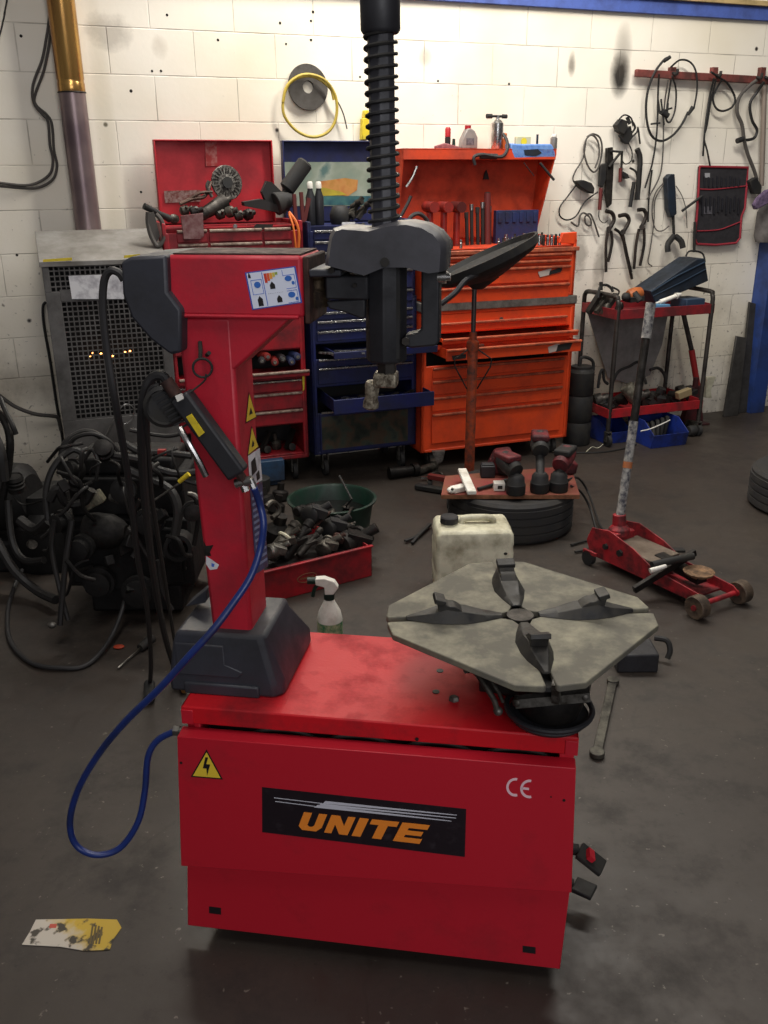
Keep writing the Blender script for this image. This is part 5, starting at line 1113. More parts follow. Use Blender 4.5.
m = MB(W); m.tpx([(667, 180, -.03), (656, 192, -.03), (652, 210, -.03), (655, 228, -.03), (662, 231, -.03), (669, 226, -.03)], .004); m.tpx([(664, 184, -.03), (655, 200, -.03), (654, 222, -.03), (650, 250, -.03), (648, 262, -.03), (652, 266, -.03)], .004); m.tpx([(676, 186, -.03), (682, 196, -.03), (686, 210, -.03), (687, 228, -.03)], .003)
m.build('hanging_wires', CABLEG, label='thin grey wires drooping around the slim dark pouch', cat='wire')
cable('hanging_cable', [(652, 170, -.03), (649, 195, -.03), (648, 222, -.03)], .006, CABLE, 'short black cable hanging right of the right pliers')
# disc and yellow hose, yellow sponge
m = MB(W); pc = W.hit(308.5, 87, -.03); R2 = Vector((.12, -1, .06)); m.lathe(pc+Vector((0, .02, 0)), R2, [(.032, 0), (.12, 0), (.122, .006), (.12, .012), (.034, .012), (.032, .008)], 48, cap=False)
n_ = 48; m.build('backing_disc', mat('disc_grey', '46423e', .6, dirt='38342f', amt=.5, scale=14), label='dark grey round disc with a centre hole hanging on the wall', cat='disc')
m = MB(W)
m.tpx([(283, 102, -.055), (287, 86, -.055), (299, 76, -.055), (313, 75, -.055), (327, 82, -.055), (336, 98, -.055), (336, 118, -.055), (328, 132, -.055), (313, 137, -.055), (297, 131, -.055), (285, 117, -.055), (283, 102, -.05), (288, 85, -.05), (300, 77, -.05), (315, 77, -.05), (330, 88, -.05), (334, 100, -.05)], .0085, n=8)
o = m.build('yellow_hose', OILYEL, label='yellow hose coiled in a ring over the grey disc on the wall', cat='hose')
MB(W).tpx([(334, 96, -.05), (340, 106, -.045), (344, 116, -.045), (347, 129, -.045)], .004).build('thin_tail', CABLEG, o)
m = MB(W); m.ppx([(363, 118), (369, 118), (370, 139), (362, 140)], -.05, .05); m.ppx([(365, 110), (369, 110), (369, 118), (364.5, 118)], -.05, .05); m.build('yellow_dispenser', YEL, label='yellow plastic piece on the wall just left of the black spring shaft', cat='dispenser', bev=.004)
m = MB(W)
for x, y in ((152, 71), (161, 71), (131, 91), (141, 192), (280, 23), (313, 12), (311, 21), (311, 40), (360, 77), (286, 44), (438, 81), (509, 84), (218, 40), (167, 15), (21, 36), (17, 255)):
    p = W.hit(x, y, 0); m.lathe((p.x, -.0005, p.z), (0, -1, 0), [(.006+.003*random.random(), 0), (.004, .0012)], 10)
m.build('trim_4', mat('hole_dark', '1c1814', .9), kind='structure')

# ================================================================ red trolley
TU_0, TU_1, TD0, TD1 = 1.42, 2.155, .10, .50
TG = mat('tube_grey', '4e4a46', .4, .6, dirt='2a2624', amt=.5, scale=12)
TRD = mat('tray_red', '8a2026', .45, dirt='5a181c', amt=.5, scale=8)
tr = thing('tool_trolley', ((TU_0+TU_1)/2, -.3, 0), 'red two tier workshop trolley with grey tube frame by the wall', 'trolley', fr=W)
zt1, zt2 = .885, .235
m = MB(W)
for u in (TU_0, TU_1):
    m.tube([(u, -TD1, .10), (u, -TD1, .4), (u, -TD1, .8), (u, -TD1, .93), (u, -TD1+.01, .965), (u, -TD1+.04, .985), (u, -TD0-.06, .985), (u, -TD0-.01, .965), (u, -TD0, .93), (u, -TD0, .8), (u, -TD0, .4), (u, -TD0, .1)], .015, n=12, smooth=3)
m.builds('tube_frame', TG, tr)
for z in (zt1, zt2):
    m = MB(W); T = .004; u0_, u1_ = TU_0+.015, TU_1-.015
    m.box(u0_, u1_, -TD1, -TD0, z-.035, z-.031); m.box(u0_, u1_, -TD1-.012, -TD1-.006, z-.04, z+.022); m.box(u0_, u1_, -TD0, -TD0+.006, z-.04, z+.022); m.box(u0_-.03, u0_-.022, -TD1-.01, -TD0, z-.04, z+.022); m.box(u1_+.022, u1_+.03, -TD1-.01, -TD0, z-.04, z+.022)
    m.box(u0_-.03, u1_+.03, -TD1-.01, -TD0+.004, z-.038, z-.034)
    m.build('tray', TRD if z > .5 else mat('tray_red2', 'a81c24', .45, dirt='6a181c', amt=.4), tr, bev=.002)
for u in (TU_0, TU_1):
    for d in (TD0, TD1):
        m = MB(W); m.cyl((u-.012, -d-.01, .04), (u+.012, -d-.01, .04), .038, n=18); c_ = m.build('caster', RUB, tr)
        m = MB(W); m.box(u-.02, u-.015, -d-.02, -d+.01, .035, .10); m.box(u+.015, u+.02, -d-.02, -d+.01, .035, .10); m.box(u-.02, u+.02, -d-.02, -d+.015, .095, .102); m.build('fork', STEEL, c_)
# toolbox on the trolley, tilted
zb = zt1+.0
m = MB(W); R = rotm(y=-26)
def tb(c, s): m.obox(Vector((1.86, -.33, 1.045)) + R @ Vector(c), s, R)
TB0 = [W.hit(x, y, -.42) for x, y in ((650, 291), (656, 303.5), (708.5, 281), (705, 258.5), (697, 259))]
m.prism(TB0, (0, .19, 0)); tbx = m.build('toolbox', NAVY, label='dark blue steel toolbox lying tilted on top of the red trolley', cat='toolbox', bev=.005)
MB(W).tpx([(651, 292, -.425), (675, 277, -.425), (705, 262, -.425)], .005, smooth=0).build('rim', mat('navy_edge', '2e3e50', .4, .3), tbx)
MB(W).tpx([(653, 296, -.425), (680, 283, -.425), (706, 269, -.425)], .004, smooth=0).build('rim', mat('navy_edge', '2e3e50', .4, .3), tbx)
MB(W).tpx([(686, 256, -.42), (690, 251, -.40), (702, 253, -.38), (705, 262, -.40)], .006).build('handle', BLKM, tbx)
m = MB(W); p = W.hit(636, 292, -.40); m.lathe(p+Vector((-.06, 0, -.02)), Vector((1, .1, .1)), [(.03, 0), (.04, .02), (.045, .06), (.04, .10), (.02, .11)], 18); m.build('orange_sander', ORG2 if 0 else mat('rust_orange', 'a85a28', .5, dirt='6a3a1c', amt=.4), label='orange brown round tool at the left end of the toolbox', cat='tool')
m = MB(W); m.bar(W.hit(628, 300, -.44), W.hit(642, 298, -.42), .05, .03); m.ball(W.hit(626, 297, -.44), .03); m.cyl(W.hit(640, 301, -.46), W.hit(634, 293, -.42), .022); m.build('angle_grinder', BLKM, label='black power tool in front of the orange tool on the trolley', cat='power tool')
m = MB(W); m.cyl(W.hit(660, 302, -.46), W.hit(676, 296, -.46), .015, .014, n=14); m.cyl(W.hit(676, 296, -.46), W.hit(681, 294, -.46), .022, .008, n=14); m.cyl(W.hit(656, 303, -.46), W.hit(660, 302, -.46), .006, n=8); m.build('sealant_tube', WHITE, label='white sealant tube with nozzle lying on the trolley front edge', cat='tube')
m = MB(W); m.prism([(1.68, -.485, zt1-.02), (1.85, -.485, zt1-.02), (1.83, -.485, zt1+.033), (1.70, -.485, zt1+.038)], (0, .06, 0)); m.build('blue_tray', mat('tray_blue', '5a8ab0', .4), label='small pale blue box below the toolbox', cat='box', bev=.004)
m = MB(W); m.box(1.97, 2.12, -.47, -.3, zt1-.03, zt1+.055); m.build('blue_box', mat('box_dim_blue', '2a3c52', .5), label='dim blue box at the right end of the trolley top', cat='box', bev=.004)
for i, (x, y) in enumerate(((596, 296), (605, 294), (612, 297), (618, 295), (603, 299))):
    m = MB(W); p = W.hit(x, y, -.34); p.z = max(p.z, zt1); 
    if i % 2: m.lathe((p.x, p.y, zt1-.03), (.3, -.2, 1), [(.02, 0), (.026, .02), (.026, .06), (.01, .08)], 12)
    else: m.bar((p.x-.05, p.y, zt1-.01), (p.x+.05, p.y+.03, p.z+.01), .035, .03)
    m.build('small_tool', JM[i % 3], label='dark greasy tool part at the left of the trolley top, %s' % ('at the left end', 'second along', 'right of the middle', 'furthest right', 'front middle')[i], cat='tool part', group='parts on the trolley top')
m = MB(W); m.tpx([(598, 298, -.36), (600, 287, -.34), (606, 285, -.32), (611, 288, -.32), (613, 292, -.33)], .009); m.cyl(W.hit(601, 290, -.34), W.hit(601, 282, -.34), .012, n=8); m.tpx([(612, 287, -.3), (619, 291, -.3), (617, 296, -.3)], .006)
m.build('g_clamp', BLKM, label='black bent clamp standing at the left end of the trolley top', cat='clamp')
m = MB(W); m.prism([(1.46, -TD0-.012, .86), (2.09, -TD0-.012, .86), (2.0, -TD0-.012, .52), (1.55, -TD0-.012, .30)], (0, .006, 0)); m.prism([W.hit(x, y, -.13) for x, y in ((592, 314), (667, 312), (662, 345), (650, 372), (616, 380), (607, 372))], (0, .006, 0))
m.v = m.v[8:] if 0 else m.v
m = MB(W); m.prism([W.hit(x, y, -.075) for x, y in ((588, 314), (668, 314), (662, 345), (650, 375), (630, 384), (608, 378))], (0, .006, 0)); m.build('grey_panel', mat('panel_grey', '8a8884', .6, dirt='74726e', amt=.4), label='grey tapering sheet standing on the wall behind the trolley', cat='sheet')
m = MB(W); m.cyl(W.hit(683, 312, -.10), W.hit(692, 352, -.13), .017, n=12); o = m.build('long_lever', TG, label='grey and red lever leaning on the wall behind the trolley', cat='lever')
m = MB(W); m.cyl(W.hit(691.5, 350, -.13), W.hit(699, 395, -.16), .022, n=12); m.build('red_grip', mat('grip_red2', '9a2424', .5), o)
# parts on the lower tray
for i, (x, y, r_) in enumerate(((606, 398, .05), (616, 396, .045), (640, 398, .05), (655, 386, .06), (668, 396, .055), (682, 393, .05), (690, 398, .04), (648, 402, .04), (600, 392, .05), (674, 400, .04))):
    m = MB(W); p = W.hit(x, y, -.34+.03*(i % 3)); z0_ = zt2-.03; hh = max(p.z-z0_, .05)
    if i % 3 == 0: m.lathe((p.x, p.y, z0_), (.25, -.3, 1), [(r_*.7, 0), (r_, .01), (r_, hh*.6), (r_*.5, hh*.7), (r_*.5, hh)], 16); m.bar((p.x-.05, p.y-.02, z0_+.04), (p.x+.05, p.y, z0_+.07), .03, .03)
    elif i % 3 == 1: m.bar((p.x-.06, p.y, z0_+.02), (p.x+.05, p.y-.03, p.z), .06, .05); m.cyl((p.x, p.y-.02, z0_+.06), (p.x+.02, p.y-.09, z0_+.07), .03)
    else: m.lathe((p.x-.05, p.y, z0_+.05), (1, -.3, .25), [(r_*.5, 0), (r_, .01), (r_, .06), (r_*.7, .065), (r_*.7, .11)], 16)
    m.build('machine_part', (BLKM, GREASE, DSTEEL)[i % 3], label='dark metal part heaped on the lower trolley tray, %s' % ('second from the left', 'third from the left', 'left of the centre', 'topmost of the heap', 'right of the topmost part', 'second from the right', 'furthest right', 'front and centre', 'furthest left', 'front and right')[i], cat='metal part', group='parts on the lower trolley tray')
m = MB(W); m.lathe(W.hit(626, 386, -.42), W.hit(640, 372, -.42)-W.hit(626, 386, -.42) if 0 else Vector((.5, -.3, -.7)), [(.045, 0), (.05, .01), (.05, .11), (.045, .12)], 18); m.build('tin_can', mat('tin_dirty', '8a8678', .4, .5, dirt='4a463c', amt=.6, scale=25), label='dirty silver tin lying on the lower tray of the trolley', cat='tin')
m = MB(W); p, q_ = W.hit(677, 396, -.45), W.hit(690, 391, -.45); m.bar(p, q_, .05, .045, up=(0, 1, 0)); m.build('wood_block', mat('block_tan', '8a7a5a', .7), label='pale tan block end at the right of the lower tray', cat='block', bev=.004)
m = MB(W); m.tpx([(612, 385, -.3), (618, 372, -.3), (630, 366, -.3), (638, 362, -.3), (642, 370, -.32), (646, 384, -.34)], .010); m.tpx([(650, 370, -.3), (658, 368, -.3), (664, 374, -.3), (666, 384, -.3)], .011); m.builds('bent_hose', BLKM, label='black hose arching over the parts on the lower tray', cat='hose', group='arching hoses on the lower tray')
m = MB(W); m.tpx([(598, 388, -.3), (600, 374, -.3), (603, 370, -.3), (604, 380, -.3), (608, 384, -.3)], .010); m.build('puller', BLKM, label='black hooked puller at the left end of the lower tray', cat='puller')
# blue bins under the trolley
def bin_(name, u0, u1, d0, d1, hgt, label, open_front=True):
    m = MB(W); t = .005
    m.box(u0, u1, -d1, -d0, 0.001, t); m.box(u0, u1, -d0-t, -d0, 0, hgt)
    for u in (u0, u1-t): m.prism([(u, -d1, 0), (u, -d0, 0), (u, -d0, hgt), (u, -d1+.10, hgt), (u, -d1-.02, hgt*.55)], (t, 0, 0))
    m.prism([(u0, -d1, 0), (u0, -d1-.02, hgt*.55), (u0, -d1-.015, hgt*.55), (u0, -d1+.006, 0)], (u1-u0, 0, 0)); m.box(u0-.004, u1+.004, -d0-.01, -d0+.004, hgt-.02, hgt)
    o = m.build(name, BINB, label=label, cat='bin', bev=.0015); return o
bin_('storage_bin', 1.66, 1.94, .38, .66, .17, 'bright blue open storage bin under the right half of the trolley')
bin_('storage_bin', 1.44, 1.62, .25, .46, .15, 'darker blue bin under the left half of the trolley')
m = MB(W)
for i in range(5): m.tube([(1.70+.04*i, -.60+.02*i, .03), (1.72+.04*i, -.52, .12+.01*i), (1.76+.03*i, -.45, .10)], .014)
m.build('bin_contents', BLKM, label='black hoses and scraps inside the bright blue bin', cat='scrap', kind='stuff')
cable('white_wire', [(641, 431, -.70), (650, 429, -.66), (662, 424, -.6), (670, 420, -.55)], .004, WHITE, 'short pale wire lying over the edge of the bright blue bin', 'wire')
m = MB(W); m.lathe((2.21, -.1-.26, .036), (.3, -1, 0), [(.02, -.03), (.034, -.028), (.036, 0), (.034, .03), (.02, .032)], 18); p = W.hz(708, 436, 0); o = m.build('tape_roll', ALU, label='small grey roll lying on the floor right of the trolley', cat='roll')
m = MB(W); m.lathe((2.08, -.50, .04), (1, 0, 0), [(.03, 0), (.036, .01), (.036, .05), (.03, .06)], 16); m.build('rubber_mount', RUB, label='black rubber piece on the floor by the right trolley wheel', cat='rubber piece')
m = MB(W); m.prism([(2.24, -.24, .01), (2.42, -.24, .01), (2.36, -.24, .28), (2.30, -.24, .28)], (0, .05, 0)); m.cyl((2.33, -.215, .25), (2.33, -.215, .34), .02); m.box(2.24, 2.43, -.30, -.14, 0.0, .012); m.build('axle_stand', mat('stand_maroon', '5a2024', .5, dirt='2a1416', amt=.5), label='dark red axle stand on the floor right of the trolley', cat='axle stand', bev=.002)
m = MB(W); m.prism([W.hit(x, y, -.24) for x, y in ((707, 377), (716, 377), (711, 391), (712, 398), (706, 398))], (0, .03, 0)); m.build('pale_bracket', CAN, label='pale grey bracket standing on top of the dark red axle stand', cat='bracket', bev=.003)
# leaning plates by the blue column
for pts, v, lb in (([(719, 411), (733, 411), (747, 338), (737, 336)], -.10, 'front shorter one'), ([(733, 411), (742, 411), (757, 304), (750, 302)], -.05, 'rear taller one')):
    a = [W.hit(x, y, v) for x, y in pts]; a[0].z = a[1].z = 0.001
    b_ = [Vector((p.x, p.y, p.z)) for p in a]
    b_[0].y -= .06; b_[1].y -= .06
    m = MB(W); m.prism(b_, (0, .02, 0)); m.build('metal_plate', mat('plate_dark', '4c4a48', .45, .4, dirt='34322f', amt=.5, scale=9), label='dark grey metal strip leaning on the wall by the blue column, %s' % lb, cat='metal strip', bev=.002)
# black tall container
m = MB(W); pc = Vector((1.27, -.36, 0)); hh = W.hit(580, 366, -.36).z; m.lathe(pc, (0, 0, 1), [(.085, 0), (.09, .01), (.09, hh*.28), (.083, hh*.30), (.09, hh*.32), (.09, hh*.62), (.083, hh*.64), (.09, hh*.66), (.088, hh*.93), (.07, hh*.97), (.07, hh)], 28)
o = m.build('drain_canister', BLKM, label='tall black ribbed canister with a handle between the orange chest and the trolley', cat='canister')
MB(W).tube([pc+Vector(p) for p in ((-.02, 0, hh), (-.01, 0, hh+.05), (.03, 0, hh+.055), (.085, 0, hh+.02), (.09, 0, hh-.06), (.085, 0, hh-.10))], .011).build('handle', BLKM, o)
m = MB(W); p = W.hit(572, 352, -.40); m.cyl(p, p+Vector((.02, 0, -.25)), .015)
m = MB(W); m.tube([(1.12, -.56, .005), (1.3, -.62, .005), (1.5, -.60, .005), (1.62, -.55, .005)], .006); m.build('floor_wire', CABLE, label='thin black wire on the floor in front of the black canister', cat='wire')
cable('straw_wire', [(586, 452, -.6), (592, 447, -.6), (598, 448, -.6), (603, 444, -.6)], .002, CAN, 'few pale wire bristles on the floor near the black canister', 'wire')

# ================================================================ stand with tilted black dish
SY = 4.85
pb, ptp = aty(473.5, 500, SY), aty(476, 296, SY); X0 = .487
os_ = thing('oil_drainer', (X0, SY, 0), 'rusty orange pole stand carrying a tilted black dish in front of the orange chest', 'oil drainer')
zc1 = aty(474, 347, SY).z
SRT = mat('stand_rust', 'a8441e', .5, .1, dirt='4a3028', amt=.45, scale=22)
MB().cyl((X0, SY, .06), (X0, SY, zc1), .028, n=20).build('lower_pole', SRT, os_)
zt3 = aty(474, 285, SY).z
MB().cyl((X0, SY, zc1-.03), (X0, SY, zt3), .013, n=16).build('upper_pole', mat('pole_dark', '5a5654', .35, .7), os_)
m = MB(); m.lathe((X0, SY, zc1-.02), (0, 0, 1), [(.032, 0), (.034, .01), (.034, .05), (.02, .06), (.02, .10)], 18); m.cyl((X0+.03, SY, zc1+.01), (X0+.06, SY, zc1+.01), .008); m.build('clamp_collar', SRT, os_)
for s_ in (-1, 1):
    m = MB(); m.tube([(X0+s_*.028, SY-.02, aty(474, 349, SY).z), (X0+s_*.10, SY-.03, aty(474, 358, SY).z), (X0+s_*.095, SY-.03, aty(474, 366, SY).z), (X0+s_*.028, SY-.02, aty(474, 388, SY).z)], .004, smooth=0); m.build('wire_hook', DSTEEL, os_)
for k in range(4):
    g = PI/4+k*PI/2+.25; d_ = Vector((math.cos(g), math.sin(g), 0)); q0_ = Vector((X0, SY, .07))
    MB().bar(q0_+d_*.02, q0_+d_*.26, .035, .03).build('leg', mat('leg_maroon', '6a2420', .5), os_, bev=.003)
    m = MB(); c0 = q0_+d_*.25; m.cyl((c0.x-.012, c0.y, .026), (c0.x+.012, c0.y, .026), .025); m.cyl((c0.x, c0.y, .03), (c0.x, c0.y, .06), .012); m.build('caster', RUB, os_)
dc = aty(487, 262, SY-.02); axd = Vector((-.40, .02, .9)).normalized()
m = MB(); m.lathe(dc-axd*.09, axd, [(.05, 0), (.12, .02), (.25, .06), (.285, .085), (.292, .125), (.280, .125), (.272, .10), (.22, .085), (.10, .045), (.03, .04)], 40); m.build('dish', BLKM, os_)
m = MB(); m.tube([aty(441, 304, SY-.3), aty(455, 293, SY-.3), aty(466, 280, SY-.28), aty(478, 274, SY-.27)], .014); m.build('drain_tube', BLK, os_)
m = MB(); a_ = aty(445, 276, SY-.2); m.lathe(a_, Vector((-.3, -1, .1)), [(.02, 0), (.028, .01), (.028, .03), (.015, .035)], 18); m.build('valve', CHROME, os_)
MB().lathe(aty(478, 283, SY)-Vector((0, 0, .03)), (0, 0, 1), [(.03, 0), (.07, .03), (.11, .06)], 24).build('dish_mount', BLKM, os_)

# ================================================================ tyre with board and air tools
def tyre(name, c, R, r, w_, label, tilt=None):
    t = w_/2; m = MB(); prof = []
    pr = [(r, -t*.8), (r+.02, -t*.95), (R*.93, -t), (R*.985, -t*.86)]
    for i in range(5):
        z = -t*.80+i*t*.4; pr += [(R, z), (R, z+t*.30), (R-.006, z+t*.31), (R-.006, z+t*.39)] if i < 4 else []
    pr += [(R*.985, t*.86), (R*.93, t), (r+.02, t*.95), (r, t*.8), (r-.002, 0), (r, -t*.8)]
    m.lathe(c, tilt or (0, 0, 1), pr, 64, cap=False); o = m.build(name, mat('tyre_rubber', '242426', .75, dirt='302e2b', amt=.5, scale=12, bump=.1), label=label, cat='tyre'); return o
tyre('car_tyre', (.66, 4.40, .105), .325, .20, .21, 'black tyre lying flat under the red board of air tools')
tyre('car_tyre', (2.36, 4.62, .105), .34, .20, .21, 'black tyre lying flat on the floor at the right edge')
BZ = .212
bA = [atz(x, y, BZ+.022) for x, y in ((441, 495), (580, 495), (571, 466), (445, 476))]
m = MB(); m.prism([Vector((p.x, p.y, BZ)) for p in bA], (0, 0, .022)); bd2 = m.build('board', WOOD, label='thick wooden board with red painted top resting on the tyre', cat='board', bev=.002)
cB = sum(bA, Vector())/4
m = MB(); m.prism([Vector((p.x, p.y, BZ+.022))+(cB-p)*.004 for p in bA], (0, 0, .0012)); m.build('painted_top', mat('board_red', '7a2a2a', .6, dirt='7a4a34', amt=.5, scale=6), bd2)
bz = BZ+.0235
def bp2(x, y, z=bz): return atz(x, y, z)
def impact(label, fx, fy, top, yaw, red_on_top, back=.10):
    """cordless impact wrench standing on its round black battery, body leaning back"""
    b = bp2(fx, fy); b.y += .05
    t = thing('impact_wrench', b, label, 'impact wrench', 'impact wrenches on the board')
    r = .048; d = Vector((math.sin(yaw), math.cos(yaw), 0)); e1 = Vector((d.y, -d.x, 0))
    m = MB(); m.lathe(b, (0, 0, 1), [(r*.92, 0), (r, .006), (r, .05), (r*.9, .056), (r*.86, .085), (r*.6, .10)], 24); m.build('battery', BLKM, t)
    g0 = b+Vector((0, 0, .08)); g1 = b+d*back*.6+Vector((0, 0, top*.72))
    MB().lathe(g0, g1-g0, [(.026, 0), (.022, .02), (.023, (g1-g0).length)], 16).build('grip', BLKM, t)
    c = b+d*back*.6+Vector((0, 0, top*.78)); A = (d*-1+Vector((0, 0, -.35))).normalized()
    m = MB(); m.lathe(c-A*.07, A, [(.03, 0), (.046, .01), (.048, .07), (.044, .10), (.046, .104), (.040, .13), (.018, .135)], 22); m.build('motor_housing', BLKM if red_on_top else TRD2, t)
    m = MB(); R = Matrix((e1, d, Vector((0, 0, 1)))).transposed(); m.obox(c+Vector((0, 0, .040))+d*.02, (.085, .13, .035), R); m.build('top_shell', TRD2 if red_on_top else BLKM, t, bev=.010)
TRD2 = mat('tool_red', '6e1c22', .5, dirt='3a1418', amt=.55, scale=20)
impact('red and black impact wrench at the left of the board on a round black foot', 517, 497, .17, -.5, True)
impact('tallest impact wrench in the middle of the board with a flat red top', 541, 495, .27, .1, True, .2)
impact('impact wrench at the right end of the board with a dull red body', 560, 494, .19, .5, False)
m = MB(); p = bp2(500, 474); m.prism([p+Vector(q_) for q_ in ((-.09, -.02, 0), (.06, -.02, 0), (.07, -.02, .10), (.05, -.02, .14), (-.03, -.02, .13))], (0, .07, 0)); o = m.build('cordless_grinder', TRD2, label='dark red slanting tool body lying behind the left impact wrench', cat='power tool', bev=.012)
MB().cyl(p+Vector((.02, -.06, .05)), p+Vector((.03, .0, .07)), .045, n=20).build('battery', BLKM, o)
m = MB(); p = bp2(566, 474); m.prism([p+Vector(q_) for q_ in ((-.05, -.02, 0), (.05, -.02, 0), (.06, -.02, .06), (-.04, -.02, .10))], (0, .06, 0)); o = m.build('cordless_drill', TRD2, label='dull red tool block with a black knob at the back right corner of the board', cat='power tool', bev=.012)
MB().cyl(p+Vector((0, 0, .07)), p+Vector((0, 0, .15)), .022, n=16).build('chuck', BLKM, o)
m = MB(); p = bp2(487, 477); m.box(p.x-.035, p.x+.04, p.y-.02, p.y+.04, bz, bz+.065); m.box(p.x-.03, p.x+.035, p.y-.01, p.y+.03, bz+.065, bz+.075); m.build('battery_pack', BLK, label='square black battery pack behind the white pieces', cat='battery', bev=.006)
m = MB(); p = bp2(499, 490); m.box(p.x-.028, p.x+.028, p.y-.02, p.y+.03, bz, bz+.042); o = m.build('socket_box', WHITE, label='small white box in the middle front of the board', cat='box', bev=.003)
MB().box(p.x-.01, p.x+.014, p.y-.0215, p.y-.019, bz+.012, bz+.03).build('print', BLKM, o)
MB().cyl((p.x+.05, p.y-.01, bz+.02), (p.x+.05, p.y+.06, bz+.02), .02, n=16).build('black_socket', BLKM, label='short black socket right of the small white box', cat='socket')
m = MB(); p, q_ = bp2(452, 490, bz+.015), bp2(470, 486, bz+.018); m.bar(p, q_, .05, .03); m.ball(p, (.026, .026, .016)); o = m.build('white_bracket', WHITE, label='white plastic piece with a hole lying on the left of the board', cat='plastic piece', bev=.006)
MB().ball(p+Vector((.0, -.018, .010)), .008).build('hole', BLKM, o)
m = MB(); m.bar(bp2(472, 493, bz+.045), bp2(462, 470, bz+.06), .045, .022); m.build('white_bar', WHITE, label='white bar lying crosswise over the white plastic piece', cat='plastic piece', bev=.005)
m = MB(); m.tube([bp2(478, 489, bz+.012), bp2(492, 485, bz+.012), bp2(506, 480, bz+.014)], .009); m.build('long_tool', BLKM, label='thin black handle lying between the white bar and the impact wrenches', cat='handle')
m = MB(); m.tube([bp2(571, 486, bz+.01), atz(581, 492, .18), atz(590, 508, .09), atz(596, 530, .02), atz(598, 540, .012), atz(585, 541, .01), atz(571, 545, .01)], .006); m.tube([bp2(568, 480, bz+.01), atz(578, 478, .2), atz(588, 492, .1), atz(598, 520, .03), atz(604, 530, .012), atz(615, 532, .01), atz(600, 538, .01), atz(590, 548, .01), atz(575, 552, .01)], .006)
m.builds('power_lead', CABLE, label='black lead trailing off the right end of the board to the floor', cat='cable', group='leads trailing off the board')

# ================================================================ white jerrycan
jl, jr = aty(434, 540, 3.50), aty(515, 540, 3.50)
JF = Fr(((jl.x+jr.x)/2, 3.60), 2)
wj = (jr.x-jl.x)/2*.96
ZJ = aty(470, 531, 3.50).z
ca_ = thing('jerrycan', (0, 0, 0), 'dirty white plastic jerrycan with black cap behind the clamping table', 'jerrycan', fr=JF)
m = MB(JF); dj = .115
def ringz(z, s): return [(-wj*s, -dj*s, z), (-wj*.55*s, -dj*s*1.03, z), (wj*.55*s, -dj*s*1.03, z), (wj*s, -dj*s, z), (wj*s*1.02, 0, z), (wj*s, dj*s, z), (-wj*s, dj*s, z), (-wj*s*1.02, 0, z)]
rows = [ringz(0.0, .93), ringz(.012, .98), ringz(.10, 1), ringz(.11, .985), ringz(.13, .985), ringz(.14, 1), ringz(ZJ-.10, 1), ringz(ZJ-.09, .985), ringz(ZJ-.075, .985), ringz(ZJ-.06, 1), ringz(ZJ-.02, .98), ringz(ZJ, .90)]
vs = sum(rows, []); fs = [list(range(8)), [len(vs)-8+i for i in range(8)]]
for r_ in range(len(rows)-1):
    for i in range(8): fs.append((r_*8+i, r_*8+(i+1) % 8, (r_+1)*8+(i+1) % 8, (r_+1)*8+i))
m.add(vs, fs); m.build('body', CAN, ca_, bev=.012)
m = MB(JF); m.tube([(-wj*.28, 0, ZJ-.01), (-wj*.26, 0, ZJ+.016), (-wj*.1, 0, ZJ+.022), (wj*.35, 0, ZJ+.022), (wj*.52, 0, ZJ+.014), (wj*.55, 0, ZJ-.01)], .015, n=12); m.build('handle', CAN, ca_)
m = MB(JF); m.lathe((-wj*.62, -.01, ZJ-.005), (0, 0, 1), [(.036, 0), (.036, .012), (.034, .014)], 24); m.build('neck', CAN, ca_)
m = MB(JF); m.lathe((-wj*.62, -.01, ZJ+.006), (0, 0, 1), [(.038, 0), (.04, .004), (.039, .026), (.034, .030)], 28); m.build('cap', BLK, ca_)
m = MB(JF); m.ball((wj*.78, -dj-.002, ZJ-.10), (.008, .004, .006)); m.build('spot', BLKM, ca_)

# ================================================================ trolley jack
jA, jB = atz(612, 560, 0), atz(716, 609, 0)          # rear and front middle on the floor
jd = (jB-jA); JK = Fr((jA.x, jA.y), math.degrees(math.atan2(jd.y, jd.x))); JL = jd.length
jk = thing('trolley_jack', (JL*.5, 0, 0), 'low red trolley jack on wheels with a long paint-spattered upright handle', 'trolley jack', fr=JK)
wj2 = .098
for s_ in (-1, 1):
    m = MB(JK); y = s_*wj2
    m.prism([(-.02, y, .035), (JL-.02, y, .04), (JL+.03, y, .065), (JL, y, .085), (JL*.55, y, .105), (JL*.35, y, .155), (.06, y, .19), (-.05, y, .17), (-.08, y, .10), (-.05, y, .04)], (0, -s_*.006, 0)); m.build('side_plate', JRED, jk, bev=.002)
    m = MB(JK)
    for x, r_ in ((.14, .017), (.05, .015)): m.cyl((x, y, .11), (x, y+s_*.012, .11), r_, n=6)
    m.builds('side_bolt', BLKM, jk)
m = MB(JK); m.box(.06, JL*.52, -wj2+.01, wj2-.01, .10, .13); m.build('cover_plate', mat('jack_cover', '74685c', .5, .3, dirt='54483c', amt=.5), jk, bev=.003)
m = MB(JK); m.box(-.02, JL*.9, -wj2+.006, wj2-.006, .04, .05); m.cyl((JL+.01, -wj2-.02, .055), (JL+.01, wj2+.02, .055), .011); m.build('frame_floor', JRED, jk)
m = MB(JK); m.bar((JL*.45, 0, .12), (JL*.86, 0, .10), .06, .035); m.cyl((JL*.5, -.05, .10), (JL*.5, .05, .10), .03); m.build('lift_arm', GREASE, jk, bev=.004)
m = MB(JK); m.lathe((JL*.82, .0, .108), (0, 0, 1), [(.035, 0), (.04, .012), (.062, .016), (.066, .026), (.060, .028), (.05, .020)], 24); m.build('saddle', mat('saddle_rust', '8a6a4c', .6, .2, dirt='4a3a2c', amt=.5, scale=30), jk)
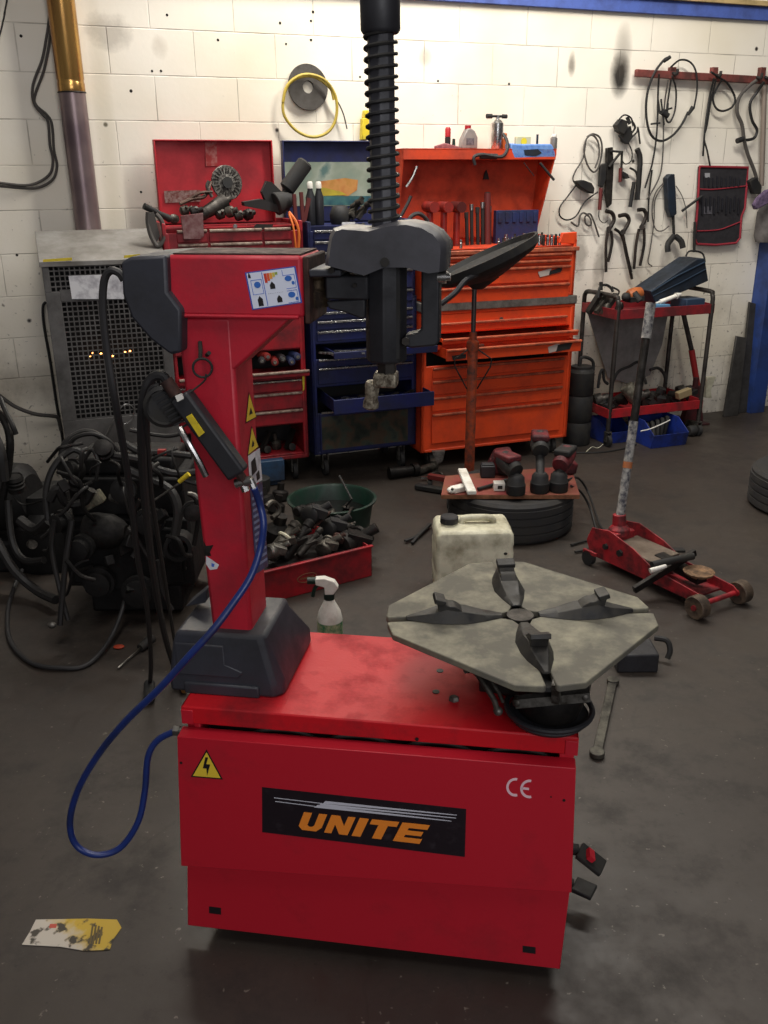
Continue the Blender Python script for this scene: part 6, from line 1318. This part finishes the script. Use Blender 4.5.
for s_ in (-1, 1):
    y = s_*(wj2+.035); m = MB(JK); m.lathe((JL+.01, y-.025, .05), (0, 1, 0), [(.03, .004), (.046, 0), (.05, .004), (.05, .046), (.046, .05), (.03, .046)], 28); w_ = m.build('front_wheel', mat('wheel_tan', '6a5a4a', .5, .3, dirt='3a3028', amt=.5, scale=20), jk)
    MB(JK).cyl((JL+.01, y-.028, .05), (JL+.01, y+.028, .05), .012).build('hub', JRED, w_)
    m = MB(JK); m.cyl((-.02, y-.012, .036), (-.02, y+.012, .036), .035); m.build('rear_wheel', BLKM, jk)
    m = MB(JK); m.box(-.05, .03, y-.012 if s_ < 0 else wj2, y if s_ < 0 else y+.012, .06, .075); m.build('wheel_bracket', JRED, jk)
hb = JK.l(aty(622, 540, 3.66)); 
m = MB(JK); m.lathe((.03, 0, .14), (-.10, .0, 1), [(.05, 0), (.05, .03), (.032, .05), (.03, .10)], 18); m.box(-.01, .07, -.06, .06, .10, .165); m.build('handle_socket', JRED, jk, bev=.003)
h0 = JK.w((.025, 0, .22)); h1 = aty(651, 303, h0.y+.22)
axh = (h1-h0).normalized(); Lh = (h1-h0).length
def ha(t): return h0+axh*(Lh*t)
HW = mat('handle_spattered', 'a8a6a0', .5, dirt='3a3a44', amt=.5, scale=45)
MB().cyl(h0-axh*.08, ha(.46), .0205, n=18).build('handle', HW, jk)
MB().cyl(ha(.24), ha(.27), .0212, n=18).build('tape', mat('tape_orange', 'a8643a', .6), jk)
MB().cyl(ha(.46), ha(.84), .0185, n=18).build('handle', DSTEEL, jk)
MB().cyl(ha(.84), ha(1.0), .0225, n=18).build('handle', HW, jk)
m = MB(JK); p = Vector((JL*.30, -.06, .145))
a_ = JK.l(atz(634, 590, .06)); b_ = JK.l(atz(695, 552, .175))
m.bar(a_, b_, .02, .03); m.build('serrated_bar', GREASE, label='black serrated bar lying across the trolley jack', cat='bar', bev=.002)
m = MB(JK); a_ = JK.l(atz(652, 565, .16)); b_ = JK.l(atz(693, 556, .17)); m.cyl(a_, b_, .016, n=12); m.build('wire_brush', BLKM, label='black round handle lying across the trolley jack', cat='handle')
m = MB(JK); a_ = JK.l(atz(650, 571, .15)); b_ = JK.l(atz(666, 566, .165)); m.cyl(a_, b_, .012, .008, n=10); m.build('bright_tube', WHITE, label='short pale tube lying on the trolley jack beside the black handle', cat='tube')
m = MB(); p = atz(678, 551, .0); m.box(p.x-.03, p.x+.03, p.y-.02, p.y+.02, 0, .012); m.build('rubber_pad', BLKM, label='small dark pad on the floor behind the trolley jack', cat='pad', bev=.003)

# ================================================================ red drawer of scrap, basin, spray bottle
f0, f1 = atz(240, 611, 0), atz(372, 576, 0); dv = f1-f0
DR = Fr((f0.x, f0.y), math.degrees(math.atan2(dv.y, dv.x))); DL = dv.length; DH = .155; DD = .36
dw = thing('parts_tray', (DL/2, DD/2, 0), 'red steel drawer on the floor filled with dark car parts', 'drawer', fr=DR)
m = MB(DR); m.box(0, DL, 0, .008, 0, DH); m.box(0, DL, DD-.006, DD, 0, DH-.01); m.box(0, .006, 0, DD, 0, DH-.01); m.box(DL-.006, DL, 0, DD, 0, DH-.01); m.box(0, DL, 0, DD, 0, .006); m.box(-.004, DL+.004, -.012, .006, DH-.008, DH)
m.build('drawer_shell', CHRED, dw, bev=.002)
m = MB(DR); c0 = DR.hit(307, 577.5, -.001); m.ring((c0.x, -.002, c0.z), (0, 1, 0), .028, .0012, 32, 6, squash=.42)
m.v = m.v
GB = mat('badge_gold', '8a6a4a', .5)
m2_ = MB(DR); pts = [(c0.x+.047*math.cos(2*PI*i/32), -.002, c0.z+.020*math.sin(2*PI*i/32)) for i in range(32)]; m2_.tube(pts, .0013, n=6, smooth=0, closed=True)
bg_ = m2_.build('oval_badge', GB, dw)
m = MB(DR)
for i in range(9):
    u = c0.x-.032+i*.0075; m.tube([(u, -.002, c0.z-.004), (u+.003, -.002, c0.z+.005+(.003 if i == 0 else 0)), (u+.005, -.002, c0.z-.003), (u+.0075, -.002, c0.z-.002)], .0009, n=5)
m.build('script_lettering', GB, bg_)
EGX = mat('oil_sludge', '121110', .5, dirt='1e1a16', amt=.5, scale=30, bump=.8, bscale=25)
LB_ = ['long strut with a pale ring in the red drawer', 'second dark strut beside the pale ringed one', 'thin dark bar leaning in the red drawer', 'black rubber bush in the middle of the red drawer', 'round silver ended cylinder at the left of the red drawer', 'greasy caliper at the right of the red drawer', 'dark bracket at the right end of the red drawer', 'small alloy housing in the front of the red drawer', 'black pump behind the struts in the red drawer', 'curved black arm at the back of the red drawer', 'stubby rusty joint in the red drawer', 'short dark pipe at the right of the red drawer']
def dpt(x, y, v): return DR.hit(x, y, v)
spec = [((270, 558), (298, 522), .12, .026, ALU), ((283, 560), (312, 520), .14, .022, GREASE), ((298, 556), (322, 528), .10, .014, DSTEEL), ((308, 516), (318, 512), .22, .035, BLKM), ((268, 552), (282, 549), .06, .026, STEEL), ((340, 548), (362, 536), .12, .05, GREASE), ((350, 540), (372, 538), .16, .018, DSTEEL), ((322, 552), (330, 540), .08, .030, ALU), ((325, 530), (340, 522), .22, .035, BLKM), ((296, 512), (312, 508), .30, .02, GREASE), ((332, 545), (338, 536), .10, .02, SHOE), ((345, 526), (353, 525), .20, .012, STEEL)]
for i, (p, q_, v, r_, mt) in enumerate(spec):
    r_ *= 1.25; a_, b_ = dpt(*p, v), dpt(*q_, v+.05); a_.z = max(a_.z, .03); m = MB(DR); L0 = (b_-a_).length
    m.lathe(a_, b_-a_, [(r_*.7, 0), (r_, .008), (r_, L0*.5), (r_*.72, L0*.52), (r_*.72, L0*.8), (r_*.9, L0*.82), (r_*.9, L0*.95), (r_*.4, L0)], 18)
    m.bar(a_+(b_-a_)*.3+Vector((0, 0, r_*.6)), a_+(b_-a_)*.55+Vector((r_, -r_, 0)), r_*1.2, r_)
    m.cyl(a_+(b_-a_)*.6, a_+(b_-a_)*.6+Vector((r_*1.6, -r_*.8, r_)), r_*.4)
    o = m.build('car_part', mt, label=LB_[i], cat='car part', group='car parts in the red drawer', bev=.002)
    if i == 0: c1_ = a_+(b_-a_)*.55; m = MB(DR); m.ring(c1_, b_-a_, r_*1.02, .008, 24); m.build('pale_ring', CAN, o)
MB(DR).box(.008, DL-.008, .01, DD-.008, .006, .115).build('oily_filling', EGX, dw, kind='stuff')
m = MB(DR); m.tpx([(266, 507, .1), (272, 502, .12), (278, 506, .13), (278, 513, .12), (272, 518, .1)], .012); m.build('hose_clip_ring', ALU, label='open silver metal ring standing beside the red column above the drawer', cat='ring')
m = MB(DR); m.lathe(dpt(272, 528, .25)-Vector((0, 0, .1)), (.2, -.2, 1), [(.05, 0), (.06, .02), (.06, .10), (.03, .13), (.03, .17)], 18); m.build('car_part', GREASE, label='dark round housing at the back left of the red drawer', cat='car part', group='car parts in the red drawer')
m = MB(DR); m.tpx([(313, 528, .2), (320, 522, .22), (325, 517, .22), (330, 512, .24)], .007); m.build('copper_wire', SHOE, label='rust brown bent strip lying over the parts in the red drawer', cat='strip')
# green basin
bs = Vector((-.262, 4.24, 0)); BR = .215
m = MB(); m.lathe(bs, (0, 0, 1), [(BR*.82, 0.0), (BR*.84, .004), (BR*.97, .19), (BR*1.04, .195), (BR*1.05, .204), (BR*.99, .206), (BR*.95, .195), (BR*.81, .010)], 56, cap=False); m.lathe(bs, (0, 0, 1), [(BR*.83, 0.001), (BR*.83, .008)], 56)
o = m.build('wash_basin', GREEN, label='round dark green plastic basin on the floor behind the red drawer', cat='basin')
MB().lathe(bs, (0, 0, 1), [(BR*.91, .12), (BR*.91, .124)], 48).build('dirty_liquid', mat('liquid_black', '0e0f0e', .08), o)
MB().tube([Vector((-.20, 4.3, .13)), Vector((-.16, 4.2, .21)), Vector((-.23, 4.42, .26))], .006, smooth=0).build('paint_brush', BLKM, label='thin black rod standing in the green basin', cat='rod')
for i, (dx, dy) in enumerate(((-.09, .02), (.0, -.04), (.07, .05), (.04, -.10))):
    m = MB(); m.lathe(bs+Vector((dx, dy, .125)), (.3, .2, 1), [(.02, 0), (.026, .008), (.015, .02), (.008, .035)], 12); m.build('small_part', JM[i % 3], label='small metal part soaking in the green basin, %s' % ('left one', 'middle one', 'right one at the back', 'front one')[i], cat='metal part', group='parts in the green basin')
m = MB(); m.tube([atz(346, 520, .21), atz(352, 508, .22), atz(354, 515, .12), atz(352, 525, .05)], .007); m.build('bent_wire', DSTEEL, label='curved wire handle at the front of the green basin', cat='handle')
# spray bottle: stands on the machine's far side, on the floor
sb = M.w((0, 0, 0)); p = aty(330.5, 640, 2.45)
SBY = 3.02; SBX = aty(330.5, 640, SBY).x
zt4 = aty(326, 577, SBY).z; st = thing('spray_bottle', (SBX, SBY, 0), 'white trigger spray bottle with green collar and label behind the red machine', 'spray bottle')
S = zt4/.27
m = MB(); m.lathe((SBX, SBY, 0), (0, 0, 1), [(.036*S, 0), (.039*S, .006), (.039*S, .13*S), (.034*S, .155*S), (.019*S, .185*S), (.013*S, .20*S)], 28); m.build('bottle_body', WHITE, st)
m = MB(); m.lathe((SBX, SBY, .06*S), (0, 0, 1), [(.0396*S, 0), (.0396*S, .065*S)], 28, cap=False); lb_ = m.build('label', mat('label_green', '2e7a50', .5, dirt='c8c8a0', amt=.45, scale=30), st, label='green and cream wrapped label')
m = MB(); m.lathe((SBX, SBY, .197*S), (0, 0, 1), [(.016*S, 0), (.017*S, .018*S)], 20); m.build('collar', GREEN, st)
m = MB(); m.prism([(SBX-.012*S, SBY-.013*S, .215*S), (SBX+.014*S, SBY-.013*S, .215*S), (SBX+.03*S, SBY-.013*S, .238*S), (SBX+.018*S, SBY-.013*S, .258*S), (SBX-.012*S, SBY-.013*S, .27*S), (SBX-.04*S, SBY-.013*S, .268*S), (SBX-.04*S, SBY-.013*S, .248*S), (SBX-.014*S, SBY-.013*S, .24*S)], (0, .026*S, 0)); m.build('spray_head', WHITE, st, bev=.003)
m = MB(); m.cyl((SBX-.065*S, SBY, .258*S), (SBX-.038*S, SBY, .258*S), .011*S, n=10); m.build('nozzle', GREEN, st)
m = MB(); m.tube([(SBX-.03*S, SBY, .248*S), (SBX-.044*S, SBY, .23*S), (SBX-.05*S, SBY, .205*S)], .006*S); m.build('trigger', GREEN, st)

# ================================================================ loose things on the floor
m = MB(); a_, b_ = atz(613, 681, .012), atz(597, 753, .012); m.bar(a_, b_, .03, .008); m.cyl(a_+Vector((0, 0, -.008)), a_+Vector((0, 0, .008)), .022, n=16); m.cyl(b_+Vector((0, 0, -.008)), b_+Vector((0, 0, .008)), .024, n=16); m.build('tyre_lever', mat('lever_steel', '5a5850', .4, .6, dirt='2e2c28', amt=.5, scale=18), label='long flat steel tyre lever lying on the floor right of the machine', cat='tyre lever', bev=.002)
a_, b_ = atz(617, 673, .0), atz(658, 673, 0)
m = MB(); c_ = atz(656, 650, .07); m.box(a_.x, b_.x, a_.y, a_.y+.17, 0, .075); m.build('black_case', BLK, label='small black plastic case on the floor under the right of the clamping table', cat='case', bev=.006)
m = MB(); p = atz(659, 645, .05); m.tube([p+Vector((-.02, 0, .03)), p+Vector((.02, -.02, .03)), p+Vector((.03, -.04, .0)), p+Vector((.02, -.05, -.03))], .011); m.build('case_strap', BLKM, label='black strap end at the right of the small black case', cat='strap')
m = MB(); m.prism([atz(x, y, .001) for x, y in ((22, 945), (30, 932), (36, 920), (88, 919), (117, 920), (121.5, 928), (113, 940), (110, 950), (84, 951), (60, 947))], (0, 0, .0015))
def floor_label():
    mm, nt, b = nodes_for('worn_label'); L = nt.links.new
    tc = nt.nodes.new('ShaderNodeTexCoord'); n = N(nt, 'TexNoise', Scale=26.0, Detail=6.0); L(tc.outputs['Object'], n.inputs['Vector'])
    sp_ = nt.nodes.new('ShaderNodeSeparateXYZ'); L(tc.outputs['Object'], sp_.inputs[0])
    g = mathn(nt, 'ADD', mathn(nt, 'MULTIPLY', sp_.outputs['X'], 5.0), mathn(nt, 'ADD', mathn(nt, 'MULTIPLY', sp_.outputs['Y'], 6.0), mathn(nt, 'MULTIPLY', n.outputs['Fac'], 1.0)))
    r = ramp(nt, .35, .65, lin('b4aca0'), lin('b89a30')); L(g, r.inputs['Fac'])
    r2 = ramp(nt, .54, .6); L(n.outputs['Fac'], r2.inputs['Fac'])
    L(mixc(nt, r2.outputs['Color'], r.outputs['Color'], lin('3a342a')), b.inputs['Base Color']); b.inputs['Roughness'].default_value = .6; return mm
fs_ = m.build('floor_sticker', floor_label(), label='worn yellow and white sticker stuck flat on the floor at the lower left', cat='sticker')
m = MB()
for i in range(4): m.prism([atz(x, y, .0026) for x, y in ((92+i*3.0, 924+i), (94+i*3.0, 924+i), (91+i*3.0, 944), (89+i*3.0, 944))], (0, 0, .0004))
m.build('print_bars', mat('print_dark', '5a4a20', .6), fs_)
MB().prism([atz(x, y, .0026) for x, y in ((50, 924), (57, 924), (56, 928), (49, 928))], (0, 0, .0004)).build('red_mark', mat('mark_red', 'b04a3a', .6), fs_)
m = MB(); p = atz(119, 648, .0); m.ball((p.x, p.y, .006), (.022, .016, .006)); m.build('red_scrap', mat('scrap_red', '9a3418', .6), label='tiny red scrap on the oily floor left of the machine', cat='scrap')
m = MB(); a_, b_ = atz(118, 668, .012), atz(140, 648, .02); m.cyl(a_, b_, .004, n=8); o = m.build('pick_tool', STEEL, label='thin pointed tool on the floor in front of the engine', cat='pick')
MB().cyl(b_, atz(152, 638, .03), .016, .02, n=14).build('handle', BLKM, o)
m = MB(); a_, b_ = atz(418, 536, .015), atz(430, 524, .02); m.bar(a_, b_, .02, .015); m.bar(atz(405, 541, .015), a_, .018, .012); m.bar(atz(412, 543, .012), a_, .016, .012); m.build('floor_pliers', BLKM, label='black pliers lying on the floor left of the jerrycan', cat='pliers', bev=.003)
m = MB(); p = atz(389, 478, .0); 
m.cyl(atz(389, 473, .04), atz(412, 470, .04), .035, .03, n=18); m.cyl(atz(412, 470, .04), atz(417, 469, .04), .04, n=18); m.build('scrap_cylinder', GREASE, label='dark oily cylinder on the floor below the blue cabinet', cat='cylinder')
m = MB(); m.cyl(atz(418, 471, .03), atz(434, 466, .03), .025, n=16); m.box(atz(430, 470).x, atz(438, 470).x, atz(430, 470).y-.03, atz(430, 470).y+.05, 0, .07); m.build('metal_fitting', ALU, label='dull silver fitting on the floor right of the oily cylinder', cat='fitting', bev=.003)
m = MB(); m.bar(atz(416, 486, .02), atz(446, 491, .02), .05, .03); m.build('black_bar', BLKM, label='black bar on the floor at the left end of the red board', cat='bar', bev=.006)
m = MB(); m.bar(atz(421, 477.5, .02), atz(429, 477.5, .02), .015, .012); m.build('chrome_pin', CHROME, label='short bright pin on the floor above the black bar', cat='pin')
m = MB(); m.prism([aty(x, y, 5.05) for x, y in ((432, 452), (445, 451), (443, 461), (438, 465))], (0, .03, 0)); m.v = m.v; m.build('tin_funnel', STEEL, label='grey metal funnel shape under the front of the orange cabinet', cat='funnel')
m = MB(); m.tube([atz(428, 482, .03), atz(433, 473, .05), atz(442, 474, .03), atz(444, 482, .02)], .006); m.build('bent_rod', STEEL, label='bent grey rod on the floor left of the red board', cat='rod')
m = MB(); m.lathe(W.w((-.98, -.55, 0)), (0, 0, 1), [(.06, 0), (.07, .02), (.07, .08), (.05, .09)], 18); m.build('black_pot', BLKM, label='black pot on the floor under the red cabinet', cat='pot')
m = MB(W); a_, b_ = W.hit(257, 462, -.50), W.hit(285, 475, -.50); m.box(a_.x-.05, b_.x, -.50, -.38, .03, .16); m.box(a_.x-.03, b_.x-.02, -.48, -.40, 0.0, .03); m.build('blue_box', mat('box_blue2', '22405e', .5, dirt='182638', amt=.5), label='blue box on the floor under the red roller cabinet', cat='box', bev=.006)
for i, (x, y) in enumerate(((268, 505), (258, 498), (280, 500), (275, 512))):
    m = MB(); p = atz(x, y, .0); m.lathe((p.x, p.y, 0), (.2*i-.3, .1, 1), [(.04, 0), (.05, .01), (.045, .05), (.02, .06), (.02, .10)], 14); m.build('scrap_part', GREASE, label='dark scrap part on the floor behind the red drawer, %s' % ('nearest the basin', 'furthest left', 'furthest back', 'frontmost')[i], cat='scrap', group='scrap behind the red drawer')

# ================================================================ greasy engine on the left
EY = 3.45
en = thing('car_engine', (-1.05, 3.5, 0), 'greasy black car engine with hoses standing on the floor left of the machine', 'engine')
EG = mat('engine_black', '121110', .55, .2, dirt='090808', amt=.5, scale=9, bump=.5, bscale=30)
EG2 = mat('engine_grey', '2a2725', .5, .5, dirt='121110', amt=.6, scale=14, bump=.4, bscale=40)
def e(x, y, Y): return aty(x, y, Y)
zE = e(110, 470, EY).z
m = MB(); m.box(-1.30, -.78, 3.35, 3.75, .14, .44); m.prism([(-1.28, 3.34, .16), (-1.05, 3.30, .14), (-.82, 3.34, .16), (-.82, 3.34, .40), (-1.05, 3.30, .42), (-1.28, 3.34, .40)], (0, .04, 0)); m.build('engine_block', EG, en, bev=.012)
m = MB(); m.box(-1.26, -.80, 3.38, 3.72, .44, .60); m.build('cylinder_head', EG, en, bev=.01)
m = MB(); m.box(-1.24, -.84, 3.42, 3.66, .60, .67); m.build('rocker_cover', EG, en, bev=.012)
m = MB(); m.box(-1.22, -.84, 3.36, 3.74, .02, .14); m.build('sump', EG, en, bev=.012)
m = MB(); c0 = e(105, 535, 3.25); m.lathe(c0+Vector((-.09, .05, 0)), (1, -.15, 0), [(.04, 0), (.07, .01), (.075, .05), (.07, .11), (.05, .15), (.03, .17)], 24); m.build('alternator', EG2, en)
m = MB(); c0 = e(178, 548, 3.22); m.lathe(c0, (.1, -1, .1), [(.055, -.08), (.055, .01), (.04, .012), (.038, -.03)], 24, cap=True); m.build('thermostat_outlet', EG, en)
m = MB(); m.prism([e(x, y, 3.25) for x, y in ((118, 548), (127, 528), (134, 532), (132, 552), (120, 558))], (0, .06, 0)); m.build('bracket', EG2, en, bev=.006)
m = MB(); c0 = e(93, 500, 3.28); m.obox(c0, (.085, .05, .05), rotm(y=-28)); m.build('control_unit', mat('unit_pale', '7a7664', .5, dirt='3a382c', amt=.5, scale=30), en, bev=.006, label='small pale grey box')
m = MB(); c0 = e(112, 497, 3.27); m.cyl(c0, c0+Vector((.03, -.02, 0)), .018); m.build('sensor', STEEL, en)
HE = mat('engine_hose', '141313', .5, dirt='1e1c1a', amt=.5)
for pts, r_, mt in (([(60, 470, 3.3), (64, 445, 3.32), (82, 432, 3.35), (100, 436, 3.35), (112, 450, 3.35)], .017, HE), ([(48, 520, 3.2), (46, 490, 3.22), (55, 465, 3.25), (72, 450, 3.3), (86, 455, 3.3)], .018, HE), ([(50, 500, 3.2), (58, 488, 3.2), (66, 503, 3.22), (84, 502, 3.25), (92, 490, 3.25)], .024, HE),
                    ([(66, 450, 3.3), (75, 438, 3.3), (92, 434, 3.3), (108, 440, 3.3), (120, 452, 3.32), (135, 455, 3.35)], .012, HE), ([(70, 480, 3.22), (74, 484, 3.22), (84, 486, 3.22), (92, 482, 3.24)], .013, EG2), ([(68, 488, 3.22), (74, 490, 3.2), (84, 492, 3.22)], .011, EG2),
                    ([(112, 455, 3.3), (140, 460, 3.3), (160, 470, 3.3), (178, 474, 3.3), (198, 472, 3.3)], .022, HE), ([(120, 440, 3.35), (140, 452, 3.35), (165, 453, 3.35), (192, 456, 3.35)], .020, HE), ([(128, 470, 3.28), (150, 480, 3.28), (170, 490, 3.25), (178, 510, 3.22), (175, 535, 3.2)], .026, HE),
                    ([(140, 500, 3.25), (132, 520, 3.25), (138, 540, 3.25), (150, 560, 3.25)], .014, EG2), ([(55, 520, 3.15), (52, 550, 3.15), (60, 590, 3.12), (68, 620, 3.1)], .014, HE), ([(72, 520, 3.15), (66, 560, 3.12), (62, 600, 3.1), (60, 625, 3.08)], .016, HE),
                    ([(130, 430, 3.4), (150, 434, 3.4), (168, 436, 3.4), (180, 434, 3.4)], .012, HE), ([(84, 460, 3.25), (92, 450, 3.25), (98, 462, 3.22), (96, 480, 3.22)], .010, HE), ([(146, 478, 3.3), (165, 470, 3.3), (185, 480, 3.3), (198, 484, 3.3)], .014, HE),
                    ([(188, 494, 3.2), (196, 500, 3.2), (198, 520, 3.2), (194, 545, 3.2)], .012, EG2), ([(158, 560, 3.2), (162, 590, 3.2), (172, 610, 3.2)], .014, HE), ([(66, 560, 3.1), (80, 575, 3.1), (95, 580, 3.12)], .012, EG2)):
    MB().tpx(pts, r_*.72).build('hose', mt, en)
for c0, r_, h_, ax3 in ((e(104, 452, 3.3), .04, .07, (.2, -.8, .5)), (e(125, 490, 3.28), .05, .06, (0, -1, .2)), (e(150, 520, 3.28), .06, .05, (.1, -1, 0)), (e(85, 545, 3.2), .05, .06, (-.2, -1, 0)), (e(78, 470, 3.3), .045, .06, (-.5, -1, .3)), (e(100, 580, 3.26), .065, .05, (0, -1, 0)), (e(192, 510, 3.22), .04, .05, (.3, -1, .1)), (e(140, 590, 3.26), .07, .05, (0, -1, 0)), (e(66, 520, 3.2), .045, .05, (-.6, -1, 0))):
    MB().lathe(c0, ax3, [(r_*.5, 0), (r_, .005), (r_, h_*.5), (r_*.8, h_*.52), (r_*.8, h_), (r_*.3, h_*1.1)], 18).build('engine_fitting', EG2 if r_ < .045 else EG, en)
m = MB(); m.tpx([(188, 494, 3.2), (194, 495, 3.2), (198, 499, 3.2)], .010); m.build('bright_stub', STEEL, en)
m = MB(); a_, b_ = e(163, 497, 3.12), e(180, 483, 3.12); m.cyl(e(150, 503, 3.14), b_, .004, n=8); o = m.build('screwdriver', STEEL, label='screwdriver with yellow handle tip resting on the greasy engine', cat='screwdriver')
MB().cyl(e(179, 482, 3.12), e(189, 474, 3.12), .008, .010, n=10).build('handle', YEL, o)
m = MB(); p = e(162, 452, 3.25); m.obox(p, (.03, .02, .02)); m.build('red_connector', mat('conn_red', '8a2424', .5), en)
m = MB(); m.ball(e(52, 625, 3.05), (.018, .014, .014)); m.build('bright_nut', STEEL, en)
rnd = random.Random(4)
for i in range(16):
    x0_, y0_ = rnd.uniform(55, 190), rnd.uniform(436, 560); dx, dy = rnd.uniform(-40, 40), rnd.uniform(10, 60); Yv = rnd.uniform(3.14, 3.28)
    MB().tpx([(x0_, y0_, Yv), (x0_+dx*.4+rnd.uniform(-8, 8), y0_+dy*.2, Yv-.03), (x0_+dx*.7, y0_+dy*.7+rnd.uniform(-8, 8), Yv-.02), (x0_+dx, y0_+dy, Yv+.03)], rnd.uniform(.004, .009)).build('engine_cable', (HE, EG2, HE)[i % 3], en)
for i in range(10):
    c0 = e(rnd.uniform(60, 190), rnd.uniform(450, 590), rnd.uniform(3.18, 3.28)); R = rotm(rnd.uniform(-40, 40), rnd.uniform(-40, 40), rnd.uniform(-40, 40))
    MB().obox(c0, (rnd.uniform(.03, .07), rnd.uniform(.02, .04), rnd.uniform(.02, .05)), R).build('connector', (EG2, EG)[i % 2], en, bev=.004)
# second heap at the far left: gearbox with hoses
g2 = thing('gearbox', (-1.82, 3.95, 0), 'dark gearbox with loose hoses at the far left edge by the wall', 'gearbox')
m = MB(); m.lathe((-2.05, 3.95, .33), (1, -.15, .05), [(.12, 0), (.2, .03), (.22, .12), (.17, .18), (.15, .40), (.10, .44)], 24); m.build('housing', EG, g2)
m = MB(); m.box(-2.1, -1.9, 3.78, 4.12, .16, .58); m.cyl((-1.9, 3.8, .40), (-1.9, 3.66, .40), .07); m.box(-2.15, -1.5, 3.8, 4.1, 0.0, .16); m.build('lower_case', EG, g2, bev=.02)
m = MB(); m.lathe((-1.95, 3.85, .60), (.1, -.3, 1), [(.12, -.1), (.13, .05), (.10, .08), (.10, .16), (.06, .18), (.05, .26)], 20); m.build('upper_housing', EG, g2)
for pts, r_, mt in (([(-6, 410, 3.8), (4, 420, 3.75), (10, 440, 3.7), (8, 470, 3.7), (2, 500, 3.7)], .022, EG2), ([(0, 398, 3.8), (6, 412, 3.75), (12, 424, 3.7), (16, 434, 3.7)], .014, HE), ([(4, 480, 3.7), (18, 502, 3.7), (30, 504, 3.7), (44, 500, 3.6)], .005, EG2), ([(8, 500, 3.7), (12, 540, 3.65), (24, 560, 3.6), (44, 560, 3.55)], .02, HE), ([(-4, 540, 3.6), (14, 570, 3.55), (36, 590, 3.5), (56, 600, 3.4)], .025, HE), ([(-10, 430, 3.7), (0, 450, 3.65), (4, 480, 3.65)], .03, HE), ([(20, 520, 3.65), (36, 530, 3.6), (50, 520, 3.5)], .03, HE)):
    MB().tpx(pts, r_*.8).build('hose', mt, g2)
m = MB(); c0 = e(15, 480, 3.72); m.lathe(c0-Vector((0, 0, .05)), (.05, -.2, 1), [(.035, 0), (.035, .02), (.04, .025), (.035, .03), (.04, .045), (.035, .05), (.04, .06), (.034, .075), (.03, .07)], 20); m.build('ribbed_outlet', EG2, g2)
m = MB(); c0 = e(31, 544, 3.6); m.cyl(c0, c0+Vector((.02, -.03, .01)), .02); m.build('bright_stub', ALU, g2)
m = MB(); p = e(30, 500, 3.9); m.lathe((p.x+.05, 3.95, 0), (0, 0, 1), [(.17, 0), (.18, .02), (.18, .22), (.13, .28), (.13, .36)], 24); m.build('clutch_housing', EG, g2)
# ================================================================ camera, light, view
cam = bpy.data.cameras.new('camera'); co = bpy.data.objects.new('camera', cam); C.objects.link(co)
c, s = math.cos(PITCH), math.sin(PITCH); cr, sr = math.cos(ROLL), math.sin(ROLL)
R_ = Vector((1, 0, 0)); U_ = Vector((0, s, c)); 
right = R_*cr - U_*sr; up = R_*sr + U_*cr; back = -Vector((0, c, -s))
mw = Matrix((right, up, back)).transposed().to_4x4(); mw.translation = Vector((0, 0, H)); co.matrix_world = mw
cam.sensor_fit = 'VERTICAL'; cam.sensor_height = 24; cam.lens = F/1024*24; cam.clip_start = .05; cam.clip_end = 100
bpy.context.scene.camera = co
def area(name, loc, target, sx, sy, power, col):
    l = bpy.data.lights.new(name, 'AREA'); l.shape = 'RECTANGLE'; l.size = sx; l.size_y = sy; l.energy = power; l.color = col
    o = bpy.data.objects.new(name, l); C.objects.link(o); o.location = loc
    o.rotation_euler = (Vector(target)-Vector(loc)).to_track_quat('-Z', 'Y').to_euler(); return o
area('workshop_tube_lamp', (.4, 4.8, 3.9), (.6, 5.5, 1.5), 4.4, .25, 165, (1, .95, .87))
area('ceiling_tube_lamp', (-.3, 1.4, 3.8), (-.1, 2.2, 0), .5, 2.4, 40, (1, .95, .9))
area('roller_door_daylight', (1.2, -2.6, 2.4), (.2, 2.0, .6), 3.0, 2.2, 60, (.95, .95, 1))
wd = bpy.data.worlds.new('workshop_air'); bpy.context.scene.world = wd; wd.use_nodes = True
bg = wd.node_tree.nodes['Background']; bg.inputs[0].default_value = (.86, .80, .80, 1); bg.inputs[1].default_value = .085
vs_ = bpy.context.scene.view_settings; vs_.view_transform = 'Standard'; vs_.look = 'None'; vs_.gamma = 1; vs_.use_curve_mapping = False; vs_.exposure = .3
bpy.context.scene.display_settings.display_device = 'sRGB'
